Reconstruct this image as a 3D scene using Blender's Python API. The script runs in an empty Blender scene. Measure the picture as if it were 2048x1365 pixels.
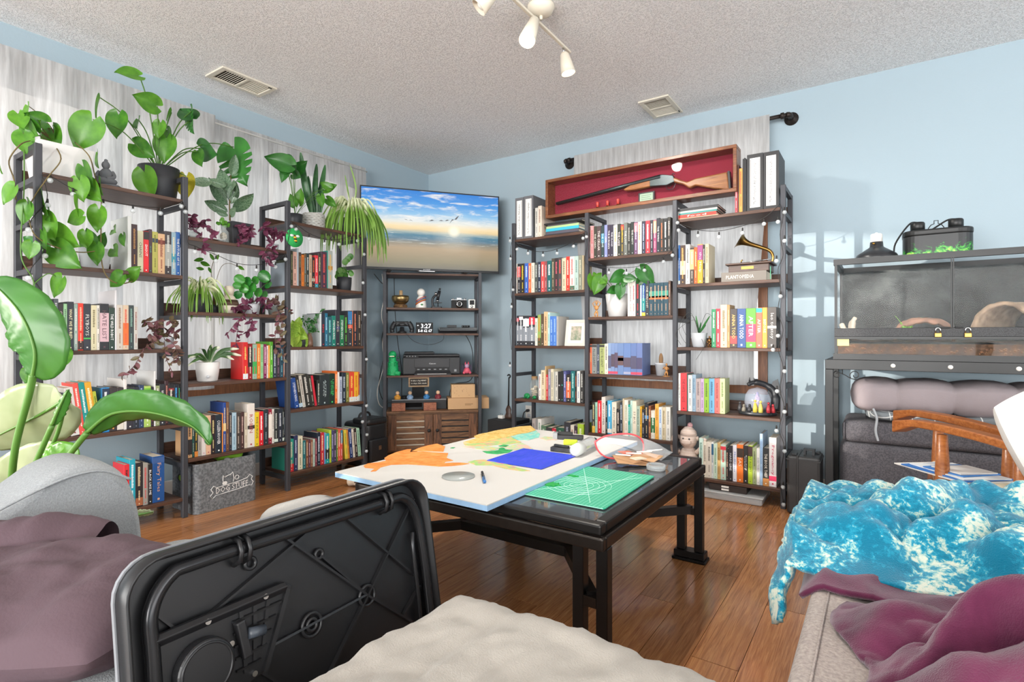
import bpy, bmesh, math, random
from mathutils import Vector, Matrix, Euler
rnd = random.Random(11)
scene = bpy.context.scene
col = scene.collection
PI = math.pi
# ---------------------------------------------------------------- camera
FPX, CXP, CYP = 1081.0, 1024.0, 675.0          # focal length and centre in photo pixels
TH = math.atan2(737, FPX)
CAM = Vector((3.470, -3.713, 0.93))
RT = Vector((math.cos(TH), math.sin(TH), 0)); FW = Vector((-math.sin(TH), math.cos(TH), 0))
cd = bpy.data.cameras.new('camera'); cam = bpy.data.objects.new('camera', cd); col.objects.link(cam)
cam.location = CAM; cam.rotation_euler = (PI/2, 0, TH)
cd.sensor_width = 36; cd.lens = FPX/2048*36; cd.shift_y = -7.5/2048; cd.clip_start = 0.02
scene.camera = cam
def ray(px, py): return FW + RT*((px-CXP)/FPX) + Vector((0, 0, (CYP-py)/FPX))
def PX(px, py, ax, v):
    d = ray(px, py); t = (v-CAM[ax])/d[ax]; return CAM + d*t
def PD(px, py, Z): return CAM + ray(px, py)*Z
# ---------------------------------------------------------------- world, sun, lights, exposure
w = bpy.data.worlds.new('sky'); scene.world = w; w.use_nodes = True
w.node_tree.nodes['Background'].inputs[0].default_value = (0.93, 0.97, 1.0, 1)
w.node_tree.nodes['Background'].inputs[1].default_value = 1.5
def light(name, kind, loc, rot, energy, color=(1, 1, 1), **kw):
    l = bpy.data.lights.new(name, kind); l.energy = energy; l.color = color
    for k, v in kw.items(): setattr(l, k, v)
    o = bpy.data.objects.new(name, l); col.objects.link(o); o.location = loc; o.rotation_euler = rot
    return o
sd = Vector((0.575, 0.80, -0.10))
light('sun', 'SUN', (-3, -8, 3), sd.to_track_quat('-Z', 'Y').to_euler(), 2.6, (1, .93, .84), angle=0.012)
light('fill_light_back', 'AREA', (3.2, -8.35, 1.30), (PI/2+.55, 0, 0), 300, (1, .98, .95), shape='RECTANGLE', size=5.6, size_y=1.8)  # added soft fill from behind the camera, tilted up at the ceiling
light('fill_light_side', 'AREA', (7.35, -3.6, 1.30), (PI/2+.75, 0, PI/2), 70, (1, .98, .96), shape='RECTANGLE', size=4.6, size_y=1.8)  # added weaker fill from the unseen right side, for evenness
vs = scene.view_settings
vs.view_transform = 'Standard'; vs.look = 'None'; vs.gamma = 1.0; vs.use_curve_mapping = False
vs.exposure = 0.80
# ---------------------------------------------------------------- materials
def lin(c):
    if isinstance(c, str):
        c = c.lstrip('#'); c = tuple(int(c[i:i+2], 16)/255 for i in (0, 2, 4))
    return tuple(x/12.92 if x <= .04045 else ((x+.055)/1.055)**2.4 for x in c[:3]) + (1,)
MATS = {}
def N(nt, t, **kw):
    n = nt.nodes.new(t)
    for k, v in kw.items():
        if k in n.inputs.keys() if hasattr(n.inputs, 'keys') else False: n.inputs[k].default_value = v
        else: setattr(n, k, v)
    return n
def ramp(nt, src, stops):
    r = nt.nodes.new('ShaderNodeValToRGB'); e = r.color_ramp.elements
    while len(e) > 1: e.remove(e[0])
    e[0].position, e[0].color = stops[0][0], lin(stops[0][1])
    for p, c in stops[1:]:
        x = e.new(p); x.color = lin(c)
    nt.links.new(src, r.inputs[0]); return r
def coords(nt, scale=(1, 1, 1), rot=(0, 0, 0), kind='Object'):
    tc = nt.nodes.new('ShaderNodeTexCoord'); mp = nt.nodes.new('ShaderNodeMapping')
    mp.inputs['Scale'].default_value = scale; mp.inputs['Rotation'].default_value = rot
    nt.links.new(tc.outputs[kind], mp.inputs[0]); return mp.outputs[0]
def noise(nt, vec, scale=5, detail=3, rough=.5, dist=0):
    n = nt.nodes.new('ShaderNodeTexNoise'); n.inputs['Scale'].default_value = scale
    n.inputs['Detail'].default_value = detail; n.inputs['Roughness'].default_value = rough; n.inputs['Distortion'].default_value = dist
    nt.links.new(vec, n.inputs['Vector']); return n
def bump(nt, src, bsdf, strength=.2, dist=.01):
    b = nt.nodes.new('ShaderNodeBump'); b.inputs['Strength'].default_value = strength; b.inputs['Distance'].default_value = dist
    nt.links.new(src, b.inputs['Height']); nt.links.new(b.outputs[0], bsdf.inputs['Normal'])
def mat(name, color='#808080', rough=.5, metal=0, spec=None, vary=0, vscale=8, bumps=0, bscale=60, sheen=0, coat=0, trans=0, emit=None, estr=0, alpha=1, ior=None, sss=0):
    if name in MATS: return MATS[name]
    m = bpy.data.materials.new(name); m.use_nodes = True; nt = m.node_tree; b = nt.nodes['Principled BSDF']
    b.inputs['Base Color'].default_value = lin(color); b.inputs['Roughness'].default_value = rough; b.inputs['Metallic'].default_value = metal
    if spec is not None: b.inputs['Specular IOR Level'].default_value = spec
    if sheen: b.inputs['Sheen Weight'].default_value = sheen
    if coat: b.inputs['Coat Weight'].default_value = coat
    if trans: b.inputs['Transmission Weight'].default_value = trans
    if ior: b.inputs['IOR'].default_value = ior
    if alpha < 1: b.inputs['Alpha'].default_value = alpha
    if emit: b.inputs['Emission Color'].default_value = lin(emit); b.inputs['Emission Strength'].default_value = estr
    if vary or bumps:
        v = coords(nt)
        if vary:
            n = noise(nt, v, vscale, 4)
            c = Vector(lin(color)[:3])
            mx = nt.nodes.new('ShaderNodeMix'); mx.data_type = 'RGBA'
            mx.inputs['A'].default_value = (*(c*(1-vary)), 1); mx.inputs['B'].default_value = (*[min(1, x) for x in c*(1+vary)], 1)
            nt.links.new(n.outputs[0], mx.inputs['Factor']); nt.links.new(mx.outputs['Result'], b.inputs['Base Color'])
        if bumps:
            n2 = noise(nt, v, bscale, 2); bump(nt, n2.outputs[0], b, bumps, .004)
    MATS[name] = m; return m
def mix2(name, c1, c2, scale, lo=.4, hi=.6, rough=.8, detail=3, dist=0, bumps=0, bscale=120, sheen=0, stretch=(1, 1, 1), c3=None, spec=None):
    """two or three colours blended by noise"""
    if name in MATS: return MATS[name]
    m = bpy.data.materials.new(name); m.use_nodes = True; nt = m.node_tree; b = nt.nodes['Principled BSDF']
    v = coords(nt, stretch); n = noise(nt, v, scale, detail, .55, dist)
    st = [(lo, c1), (hi, c2)] + ([(min(.98, hi+(hi-lo)), c3)] if c3 else [])
    r = ramp(nt, n.outputs[0], st); nt.links.new(r.outputs[0], b.inputs['Base Color'])
    b.inputs['Roughness'].default_value = rough
    if spec is not None: b.inputs['Specular IOR Level'].default_value = spec
    if sheen: b.inputs['Sheen Weight'].default_value = sheen
    if bumps:
        n2 = noise(nt, coords(nt), bscale, 2); bump(nt, n2.outputs[0], b, bumps, .004)
    MATS[name] = m; return m
def wood(name, c1, c2, axis=1, scale=9, rough=.45, stretch=12, seed_by_object=False, coat=0, c0=None):
    """streaky grain running along an axis"""
    if name in MATS: return MATS[name]
    m = bpy.data.materials.new(name); m.use_nodes = True; nt = m.node_tree; b = nt.nodes['Principled BSDF']
    sc = [stretch]*3; sc[axis] = 1.0
    v = coords(nt, tuple(sc))
    if seed_by_object:
        oi = nt.nodes.new('ShaderNodeObjectInfo'); ad = nt.nodes.new('ShaderNodeVectorMath'); ad.operation = 'MULTIPLY_ADD'
        nt.links.new(oi.outputs['Random'], ad.inputs[0]); ad.inputs[1].default_value = (37, 51, 23); nt.links.new(v, ad.inputs[2]); v = ad.outputs[0]
    n = noise(nt, v, scale, 6, .62, 1.2)
    r = ramp(nt, n.outputs[0], ([(.2, c0)] if c0 else []) + [(.34, c1), (.66, c2)])
    out = r.outputs[0]
    if seed_by_object:
        hs = nt.nodes.new('ShaderNodeHueSaturation'); mr = nt.nodes.new('ShaderNodeMapRange')
        mr.inputs['To Min'].default_value = .82; mr.inputs['To Max'].default_value = 1.15
        nt.links.new(oi.outputs['Random'], mr.inputs[0]); nt.links.new(mr.outputs[0], hs.inputs['Value']); nt.links.new(out, hs.inputs['Color']); out = hs.outputs[0]
    nt.links.new(out, b.inputs['Base Color']); b.inputs['Roughness'].default_value = rough
    if coat: b.inputs['Coat Weight'].default_value = coat; b.inputs['Coat Roughness'].default_value = .12
    bump(nt, n.outputs[0], b, .06, .003)
    MATS[name] = m; return m
# ---------------------------------------------------------------- mesh builder
class MB:
    def __init__(s): s.v = []; s.f = []; s.sm = []; s.mi = []; s.cur = 0
    def add(s, vs, fs, smooth=False):
        o = len(s.v); s.v += [Vector(p) for p in vs]; s.f += [tuple(o+i for i in f) for f in fs]; s.sm += [smooth]*len(fs); s.mi += [s.cur]*len(fs); return s
    def box(s, lo, hi, M=None):
        x0, y0, z0 = lo; x1, y1, z1 = hi
        vs = [Vector(p) for p in ((x0, y0, z0), (x1, y0, z0), (x1, y1, z0), (x0, y1, z0), (x0, y0, z1), (x1, y0, z1), (x1, y1, z1), (x0, y1, z1))]
        if M: vs = [M @ p for p in vs]
        return s.add(vs, [(0, 3, 2, 1), (4, 5, 6, 7), (0, 1, 5, 4), (1, 2, 6, 5), (2, 3, 7, 6), (3, 0, 4, 7)])
    def cbox(s, c, sz, M=None): return s.box([c[i]-sz[i]/2 for i in range(3)], [c[i]+sz[i]/2 for i in range(3)], M)
    def hexa(s, p): return s.add(p, [(0, 3, 2, 1), (4, 5, 6, 7), (0, 1, 5, 4), (1, 2, 6, 5), (2, 3, 7, 6), (3, 0, 4, 7)])
    def bar(s, a, b, wd, ht, up=(0, 0, 1)):
        """rectangular bar from a to b"""
        a = Vector(a); b = Vector(b); d = (b-a).normalized(); u = Vector(up)
        if abs(d.dot(u)) > .99: u = Vector((0, 1, 0))
        sd = d.cross(u).normalized()*wd/2; u = sd.cross(d).normalized()*ht/2
        return s.hexa([a-sd-u, a+sd-u, b+sd-u, b-sd-u, a-sd+u, a+sd+u, b+sd+u, b-sd+u])
    def lathe(s, prof, n=24, c=(0, 0, 0), M=None, cap=True, ang=2*PI, a0=0, sx=1, sy=1):
        c = Vector(c); full = abs(ang-2*PI) < 1e-6; k = n if full else n+1; vs = []; fs = []
        for r, z in prof:
            for i in range(k):
                a = a0+ang*i/n; p = Vector((r*math.cos(a)*sx, r*math.sin(a)*sy, z)); vs.append((M @ p if M else p)+c)
        for j in range(len(prof)-1):
            for i in range(n):
                i2 = (i+1) % k; fs.append((j*k+i, j*k+i2, (j+1)*k+i2, (j+1)*k+i))
        if cap and full:
            if prof[0][0] > 1e-5: fs.append(tuple(range(k-1, -1, -1)))
            if prof[-1][0] > 1e-5: fs.append(tuple((len(prof)-1)*k+i for i in range(k)))
        return s.add(vs, fs, True)
    def cyl(s, a, b, r, n=12, r2=None):
        a = Vector(a); b = Vector(b); return s.tube([a, b], [r, r if r2 is None else r2], n)
    def tube(s, pts, r, n=8, cap=True, closed=False):
        pts = [Vector(p) for p in pts]; m = len(pts); rr = r if isinstance(r, (list, tuple)) else [r]*m
        vs = []; fs = []; pu = None
        for i, p in enumerate(pts):
            if closed: d = pts[(i+1) % m]-pts[i-1]
            else: d = pts[min(i+1, m-1)]-pts[max(i-1, 0)]
            d = d.normalized() if d.length > 1e-9 else Vector((0, 0, 1))
            if pu is None:
                pu = Vector((0, 0, 1)) if abs(d.z) < .9 else Vector((1, 0, 0))
            u = (pu-d*pu.dot(d))
            u = u.normalized() if u.length > 1e-6 else d.orthogonal().normalized()
            pu = u; w_ = d.cross(u)
            for k in range(n):
                a = 2*PI*k/n; vs.append(p+(u*math.cos(a)+w_*math.sin(a))*rr[i])
        for i in range(m if closed else m-1):
            j = (i+1) % m
            for k in range(n):
                k2 = (k+1) % n; fs.append((i*n+k, i*n+k2, j*n+k2, j*n+k))
        if cap and not closed: fs += [tuple(range(n-1, -1, -1)), tuple((m-1)*n+k for k in range(n))]
        return s.add(vs, fs, True)
    def prism(s, poly, z0, z1, M=None):
        n = len(poly); vs = [Vector((x, y, z0)) for x, y in poly]+[Vector((x, y, z1)) for x, y in poly]
        if M: vs = [M @ p for p in vs]
        return s.add(vs, [tuple(range(n-1, -1, -1)), tuple(range(n, 2*n))]+[(i, (i+1) % n, n+(i+1) % n, n+i) for i in range(n)])
    def sphere(s, c, r, n=12, m=8, sc=(1, 1, 1), M=None):
        c = Vector(c); vs = [Vector((0, 0, r*sc[2]))]; fs = []
        for j in range(1, m):
            t = PI*j/m
            for i in range(n):
                a = 2*PI*i/n; vs.append(Vector((r*sc[0]*math.sin(t)*math.cos(a), r*sc[1]*math.sin(t)*math.sin(a), r*sc[2]*math.cos(t))))
        vs.append(Vector((0, 0, -r*sc[2])))
        for i in range(n): fs.append((0, 1+i, 1+(i+1) % n))
        for j in range(m-2):
            for i in range(n): a = 1+j*n; fs.append((a+i, a+n+i, a+n+(i+1) % n, a+(i+1) % n))
        a = 1+(m-2)*n
        for i in range(n): fs.append((a+i, len(vs)-1, a+(i+1) % n))
        if M: vs = [M @ p for p in vs]
        return s.add([p+c for p in vs], fs, True)
    def grid(s, fn, nu, nv, smooth=True):
        vs = [fn(i/nu, j/nv) for j in range(nv+1) for i in range(nu+1)]
        fs = [(j*(nu+1)+i, j*(nu+1)+i+1, (j+1)*(nu+1)+i+1, (j+1)*(nu+1)+i) for j in range(nv) for i in range(nu)]
        return s.add(vs, fs, smooth)
    def xf(s, M): s.v = [M @ p for p in s.v]; return s
    def mesh(s, name):
        me = bpy.data.meshes.new(name); me.from_pydata([tuple(p) for p in s.v], [], s.f)
        me.polygons.foreach_set('use_smooth', s.sm); me.polygons.foreach_set('material_index', s.mi); me.update(); return me
WM = {}
def tag(o, label=None, cat=None, group=None, kind=None):
    for k, v in (('label', label), ('category', cat), ('group', group), ('kind', kind)):
        if v: o[k] = v
    return o
def thing(name, label, cat, loc=(0, 0, 0), rotz=0, group=None):
    o = bpy.data.objects.new(name, None); col.objects.link(o); o.location = loc; o.rotation_euler = (0, 0, rotz); o.empty_display_size = .05
    WM[o.name] = Matrix.Translation(Vector(loc)) @ Matrix.Rotation(rotz, 4, 'Z')
    return tag(o, label, cat, group)
def put(name, mb, m, parent=None, world=True, bev=0, seg=2, sub=0, kind=None, label=None, cat=None, group=None, solid=0, origin=None):
    """link one mesh object; geometry given in world coordinates (world=True) or in the parent's frame"""
    M = WM.get(parent.name, Matrix.Identity(4)) if parent else Matrix.Identity(4)
    if parent and world: mb.xf(M.inverted())
    if origin is not None:
        og = Vector(origin); og2 = (M.inverted() @ og) if (parent and world) else og
        mb.xf(Matrix.Translation(-og2))
    o = bpy.data.objects.new(name, mb.mesh(name)); col.objects.link(o)
    for x in (m if isinstance(m, (list, tuple)) else [m]): o.data.materials.append(x)
    L = Matrix.Identity(4)
    if origin is not None: o.location = og2; L = Matrix.Translation(og2)
    if parent: o.parent = parent
    WM[o.name] = M @ L
    if solid:
        md = o.modifiers.new('thick', 'SOLIDIFY'); md.thickness = solid; md.offset = 0
    if bev:
        md = o.modifiers.new('bevel', 'BEVEL'); md.width = bev; md.segments = seg; md.limit_method = 'ANGLE'; md.angle_limit = .6
    if sub:
        md = o.modifiers.new('sub', 'SUBSURF'); md.levels = sub; md.render_levels = sub
    return tag(o, label, cat, group, kind)
def copy_tree(o, parent=None):
    c = o.copy(); col.objects.link(c); c.parent = parent
    for ch in list(o.children): copy_tree(ch, c)
    return c
def arc(cx, cy, r, a0, a1, n): return [(cx+r*math.cos(a0+(a1-a0)*i/n), cy+r*math.sin(a0+(a1-a0)*i/n)) for i in range(n+1)]
def rrect(w_, h_, r, n=4, cx=0, cy=0):
    x, y = w_/2-r, h_/2-r
    return [p for sx, sy, a in ((1, 1, 0), (-1, 1, PI/2), (-1, -1, PI), (1, -1, 1.5*PI)) for p in arc(cx+sx*x, cy+sy*y, r, a, a+PI/2, n)]
def smooth_path(pts, k=6):
    """Catmull-Rom through points"""
    P = [Vector(p) for p in pts]; out = []
    for i in range(len(P)-1):
        a = P[max(i-1, 0)]; b = P[i]; c = P[i+1]; d = P[min(i+2, len(P)-1)]
        for j in range(k):
            t = j/k; out.append(.5*((2*b)+(c-a)*t+(2*a-5*b+4*c-d)*t*t+(3*b-a-3*c+d)*t**3))
    out.append(P[-1]); return out
FONT_CACHE = {}
def text_verts(s, size=1.0, bold=False, shear=0, spacing=1.0):
    """flat lettering: vertices and faces centred on the origin in the xy plane"""
    key = (s, spacing, shear)
    if key not in FONT_CACHE:
        cu = bpy.data.curves.new('lettering', 'FONT'); cu.body = s; cu.align_x = 'CENTER'; cu.align_y = 'CENTER'; cu.resolution_u = 1
        cu.space_character = spacing; cu.shear = shear; cu.size = 1
        ob = bpy.data.objects.new('lettering', cu); me = bpy.data.meshes.new_from_object(ob)
        V = [v.co.copy() for v in me.vertices]; Fc = [tuple(p.vertices) for p in me.polygons]
        bpy.data.objects.remove(ob); bpy.data.curves.remove(cu); bpy.data.meshes.remove(me)
        if V:
            cx = (min(v.x for v in V)+max(v.x for v in V))/2; cy = (min(v.y for v in V)+max(v.y for v in V))/2
            V = [Vector((v.x-cx, v.y-cy, 0)) for v in V]
        FONT_CACHE[key] = (V, Fc)
    V, Fc = FONT_CACHE[key]
    return [v*size for v in V], Fc
def fit_text(s, length, height, **k):
    """lettering scaled to a given length (x) and height (y)"""
    V, Fc = text_verts(s, **k)
    if not V: return [], []
    w_ = max(v.x for v in V)*2; h_ = max(v.y for v in V)*2
    return [Vector((v.x*length/max(w_, 1e-6), v.y*height/max(h_, 1e-6), 0)) for v in V], Fc
# ================================================================ the room
HC = 2.44; X1, Y1 = 7.5, -8.5
m_wall = mat('wall_blue_paint', '#a2b4be', .75, vary=.02, vscale=3, bumps=.08, bscale=90)
m_trimwood = wood('window_trim_wood', '#6b4129', '#8c5a38', 2, 6, .5)
def ceiling_mat():
    m = bpy.data.materials.new('popcorn_ceiling'); m.use_nodes = True; nt = m.node_tree; b = nt.nodes['Principled BSDF']
    b.inputs['Base Color'].default_value = lin('#e6e4e0'); b.inputs['Roughness'].default_value = .95
    v = coords(nt); n = noise(nt, v, 105, 3, .6); n2 = noise(nt, v, 230, 2, .5)
    ad = nt.nodes.new('ShaderNodeMath'); ad.operation = 'ADD'; nt.links.new(n.outputs[0], ad.inputs[0]); nt.links.new(n2.outputs[0], ad.inputs[1])
    r = ramp(nt, ad.outputs[0], [(.80, '#000000'), (1.0, '#ffffff')])
    r2 = ramp(nt, ad.outputs[0], [(.70, '#dcdcdc'), (.88, '#ffffff')]); nt.links.new(r2.outputs[0], b.inputs['Base Color'])
    bump(nt, r.outputs[0], b, .75, .010); return m
m_ceil = ceiling_mat()
m_plank = wood('laminate_plank', '#8a5632', '#bb8253', 1, 5.0, .24, 22, True, coat=.35, c0='#6e4122')
# floor: a slab carrying single planks
fl = MB().box((-.02, Y1, -.12), (X1, .02, -.008)); floor = put('floor', fl, mat('floor_underlay', '#4a2d18', .6), kind='structure')
pw, pl = .131, 1.215
pm = MB().box((0, 0, -.012), (pw-.0016, pl-.0022, 0)).mesh('plank')
pm.materials.append(m_plank)
nplank = 0
for i in range(int(5.2/pw)):
    off = [0, .62, .28, .9, .45][i % 5]
    y = -off
    while y > -4.7:
        y0 = y-pl
        if y0 < .02 and nplank < 230:
            o = bpy.data.objects.new('plank', pm); col.objects.link(o); o.location = (i*pw, max(y0, y0), 0); o.parent = floor; nplank += 1
        y -= pl
    if off:                                            # the cut piece against the wall
        o = bpy.data.objects.new('plank', pm); col.objects.link(o); o.location = (i*pw, -off, 0); o.scale = (1, (off-.004)/pl, 1); o.parent = floor
put('ceiling', MB().box((-.1, Y1-.1, HC), (X1+.1, .1, HC+.1)), m_ceil, kind='structure')
# wall on the left, with a wide window and a second one further back
def wall_with_holes(name, axis, holes, L0, L1, thick, m):
    """axis 0: wall in plane x, running along y; axis 1: plane y, running along x"""
    mb = MB(); t0, t1 = thick
    def seg(a, b, z0, z1):
        if b-a < 1e-4 or z1-z0 < 1e-4: return
        if axis == 0: mb.box((t0, a, z0), (t1, b, z1))
        else: mb.box((a, t0, z0), (b, t1, z1))
    cur = L0
    for a, b, z0, z1 in sorted(holes):
        seg(cur, a, 0, HC); seg(a, b, 0, z0); seg(a, b, z1, HC); cur = b
    seg(cur, L1, 0, HC)
    return put(name, mb, m, kind='structure')
WA = (-3.75, -1.0, .66, 2.12); WA2 = (-5.35, -4.15, .66, 2.12)
WB = (1.70, 2.83, .66, 2.12)
wall_with_holes('wall_left', 0, [WA, WA2], Y1, .1, (-.1, 0), m_wall)
wall_with_holes('wall_back', 1, [WB], 0, X1, (0, .1), m_wall)
BK = (.4, 6.1, .35, 2.25); SR = (-6.0, -1.2, .35, 2.25)  # unseen openings, added to let sky light into the room
wall_with_holes('wall_front', 1, [BK], 0, X1, (Y1-.1, Y1), m_wall)
wall_with_holes('wall_right', 0, [SR], Y1, 0, (X1, X1+.1), m_wall)
m_glass = mat('window_glass', '#dfe8ea', .02, alpha=.06, spec=.5)
def window(name, axis, hole, plane, nmull):
    a, b, z0, z1 = hole; fr = MB(); t = .055
    def bx(u0, u1, w0, w1, d0, d1, mb=fr):
        if axis == 0: mb.box((plane-d1, u0, w0), (plane-d0, u1, w1))
        else: mb.box((u0, plane+d0, w0), (u1, plane+d1, w1))
    D0, D1 = -.018, .07                      # casing stands 18 mm proud of the wall
    bx(a-t, a, z0-.09, z1+t, D0, D1); bx(b, b+t, z0-.09, z1+t, D0, D1); bx(a, b, z1, z1+t, D0, D1); bx(a, b, z0-.09, z0, D0, D1)
    for k in range(1, nmull):
        u = a+(b-a)*k/nmull; bx(u-.025, u+.025, z0, z1, .02, .07)
    f = put(name, fr, m_trimwood, kind='structure')
    for k in range(nmull):
        g = MB(); u0 = a+(b-a)*k/nmull; u1 = a+(b-a)*(k+1)/nmull; bx(u0+.02, u1-.02, z0+.001, z1-.001, .045, .05, g)
        put('window_pane', g, m_glass, f)
    return f
window('window_1', 0, WA, 0, 3); window('window_2', 1, WB, 0, 1); window('window_3', 0, WA2, 0, 1)
# skirting boards, mostly hidden behind the shelves
mb = MB().box((0, Y1, 0), (.014, 0, .085)); put('baseboard_left', mb, mat('white_trim', '#e3e1dc', .5), kind='structure', bev=.004)
mb = MB().box((.014, -.014, 0), (X1, 0, .085)); put('baseboard_back', mb, mat('white_trim'), kind='structure', bev=.004)
# ---------------------------------------------------------------- curtains
def curtain_mat():
    m = bpy.data.materials.new('sheer_white_linen'); m.use_nodes = True; nt = m.node_tree; nt.nodes.remove(nt.nodes['Principled BSDF'])
    out = nt.nodes['Material Output']; d = nt.nodes.new('ShaderNodeBsdfDiffuse'); t = nt.nodes.new('ShaderNodeBsdfTranslucent'); mx = nt.nodes.new('ShaderNodeMixShader')
    v = coords(nt, (7, 7, .5)); n = noise(nt, v, 9, 3, .6); r = ramp(nt, n.outputs[0], [(.3, '#b4b2b1'), (.7, '#d2d1d0')])
    for s in (d, t): nt.links.new(r.outputs[0], s.inputs[0])
    mx.inputs[0].default_value = .36; nt.links.new(d.outputs[0], mx.inputs[1]); nt.links.new(t.outputs[0], mx.inputs[2]); nt.links.new(mx.outputs[0], out.inputs[0]); return m
m_curt = curtain_mat(); m_rod = mat('dark_iron_pipe', '#352e2b', .45, .6)
def curtain(fn, lo, hi, z0, z1, nw, amp, seed):
    """fn maps (u along wall, depth, z); returns wavy sheet with a gathered heading"""
    rr = random.Random(seed); ph = [rr.uniform(0, 6.28) for _ in range(6)]
    def f(u, v):
        s = lo+(hi-lo)*u; z = z0+(z1-z0)*v
        fold = math.sin(u*nw*2*PI+ph[0]+.6*math.sin(u*5+ph[1]))
        fine = math.sin(u*nw*5.3*2*PI+ph[2])*.5+math.sin(u*nw*8.1*2*PI+ph[3])*.4
        head = max(0, (v-.9)/.1)
        d = amp*fold*(1-.75*head)*(.55+.45*(1-v))+.007*fine*head+.004*fine*(1-v)*.5
        if v > .985: d *= .3
        return Vector(fn(s, d, z))
    return MB().grid(f, int((hi-lo)*90), 26)
put('curtain', curtain(lambda s, d, z: (.10+d, s, z), -2.052, -.83, .64, 2.27, 7, .020, 3), m_curt, label='sheer white curtain on the left wall, ending beside the television', cat='curtain', group='sheer white curtains')
put('curtain', curtain(lambda s, d, z: (.142+d, s, z), -3.95, -2.02, .62, 2.275, 9, .020, 5), m_curt, label='sheer white curtain on the left wall behind the big heart-leaved potted plant', cat='curtain', group='sheer white curtains')
put('curtain', curtain(lambda s, d, z: (2.245+(s-2.245)*(1-.13*min(1, max(0, (2.0-z)/1.1))), -.107-d*.6, z), 1.575, 2.912, .63, 2.29, 7, .020, 8), m_curt, label='sheer white curtain on a pipe rod behind the framed shotgun case', cat='curtain', group='sheer white curtains')
t = thing('curtain_rod', 'dark iron pipe curtain rod with elbow flanges above the framed shotgun', 'curtain rod', (2.25, -.085, 2.272))
mb = MB(); mb.cyl((1.50, -.085, 2.272), (3.0, -.085, 2.272), .0125, 12); put('pipe', mb, m_rod, t)
for x, s in ((1.50, -1), (3.0, 1)):
    mb = MB(); mb.tube([(x, -.085, 2.272), (x+s*.012, -.08, 2.272), (x+s*.018, -.065, 2.272), (x+s*.018, 0, 2.272)], .017, 12)
    mb.cyl((x-s*.03, -.085, 2.272), (x-s*.012, -.085, 2.272), .019, 12); put('elbow', mb, m_rod, t)
    mb = MB(); mb.lathe([(.001, 0), (.04, 0), (.04, .006), (.022, .010), (.022, .022), (.001, .022)], 20, (x+s*.018, 0, 2.272), Matrix.Rotation(PI/2, 4, 'X')); put('wall_flange', mb, m_rod, t)
t = thing('curtain_rod', 'white curtain rod hidden in the curtain heading on the left wall', 'curtain rod', (.1, -2.4, 2.25))
mb = MB(); mb.cyl((.1, -3.97, 2.245), (.1, -.815, 2.245), .006, 8); mb.cyl((.1, -.815, 2.245), (0, -.815, 2.245), .006, 8); mb.cyl((.1, -3.97, 2.245), (0, -3.97, 2.245), .006, 8); put('rod', mb, mat('white_trim'), t)
# ================================================================ bookcases
m_frame = mat('graphite_metal', '#45464b', .5, .35, vary=.06)
m_shelf = wood('rustic_shelf_board', '#3f2a20', '#5f4030', 0, 7, .5, 14)
m_shelf_y = wood('rustic_shelf_board_y', '#3f2a20', '#5f4030', 1, 7, .5, 14)
LV13 = [.105, .487, .87, 1.247, 1.637]; LV2 = [.298, .688, 1.063, 1.452]; HP = 1.757; PWD = .026
def bookcase(label, base, along):
    """three bays, outer ones with five boards and the middle one with four; along: maps (s, depth, z) to world, s runs 0..3 bays"""
    t = thing('bookcase', label, 'bookcase', base, group='staggered three-bay bookcases')
    S = [0, .588, 1.176, 1.764]; D = .27; sm = m_shelf if along(1, 0, 0)[0] != along(0, 0, 0)[0] else m_shelf_y
    def bx(s0, s1, d0, d1, z0, z1):
        a = Vector(along(s0, d0, z0)); b = Vector(along(s1, d1, z1))
        return MB().box([min(a[i], b[i]) for i in range(3)], [max(a[i], b[i]) for i in range(3)])
    h = PWD/2
    for k, s in enumerate(S):
        top = HP
        for d in (0, D): put('post', bx(s-h, s+h, d-h, d+h, 0, top-(0)), m_frame, t, bev=.002, seg=1)
        for z in [HP-.012]+[z-.03 for z in LV13+LV2]:
            if base[0] < 1 and k == 2 and abs(z-.658) < .01: continue
            put('rung', bx(s-h*.8, s+h*.8, h, D-h, z-.012, z+.012), m_frame, t)
    for k in range(3):
        for z in (LV2 if k == 1 else LV13):
            b = put('shelf', bx(S[k]+h, S[k+1]-h, -.012, D+.012, z-.018, z), sm, t, bev=.0015, seg=1)
            put('back_rail', bx(S[k]+h, S[k+1]-h, D-.006, D+.010, z, z+.055), sm, t)
    return t
bcL = bookcase('dark metal and wood bookcase crowded with potted plants in front of the long window', (.5, -2.07, 0), lambda s, d, z: (.5-d, -2.948+s, z))
bcR = bookcase('dark metal and wood bookcase carrying the framed shotgun case', (2.15, -.46, 0), lambda s, d, z: (1.27+s, -.46+d, z))
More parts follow.
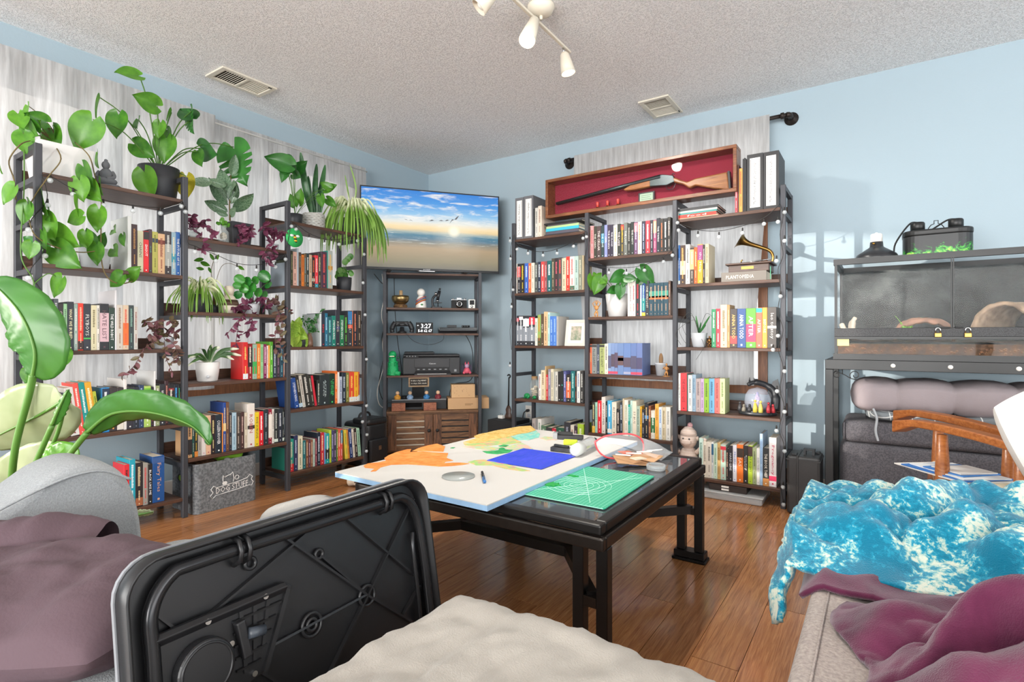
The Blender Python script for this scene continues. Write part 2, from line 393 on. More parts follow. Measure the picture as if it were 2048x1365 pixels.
# ================================================================ books
m_pages = mat('book_pages', '#e6dcc8', .85, vary=.08, vscale=60)
def cname(h):
    h = h.lstrip('#'); r, g, b = (int(h[i:i+2], 16)/255 for i in (0, 2, 4)); mx, mn = max(r, g, b), min(r, g, b); s = 0 if mx == 0 else (mx-mn)/mx
    if mx < .24: return 'black'
    if s < .13: return 'white' if mx > .8 else 'pale grey' if mx > .62 else 'grey' if mx > .4 else 'charcoal'
    d = mx-mn
    hu = (60*(((g-b)/d) % 6) if mx == r else 60*((b-r)/d+2) if mx == g else 60*((r-g)/d+4))
    pre = 'dark ' if mx < .42 else 'pale ' if (s < .3 and mx > .6) else 'bright ' if (s > .7 and mx > .75) else ''
    if s < .3 and mx > .68 and 15 < hu < 70: return 'cream'
    if s < .42 and mx < .4: return 'charcoal'
    for lim, n in ((14, 'red'), (40, 'orange' if mx > .6 and s > .5 else 'brown'), (65, 'yellow' if mx > .6 and s > .5 else 'olive'), (160, 'green'), (200, 'teal'), (255, 'blue'), (310, 'purple'), (345, 'pink'), (361, 'red')):
        if hu < lim: return pre+n
ORD = 'first second third fourth fifth sixth seventh eighth ninth tenth eleventh twelfth thirteenth fourteenth fifteenth sixteenth seventeenth eighteenth nineteenth twentieth twenty-first twenty-second twenty-third twenty-fourth twenty-fifth twenty-sixth twenty-seventh'.split()
def cover_mat(c): return mat('cover_'+c, '#'+c, .42, spec=.4)
def ink_mat(c): return mat('ink_'+c, '#'+c, .5)
def frame_for(side, front):
    """local (s, d, z) -> world for the bookcase on a side; front = world coordinate of the plane the spines stand in"""
    if side == 'L': return lambda s, d, z: Vector((front-d, s, z))
    return lambda s, d, z: Vector((s, front+d, z))
def make_book(fr, s0, s1, z0, h, depth, c, tc, title, label, group, lean=0, bands=()):
    wd = s1-s0-.0006; t = min(.0024, wd*.2)
    base = fr((s0+s1)/2, 0, z0)
    ex = fr(1, 0, 0)-fr(0, 0, 0); ey = fr(0, 1, 0)-fr(0, 0, 0)
    M = Matrix((ex, ey, Vector((0, 0, 1)))).transposed().to_4x4(); flip = M.determinant() < 0
    def W(mb):                                  # local s,d,z -> axes of the world, turned faces put right
        mb.v = [M @ p for p in mb.v]
        if flip: mb.f = [tuple(reversed(f)) for f in mb.f]
        return mb
    cv = MB(); x = wd/2
    cv.box((-x, 0, 0), (x, t, h)); cv.box((-x, t, 0), (-x+t, depth, h)); cv.box((x-t, t, 0), (x, depth, h))
    o = put('book', W(cv), cover_mat(c), label=label, cat='book', group=group, bev=min(.0012, wd*.12), seg=1)
    o.location = base
    if lean:
        a = math.radians(lean)
        o.rotation_euler = (0, -a, 0) if side_of(fr) == 'R' else (a, 0, 0)
        o.location = base+Vector((0, 0, abs(math.sin(a))*x))
    WM[o.name] = Matrix.Identity(4)
    pg = put('page_block', W(MB().box((-x+t, t, .002), (x-t, depth-.003, h-.003))), m_pages); pg.parent = o
    for i, (bc, a, b) in enumerate(bands):
        q = put('spine_band', W(MB().box((-x*.98, -.0004, h*a), (x*.98, .0003, h*b))), ink_mat(bc)); q.parent = o
    if title and tc:
        tm = MB(); L = h*.62; H = min(wd*.52, .024)
        def ink(nm, mb): q = put(nm, W(mb), ink_mat(tc)); q.parent = o
        if title == '-':                        # lettering too small to read: rows of short strokes
            rr = random.Random(int(s0*9973+z0*131)); z = h*rr.uniform(.86, .93); hh = H*.7
            stop = h*rr.uniform(.42, .55); am = MB()
            while z > stop:
                l = rr.uniform(.0035, .0065); tm.box((-hh/2, -.0007, z-l), (hh*rr.uniform(.25, .5), -.0002, z)); z -= l+.0022
            z = h*.36
            while z > h*.16:
                l = rr.uniform(.003, .006); am.box((-hh*.28, -.0007, z-l), (hh*.25, -.0002, z)); z -= l+.002
            ink('spine_title', tm); ink('author_line', am)
            ink('publisher_mark', MB().box((-hh*.22, -.0007, h*.05), (hh*.22, -.0002, h*.05+hh*.5)))
        else:
            sz = title.split('|'); n = len(sz)
            for i, line in enumerate(sz):
                V, Fc = fit_text(line, min(L, len(line)*H*.95), H/n*.9); tm = MB()
                off = (n-1)/2*H/n-i*H/n         # the lettering runs down the spine
                tm.add([(v.y+off, -.0007, h*.54-v.x) for v in V], Fc); ink('spine_title', tm)
            ink('publisher_mark', MB().box((-H*.2, -.0007, h*.05), (H*.2, -.0002, h*.05+H*.4)))
    return o
def side_of(fr): return 'L' if abs((fr(1, 0, 0)-fr(0, 0, 0)).y) > .5 else 'R'
BAYN = {'L': ['sofa-end bay', 'middle bay', 'television-end bay'], 'R': ['corner bay', 'middle bay', 'terrarium-end bay']}
def row(side, bay, z, start, data, inset=.012, dmax=.15, lean=None):
    plane = .5 if side == 'L' else -.46
    front = plane-inset if side == 'L' else plane+inset
    ax = 0 if side == 'L' else 1; so = 1 if side == 'L' else 0
    fr = frame_for(side, front); lv = LV2 if bay == 1 else LV13
    bi = min(range(len(lv)), key=lambda i: abs(lv[i]-z)); nb = len(lv)
    bn = 'top board' if bi == nb-1 else 'bottom board' if bi == 0 else ['', 'second', 'third', 'fourth'][bi]+' board up'
    end = 'sofa side' if side == 'L' else 'corner side'
    case = 'plant bookcase' if side == 'L' else 'shotgun-case bookcase'
    p = start; lim0 = (-2.948 if side == 'L' else 1.27)+.588*bay+.0142; lim1 = lim0+.588-.0284
    for i, it in enumerate(x for x in data.strip().split('\n') if x.strip()):
        f = it.split(','); r = float(f[0]); top = float(f[1]); c = f[2]; tc = f[3] if len(f) > 3 else ''; ti = f[4] if len(f) > 4 else ''
        ln = 0; bands = []; dep = None
        for op in f[5:]:
            if op.startswith('l'): ln = float(op[1:])
            elif op.startswith('s'): p += float(op[1:])
            elif op.startswith('d'): dep = float(op[1:])
            elif op.startswith('b'): q = op[1:].split(':'); bands.append((q[0], float(q[1]), float(q[2])))
        a = PX(p, 700, ax, front)[so]; b = PX(r, 700, ax, front)[so]
        if not (ln and inset > .02): a = max(a, lim0); b = min(b, lim1)
        hz = PX((p+r)/2, top, ax, front).z-z
        if ln: hz /= math.cos(math.radians(ln))
        lb = f'{cname(c)} book, {ORD[i]} from the {end}, {bn}, {BAYN[side][bay]}, {case}'
        make_book(fr, a, b, z+.0004, hz, dep or (dmax*(.88+.24*((i*37) % 10)/10)), c, tc, ti, lb, f'books on the {bn}, {BAYN[side][bay]}, {case}', ln, bands)
        p = r
row('L', 0, 1.247, 255, '''
263,433,dcdedb,9a9a98,,d.2
275,449,3a2328,b8854a,-
287,462,c3bfa0,3a3a34,CHAINS
298,463,d8242c,ffffff,SHOUT,b2a2526:.8:.99
304.5,459,47313a,59b08e,speak
316,464,a9a552,6d6c2e,-,b26384a:.74:.84
330,468,cba47c,8a4a3a,-,b6a2c20:.74:.84
343,463,3a3336,c8c8c0,-,b9a9c96:.2:.7
352,465,8aa6b4,e0d0a8,-,b3f8a9a:.3:.5
366,465,2b5c9c,fff8e0,THE FUTURE OF US
''')
row('L', 0, .87, 84, '''
94,596,8c2b33,c0605a,-
107,606,22506a,ffffff,THE ACCIDENT
117,598,5b5f67,c8c8c8,-
127,608,383333,e8e0d0,CITY OF THIEVES,be0b0a0:.03:.3
134.5,608,98c696,4a6a50,-
148,604,30333b,ece4b8,WHAT WE BURIED
156,608,8ea098,eee8e0,-
167,607,df3a2b,ffc0a0,-,b3a2c2c:.02:.2
182,608,34363e,dcdcd4,FLYBOYS,b48b050:.24:.27
193.5,611,cfc6a4,7a7050,-
199.5,611,d6d0c4,4a4a44,-
218,608,2c2c30,5a4048,HATE LIST,bcba9b0:.18:.8
230,616,2e4038,ffffff,THE WILD ROBOT
233.5,581,d6d2d4,,,d.2
246,610,c3bbb0,8a6a50,-
257.5,611,c9b39a,d0503a,-,bd86a30:.1:.6
268,611,3a4344,7aa090,-
276,614,bcb8b0,8a4a44,-
''')
row('L', 0, .487, 97, '''
104,788,d8cfc4,7a4a40,-,l7
113.5,788,3a2330,c0a0a0,-,l7
124,787,26241f,e4dd52,-,l7
131,787,d7996a,7a4a2a,-,l7
142,787,39384a,c8b080,-,l7
160,776,d6d3cd,8a2a30,-,l7
171.5,767,df544a,ffe8e0,-,l7
183.5,766,1e8e8a,e0f4f0,-,l7
197,765,d8a02e,fff0c0,-,l7
204,783,a8b43b,50601a,-,l7
219,776,2a86c4,ffffff,-,b26344a:.5:.98
234,775,3a3436,e2a252,TWENTY YEARS LATER
247.5,776,3b3236,d8d0c4,,bd6cfc4:.02:.4
253.5,759,dad6d2,,,d.2
267,775,34323a,e8e4dc,MURDER
278,775,2b3038,8a90a0,-
288,771,33425f,a0b0d0,-
302,773,a4c060,f4f8e0,-,b6ab030:.35:.95
308,775,2f2b30,d84a4a,-
311.5,743,d9d8d6,,,d.2
319.5,772,8f9a70,e8d8e0,-
330,769,2c2e32,f0f0f0,WHAT HAVE YOU DONE
337,762,3a2428,d09080,-
348,769,262628,e0d8c8,-,b8a2a30:.84:.9
356.5,769,24262c,4aa0e0,-
365.5,769,22262a,4ad080,-
''')
row('L', 0, .105, 248, '''
259,930,d7323c,3a2020,-
271,920,2a9fb4,e8f8fc,-
286,926,2e2a2c,dcc8a0,-,ba06040:.02:.2
296,927,9b978f,d04848,-
305,929,2b2929,ffffff,BLACK LIKE ME
329,913,23508c,d0a080,Fairy Tales,b3a5a90:.85:.97
''')
row('L', 1, .688, 486, '''
496,685,cf2b2b,ecc468,-,bd8dce0:.02:.16
505,689,8d1d25,f0e0d0,-,b2a2024:.35:.9
514,689,8fae9a,d04a4a,-,b3aa050:.15:.5
521,688,d8762b,f4d89a,-
527,689,8fc08b,4a8a50,-
533.5,689,7a204b,f4d4e4,-
536.5,692,d9d2d0,b03a4a,-
540,691,e79a31,f4d090,-
546,684,5ba932,d8f0c0,-
553.5,701,2a3540,ccd4dc,-
560,700,3a3038,9a7a90,-
567,690,2c4a59,8ac0c8,-
573,690,35415c,c8a880,-,bdb7a4a:.0:.42
''', inset=.014)
row('L', 1, .298, 374.5, '''
384.5,835,d6a878,3a2a24,-,b2c2a2c:.08:.45
389,837,2a5a56,d8d0c0,-
396,837,2f302c,e0c040,-,be08a3a:0:.14
403.5,833,aaa49c,5a5450,-
412,833,ddd6d0,d07a9a,CONFESS
422,832,dfb493,b04a58,IT ENDS WITH US
431,831,30262a,e0d090,-
444,830,24303a,ffffff,COLLEEN HOOVER
446.5,827,e08a3c,,
452,806,2a4a94,e8d8a8,-,be0c890:.42:.58
458.5,805,6a4a38,c0a080,-
464,826,2f323c,c0b0a0,-
473,826,a9c4d2,5a7a90,-
481,826,463f3c,c8b8a8,-
488.8,825,4a3432,c8a8a0,-
495,826,d8cdb8,7a6a58,-
509.5,808,e2dbd2,b0484a,ROBIN,b3a3634:.42:.5
518.5,825,e2c52c,3a3420,FIVE SURVIVE
527,824,d9252f,ffffff,-
537,820,2c3238,8aa0a8,-
544,819,8c2638,f0e8e0,-,be4ddd2:.18:.85
548.5,819,dcd8d0,7a6a60,-
556,819,2a2e2c,c8ccc4,-,bd8e4d8:.03:.12
565,818,2a303a,c8ccd4,-
572.5,818,2b2e2e,c8ccc8,-,bd8e4d8:.03:.12
''', inset=.014)
row('L', 2, 1.247, 578.5, '''
581.5,524,8f9aa4,,,d.2
586,502,3b4030,a8a070,-
594,504,d6a898,3a3030,-
597.5,497,a6b0b6,,,d.19
603,505,4a3c34,a08a60,-
608.5,510,d0742c,7a3a1a,-
612.5,508,6b5236,60a0b0,-
618.5,507,2f3a38,d0d0c8,-
624,510,c3a88e,7a5a48,-
630,515,2a2a28,d8683a,-,b9ab0a0:.2:.3
636.5,511,d9353f,ffd8d0,-,b1f8a9a:.0:.12
642.5,507,3c3630,d8c8a0,-
654,504,4a3444,d0504a,-
656,502,1e8a78,,
665.5,502,a4aaa2,d8b060,-,bb08040:.5:.6
''')
row('L', 2, .87, 640.5, '''
643,628,c8d0d0,,,d.19
650,627,2e3440,d83038,KING
655.5,627,1f6a86,c0e0f0,-
664,634,2e5a66,8ad8d0,-
671.5,632,1d7a6a,ffffff,STEPHEN KING
680,620,33333c,d0ccb8,KING,b3a3a6a:.46:.54
688,631,1f7048,ffffff,STEPHEN KING
696,631,33322e,6ad050,-
704.5,622,32363e,d8d8d0,HOLLY,b3a7ab0:.6:.98,be05a4a:.5:.62
706,622,c06a34,,
715,622,2c2a32,d88060,-
726,622,3a332e,b8a088,-
''')
row('L', 2, .487, 590, '''
599,757,2a4f94,ffffff,STEPHEN KING,l9,d.17
606,752,33312e,c0b8a0,-,l9,bb8d0e0:.02:.14
612,752,c9c4ba,7a6a60,-,l9
624,750,2f2f2c,d8d4cc,-,l9
630,752,33342e,c0c0b0,-,l9
634.5,752,c82c3c,,,l9
640,761,2c302c,d8d8c8,-
658.5,750,2b3336,b8c8c8,AFTER|KING
670,748,22342c,4ad070,UNDER|DOME
675,743,e0702c,ffe0c0,-
679,745,e4e0da,,
684.5,754,b8c0d0,4a5a80,-
692,746,27303e,d0d8e0,-
698.5,746,7a7a40,c8c890,-
708.5,745,d84a34,f8d060,-,bd8dcd8:.0:.16
716.5,745,e8b030,d05a20,-,bd8dcd8:.0:.16
725.5,744,c8643c,2a2a2a,-,bd8dcd8:.0:.2
''', inset=.03)
row('L', 2, .105, 579, '''
587.5,879,2fa08c,e8dcc0,-,bd82c34:.0:.24,d.19
596,872,323a5e,c8d0e8,-,d.17
605.5,873,ddd8bc,6a7058,-,d.16
611.8,882,1f6a70,b0d8d0,-
617,881,7a4a34,d8c0a0,-
621.3,880,5a3a48,d0b8c0,-
626,880,8a5a44,d8c0a8,-
630.3,879,b4c8bc,5a7a70,-
634.5,878,7a3240,d8a8a8,-
641,866,26303f,e0e8f0,-
648.5,866,c2303a,f0d8b0,-
651,866,7a9ad0,,
659,868,1fa0a0,e8f4f0,-,b2a2c2c:.15:.5
663,861,b8d040,5a7a20,-
667.5,862,4a4a70,c8c8e0,-
673,861,473c58,d0c8e0,-
676,860,5a8a34,e0f0c0,-
681,860,e0604a,ffe8d8,-
685.5,859,d8544c,f0e8e0,-,b2a7a90:.55:.97
696.5,860,e0c848,4a8a5a,-,s6,l5
700,860,d8903a,7a4a20,-,l5
706.5,858,273a6a,c8d0e8,-,l5
711,859,dcd4c4,8a7a60,-,l5
716.5,857,3a2e30,e8e0d0,-,l5
722.5,857,a8d0b4,3a5a48,-,l5
''')
row('R', 0, 1.247, 1029.5, '''
1034.5,528,e6decd,d05060,-
1041.4,528,2d2b2f,c8c8c8,-,bc83a3a:.55:.9
1049,527.5,302c2b,e0c83a,-
1056.7,527,3a60b2,d0e0f0,-
1062.3,527,d8673a,ffe0c8,-
1069,526,d8d0c1,8a8074,-
1075.6,525.5,4a4d4a,c8d0c8,-
1081.7,524,2e3547,f0f0f0,-
1089,523.5,c94b49,ffe0d8,-
1094,523,8b4b4f,e8b0b0,-
1103,522,1e5b5d,f0f8f8,-
1109,517.4,4a4539,c0b898,-
1116.4,516.6,3a3031,d05a6a,-
1123.6,515.4,494646,e05048,-
1132,516.6,cebfa3,6a5a40,-
1139.4,513.4,c8392d,ffd8c8,-
1149,513.4,d8cfc5,d04a50,-,b4a6a54:.02:.14
1156.7,512.6,a8bcb5,5a7a74,-
1164,511,7f8171,c8c8b0,-
1167.5,511,b1a182,,
''', dmax=.13)
row('R', 0, .87, 1028.8, '''
1038,632,34343a,e8e8e8,-,b8a9098:.15:.66,bc03040:.8:.92
1046,632,33343a,e8e8e8,-,b8a9098:.15:.66,be8e0e0:.86:.97
1058,632,34353a,f0f0f0,-,b8a9098:.15:.6,be8e8e8:.64:.9
1069.8,632,34343a,e8e8e8,-,b8a9098:.15:.62,bd03848:.7:.95
1075,637,e4dfd4,7a7a74,-
1081.7,630,8fb060,e07a3a,-,b4a4a30:.0:.25
1087.6,628,5a4a3a,e8e0d0,PEACE
1095.4,624,d9b48a,6a4a30,-
1099.7,625,b9d8d4,4a8a80,-,d.14
1106.3,633,4a78c8,a8c8f0,-
1112.8,633,5080cc,a8c8f0,-
1116,633,b0aca6,8a8680,-,d.16
''', dmax=.13)
row('R', 0, .487, 1077, '''
1082,749,e9e6e0,8a3a3a,-
1090,741,dccfb0,8a6a50,-
1092,733,c9a878,,
1096,750,c83036,f8e0d8,-
1101.5,739,8a8694,d0d0d8,-
1107,739,d8cfb4,6a6a58,-
1110.5,744,a8a8a0,,
1115.6,744,d0cdc4,2a2a2a,-
1121.5,744,2d2b2b,f0f0f0,8
1127,743,2a2c2c,4ad0b8,8
1132,743,5a5f96,d8d8f0,-
1141.4,750,2e2b2c,f0e0d0,-,bd8663a:.15:.75
1150,743,1f6a6c,a8d8d0,-
1153.5,745,2b2828,d8683a,-
1160,743,e2e0da,4a6aa0,-
1167.3,743,3a3838,d8d8d0,-
''', dmax=.13)
row('R', 0, .105, 1064, '''
1071,838,a8a09c,6a6460,-
1075.5,838,8a8a88,,
1082,839,dcdad4,5a8a70,-,d.19
1092,852,5a7a60,c8d0c0,-
1104,856,3a3c3e,a0a8a0,-
1112,858,c02c40,f0d0d0,-
1128,856,2f5a48,c0d8c8,-
1141,845,34343a,9aa0b0,-,d.19
1148,851,dcd4c4,8a4a40,-
1155,853,40343e,c0a0b0,-
1167.5,849,a8c83a,f0f8d8,-
''', dmax=.14)
row('R', 1, 1.452, 1174.5, '''
1180.8,454,3a3a2c,c8c8a0,-
1187.3,452.5,d88a8a,8a3a40,-
1193.3,453,38382e,e0e0d0,THE CABIN
1202,452.5,4a3c3c,e0d8d0,THE CELLAR
1208.6,451.5,2a3a3c,d8f0f0,THE CAVE,b2a7a98:.45:.75
1214.6,450,8288b8,f0f0f8,THE|LAKE
1221,450,3a3040,e8e8e8,THE BURNING
1226.7,449.5,35303f,e8e8f0,THE ISLAND
1234.6,451,e2dbce,c8923a,-
1241.5,448.3,33362f,f0e0e0,THE LAKE
1247.6,448.8,4a443a,e0b830,-,bc83a34:.82:.98
1254.5,445.8,6d706a,e8e8e0,THE LOST
1261.5,447.4,34332f,a8a8a0,-
1268,444.3,2b3230,e8e8e0,THE PARTY
1275.4,444.5,6a4a68,c8c8e8,-,bd0808a:.7:.97
1283.3,444,e0d8c8,c8823a,-
1291,442.7,343442,a8b8d8,-
1300,441.8,c23a44,ffe8e8,-
1306.5,440.6,33333a,c8c8d0,-
1313,440,a04a70,f0c8c0,-,be0a080:.6:.97
1320,436.5,2d3038,f0f0f0,THE TWINS
1327,437.6,383430,e07848,-
1334.8,437,2a2a2a,f4f4f4,-
1341.3,434.5,33302c,d8c8c0,-
''', dmax=.13)
row('R', 1, 1.063, 1255, '''
1258.3,562,e0d8d4,,
1263.8,565,dcd6cc,8a7a80,-
1271,564,e2d8d0,d84a58,-
1280,563,343438,d8303c,-
1283.3,563,d8dce4,3a6ab0,-
1290.7,562,2a4a8c,c0f0d8,-,b1f8a8a:.15:.5,be0c040:.0:.1
1298,562,34363a,f4e8d8,ONE WAS LOST
1306.5,567,2a4a58,c8a080,-,b3f9a88:.55:.75,bd8703a:.5:.6
1314,566.5,294956,c8a080,-,b3f9a88:.55:.75,bd8703a:.5:.6
1320,566,2a4a58,c8a080,-,b3f9a88:.55:.75,bd8703a:.5:.6
1327.3,565.5,294956,c8a080,-,b3f9a88:.55:.75,bd8703a:.5:.6
1336.6,565,2a4a58,c8a080,-,b3f9a88:.55:.75,bd8703a:.5:.6
1341.5,562,6a5448,c8b0a0,-
''', dmax=.13)
row('R', 1, .688, 1174, '''
1183.6,689,d86440,f0d070,DIVERGENT,b3a3030:.9:.98
1193.3,689,8a8c88,2a2a2a,ALLEGIANT,b3a3a3a:.9:.98
1199,689,4a5260,e8e8f0,FOUR
1209,689,a8b070,2a3020,INSURGENT,b3a3a34:.9:.98
1216,688,e4dcc8,3a3030,-
1222,687,8aa0c4,,,b5a5a78:.2:.6,bd04a60:.02:.1
1229,687,7d93bc,,,b584a58:.25:.65,bd04a60:.02:.1
1235.5,687,7a90ba,,,b5c4c60:.22:.7,bd04a60:.02:.1
1247,687,6f88b4,,,b6a5050:.3:.6,bc8a070:.44:.54
1261.5,687,6a84b6,,,b5c5060:.25:.55,ba8a8c0:.03:.1
1273,687,667cae,,,b54506a:.2:.6,bd04a60:.02:.1
1284.5,687,6a7cae,,,b504a6a:.2:.55,bd04a60:.02:.1
''', dmax=.14)
row('R', 1, .298, 1184, '''
1190,806,3a3731,d8c890,-,be0b040:.0:.22
1195,805.5,9cc9b4,5a8a78,-
1203,802,d0222e,ffd8d8,-
1210.8,795,dad0c7,3a3638,AMY SCHUMER
1214.7,804,2c2f2c,d8d8c8,-
1223.5,802,4aa8d0,e8f4f8,-,be8e4d8:.04:.16
1232.7,805,ddd5c2,2a2a28,AS YOU WISH
1239.8,819,2a2727,e8d8c8,-
1245,806,303945,d8e0e8,-
1248.5,798,c8b899,,
1256,801,e8ded2,8a9a70,-
1260.4,810,1ea090,d8f4ec,-
1264.8,802,bbd8cd,6aa090,-
1272.7,803,e4d9c3,3a3530,57 BUS
1279.7,813,a7b8a9,5a6a60,-
1283.7,814,e0a931,7a5a18,-
1289,820,2c2b30,d8d8e0,-
1297,807,20232b,c8b080,-,b4a8ac0:.55:.65
1301.7,812.5,8a5031,e8c898,-
1310,822,d7d0c2,e8f0e0,-,b2a6a3a:.22:.75
1317.5,809,e8a949,a86a20,-
1323.7,815,d0dce5,3a6ab0,-
1331.6,815,cfc1a2,7a6a48,-
1341,815,dedbd3,8a8a84,-
''', dmax=.15)
row('R', 2, 1.247, 1349, '''
1360,491,1f62a8,e8f4ff,The Lucky One,bd8e0d0:.02:.1
1370.8,491,4a3830,e8b060,-,be0b8a8:.25:.6
1379.8,489,d2cec8,6a6a64,-
1388,496,463c36,e0d0c0,-,bd8b080:.4:.95
1394.8,495,dc622c,ffd0a0,-
1405.6,489,e2a52e,ffe8f0,the Help,b9c4a80:.6:.98
1410,490,322a2a,f0f0f0,-
1417.7,488,cabd9e,8a7a58,-
''', dmax=.13)
row('R', 2, .87, 1423, '''
1432,619,2e8a5c,d8f0e0,-
1440.6,618,c82a3c,ffffff,-
1454.5,610,ccb594,6a5a44,-
1460,610,9a7a4a,d8c090,-
1474.3,618,3a312e,e8b86a,ANNA TODD,bb03a3a:.1:.3
1491.8,618,2a4a80,ffffff,ANNA TODD
1512,617,5a9a34,ffffff,AFTER,bd83a60:.15:.6
1524.4,616,e0644e,ffe8e0,AFTER,b2aa8a8:.88:.99
1534.5,615.5,e8943a,ffe8c8,BEFORE
1553,614.6,4c4744,d8d4d0,leo tolstoy,bd0ccc8:.48:.54
''', dmax=.14)
row('R', 2, .487, 1349.5, '''
1361,747,e2e0da,3a3a3a,ON THE COME UP
1373.7,747,d83a40,7a1a24,THE HATE U GIVE
1376,748,3a5a54,,
1384,751,e4ddd6,3a3434,-
1391.7,750,8fa6b8,4a6a80,-
1401,758,b0a09e,6a5a5c,-
1408,758,c0a4c4,7a5a80,-
1418,758,8fb834,4a6a14,-
1429,758,6aa4c4,2a5a7a,-
1439.5,758,d8605a,7a2a2c,-
1450,758,b4c088,5a6a38,-
''', dmax=.13)
row('R', 2, .105, 1398, '''
1406,877,c8e0d4,4a7a6a,-
1413.6,884,ddd5c4,8a8070,-
1423,885,d9d0c2,6a645a,-
1427,885,dde0dc,2a6a8a,-,b2a5a80:.65:.95
1434.7,888,c8dcc8,6a9a7a,-
1441,886,c8a468,6a4a20,-
1452,890,b8d0c0,d83a40,-,bd83a4a:.85:.95
1457,898,33302e,d8a890,-
1465.5,892,2f2b30,c8ccd0,HARD LINE
1473.5,891,e0e0e8,4a6ab0,Mindfulness
1486.5,890,e0742c,ffe8d0,SAS,b3a2a20:.66:.9
1496,892,2f2c2c,f0f0f0,Bending|toward
1505,892,aec83a,4a5a14,EAT RIGHT,b4a3030:.72:.98
1513,896,a0ac80,5a6040,-
1519.5,897,e4e2dc,3a4a6a,EVERYTHING
1525.5,868,a4c0dc,6a8ab0,-,d.16
1538,897,2c2e30,f0e8d8,THE BOOK THIEF,bc88a4a:.0:.2
1553,876,e2dcda,c8285a,Pregnancy,bd0305a:.12:.22
''', dmax=.15)
# ================================================================ corner rack with television
CA = Vector((.305, -.80, 0)); CB = Vector((.815, -.295, 0)); CROT = math.atan2(CB.y-CA.y, CB.x-CA.x); CW = (CB-CA).length
CM = Matrix.Translation(CA) @ Matrix.Rotation(CROT, 4, 'Z')
def CP(px, py, yl=0):
    """photo pixel -> rack frame point on the plane at depth yl"""
    I = CM.inverted(); o = I @ CAM; d = I.to_3x3() @ ray(px, py); return o+d*((yl-o.y)/d.y)
def cthing(name, label, cat, x, y, z, group=None, rot=0):
    p = CM @ Vector((x, y, z)); return thing(name, label, cat, p, CROT+rot, group)
m_rustic = wood('rustic_cabinet_wood', '#3b261a', '#84583a', 2, 6, .55, 7, c0='#241610')
m_rustic_x = wood('rustic_cabinet_wood_x', '#4a3020', '#86603f', 0, 6, .55, 7, c0='#2a1a12')
m_black = mat('black_plastic', '#232427', .42); m_blackm = mat('matte_black', '#1d1e20', .7); m_grey = mat('grey_plastic', '#8a8d90', .5)
m_white = mat('white_glazed', '#ece9e2', .35); m_screen = mat('dark_screen', '#0d0f12', .12)
m_chrome = mat('polished_metal', '#c8c8c8', .18, 1.0); m_brass = mat('aged_brass', '#a07c40', .32, 1.0)
CZ = [.345, .553, .787, 1.0, 1.418]
CZ = [CP(868, y).z for y in (822, 751, 667, 616, 547)]
rk = thing('corner_rack', 'tall metal rack with louvred wooden cabinet, set across the corner under the television', 'shelf rack', CA, CROT)
DP = .30; pwd = .026
for x in (-pwd/2, CW+pwd/2):
    for y in (0, DP): put('post', MB().cbox((x, y+.013 if y == 0 else y-.013, (CZ[4]+.012)/2), (pwd, pwd, CZ[4]+.012)), m_frame, rk, False, bev=.002, seg=1)
    for z in CZ[1:]: put('rung', MB().cbox((x, DP/2, z-.02), (pwd*.8, DP-.052, .02)), m_frame, rk, False)
for z in CZ[1:]: put('shelf', MB().box((0, .004, z-.016), (CW, DP, z)), m_shelf, rk, False, bev=.0015, seg=1)
cb = put('cabinet_body', MB().box((0, .02, .03), (CW, DP, CZ[0]-.018)).box((0, -.002, CZ[0]-.018), (CW, DP, CZ[0])), m_rustic_x, rk, False, bev=.002, seg=1)
for k, (a, b) in enumerate(((.012, CW/2-.002), (CW/2+.002, CW-.012))):
    z0, z1 = .045, CZ[0]-.03; st = .065
    dr = put('door', MB().box((a+st, .0128, z0), (b-st, .0195, z1)), m_blackm if k else mat('cream_lining', '#cfc6b4', .8), rk, False)
    for u, v in ((a, a+st), (b-st, b)): put('stile', MB().box((u, .003, z0), (v, .0195, z1)), m_rustic, dr, False, bev=.0015, seg=1)
    for q in range(6):
        h = (z1-z0)/6; g = .010 if q < 5 else 0
        put('slat', MB().box((a+st, .004, z0+h*q+.001), (b-st, .0125, z0+h*(q+1)-g)), m_rustic_x, dr, False)
    kx = (b-.03) if k == 0 else (a+.03)
    put('knob', MB().lathe([(.001, 0), (.006, 0), (.006, .012), (.013, .016), (.013, .022), (.008, .027), (.001, .028)], 14, (kx, .003, (z0+z1)/2+.015), Matrix.Rotation(PI/2, 4, 'X')), m_blackm, dr, False)
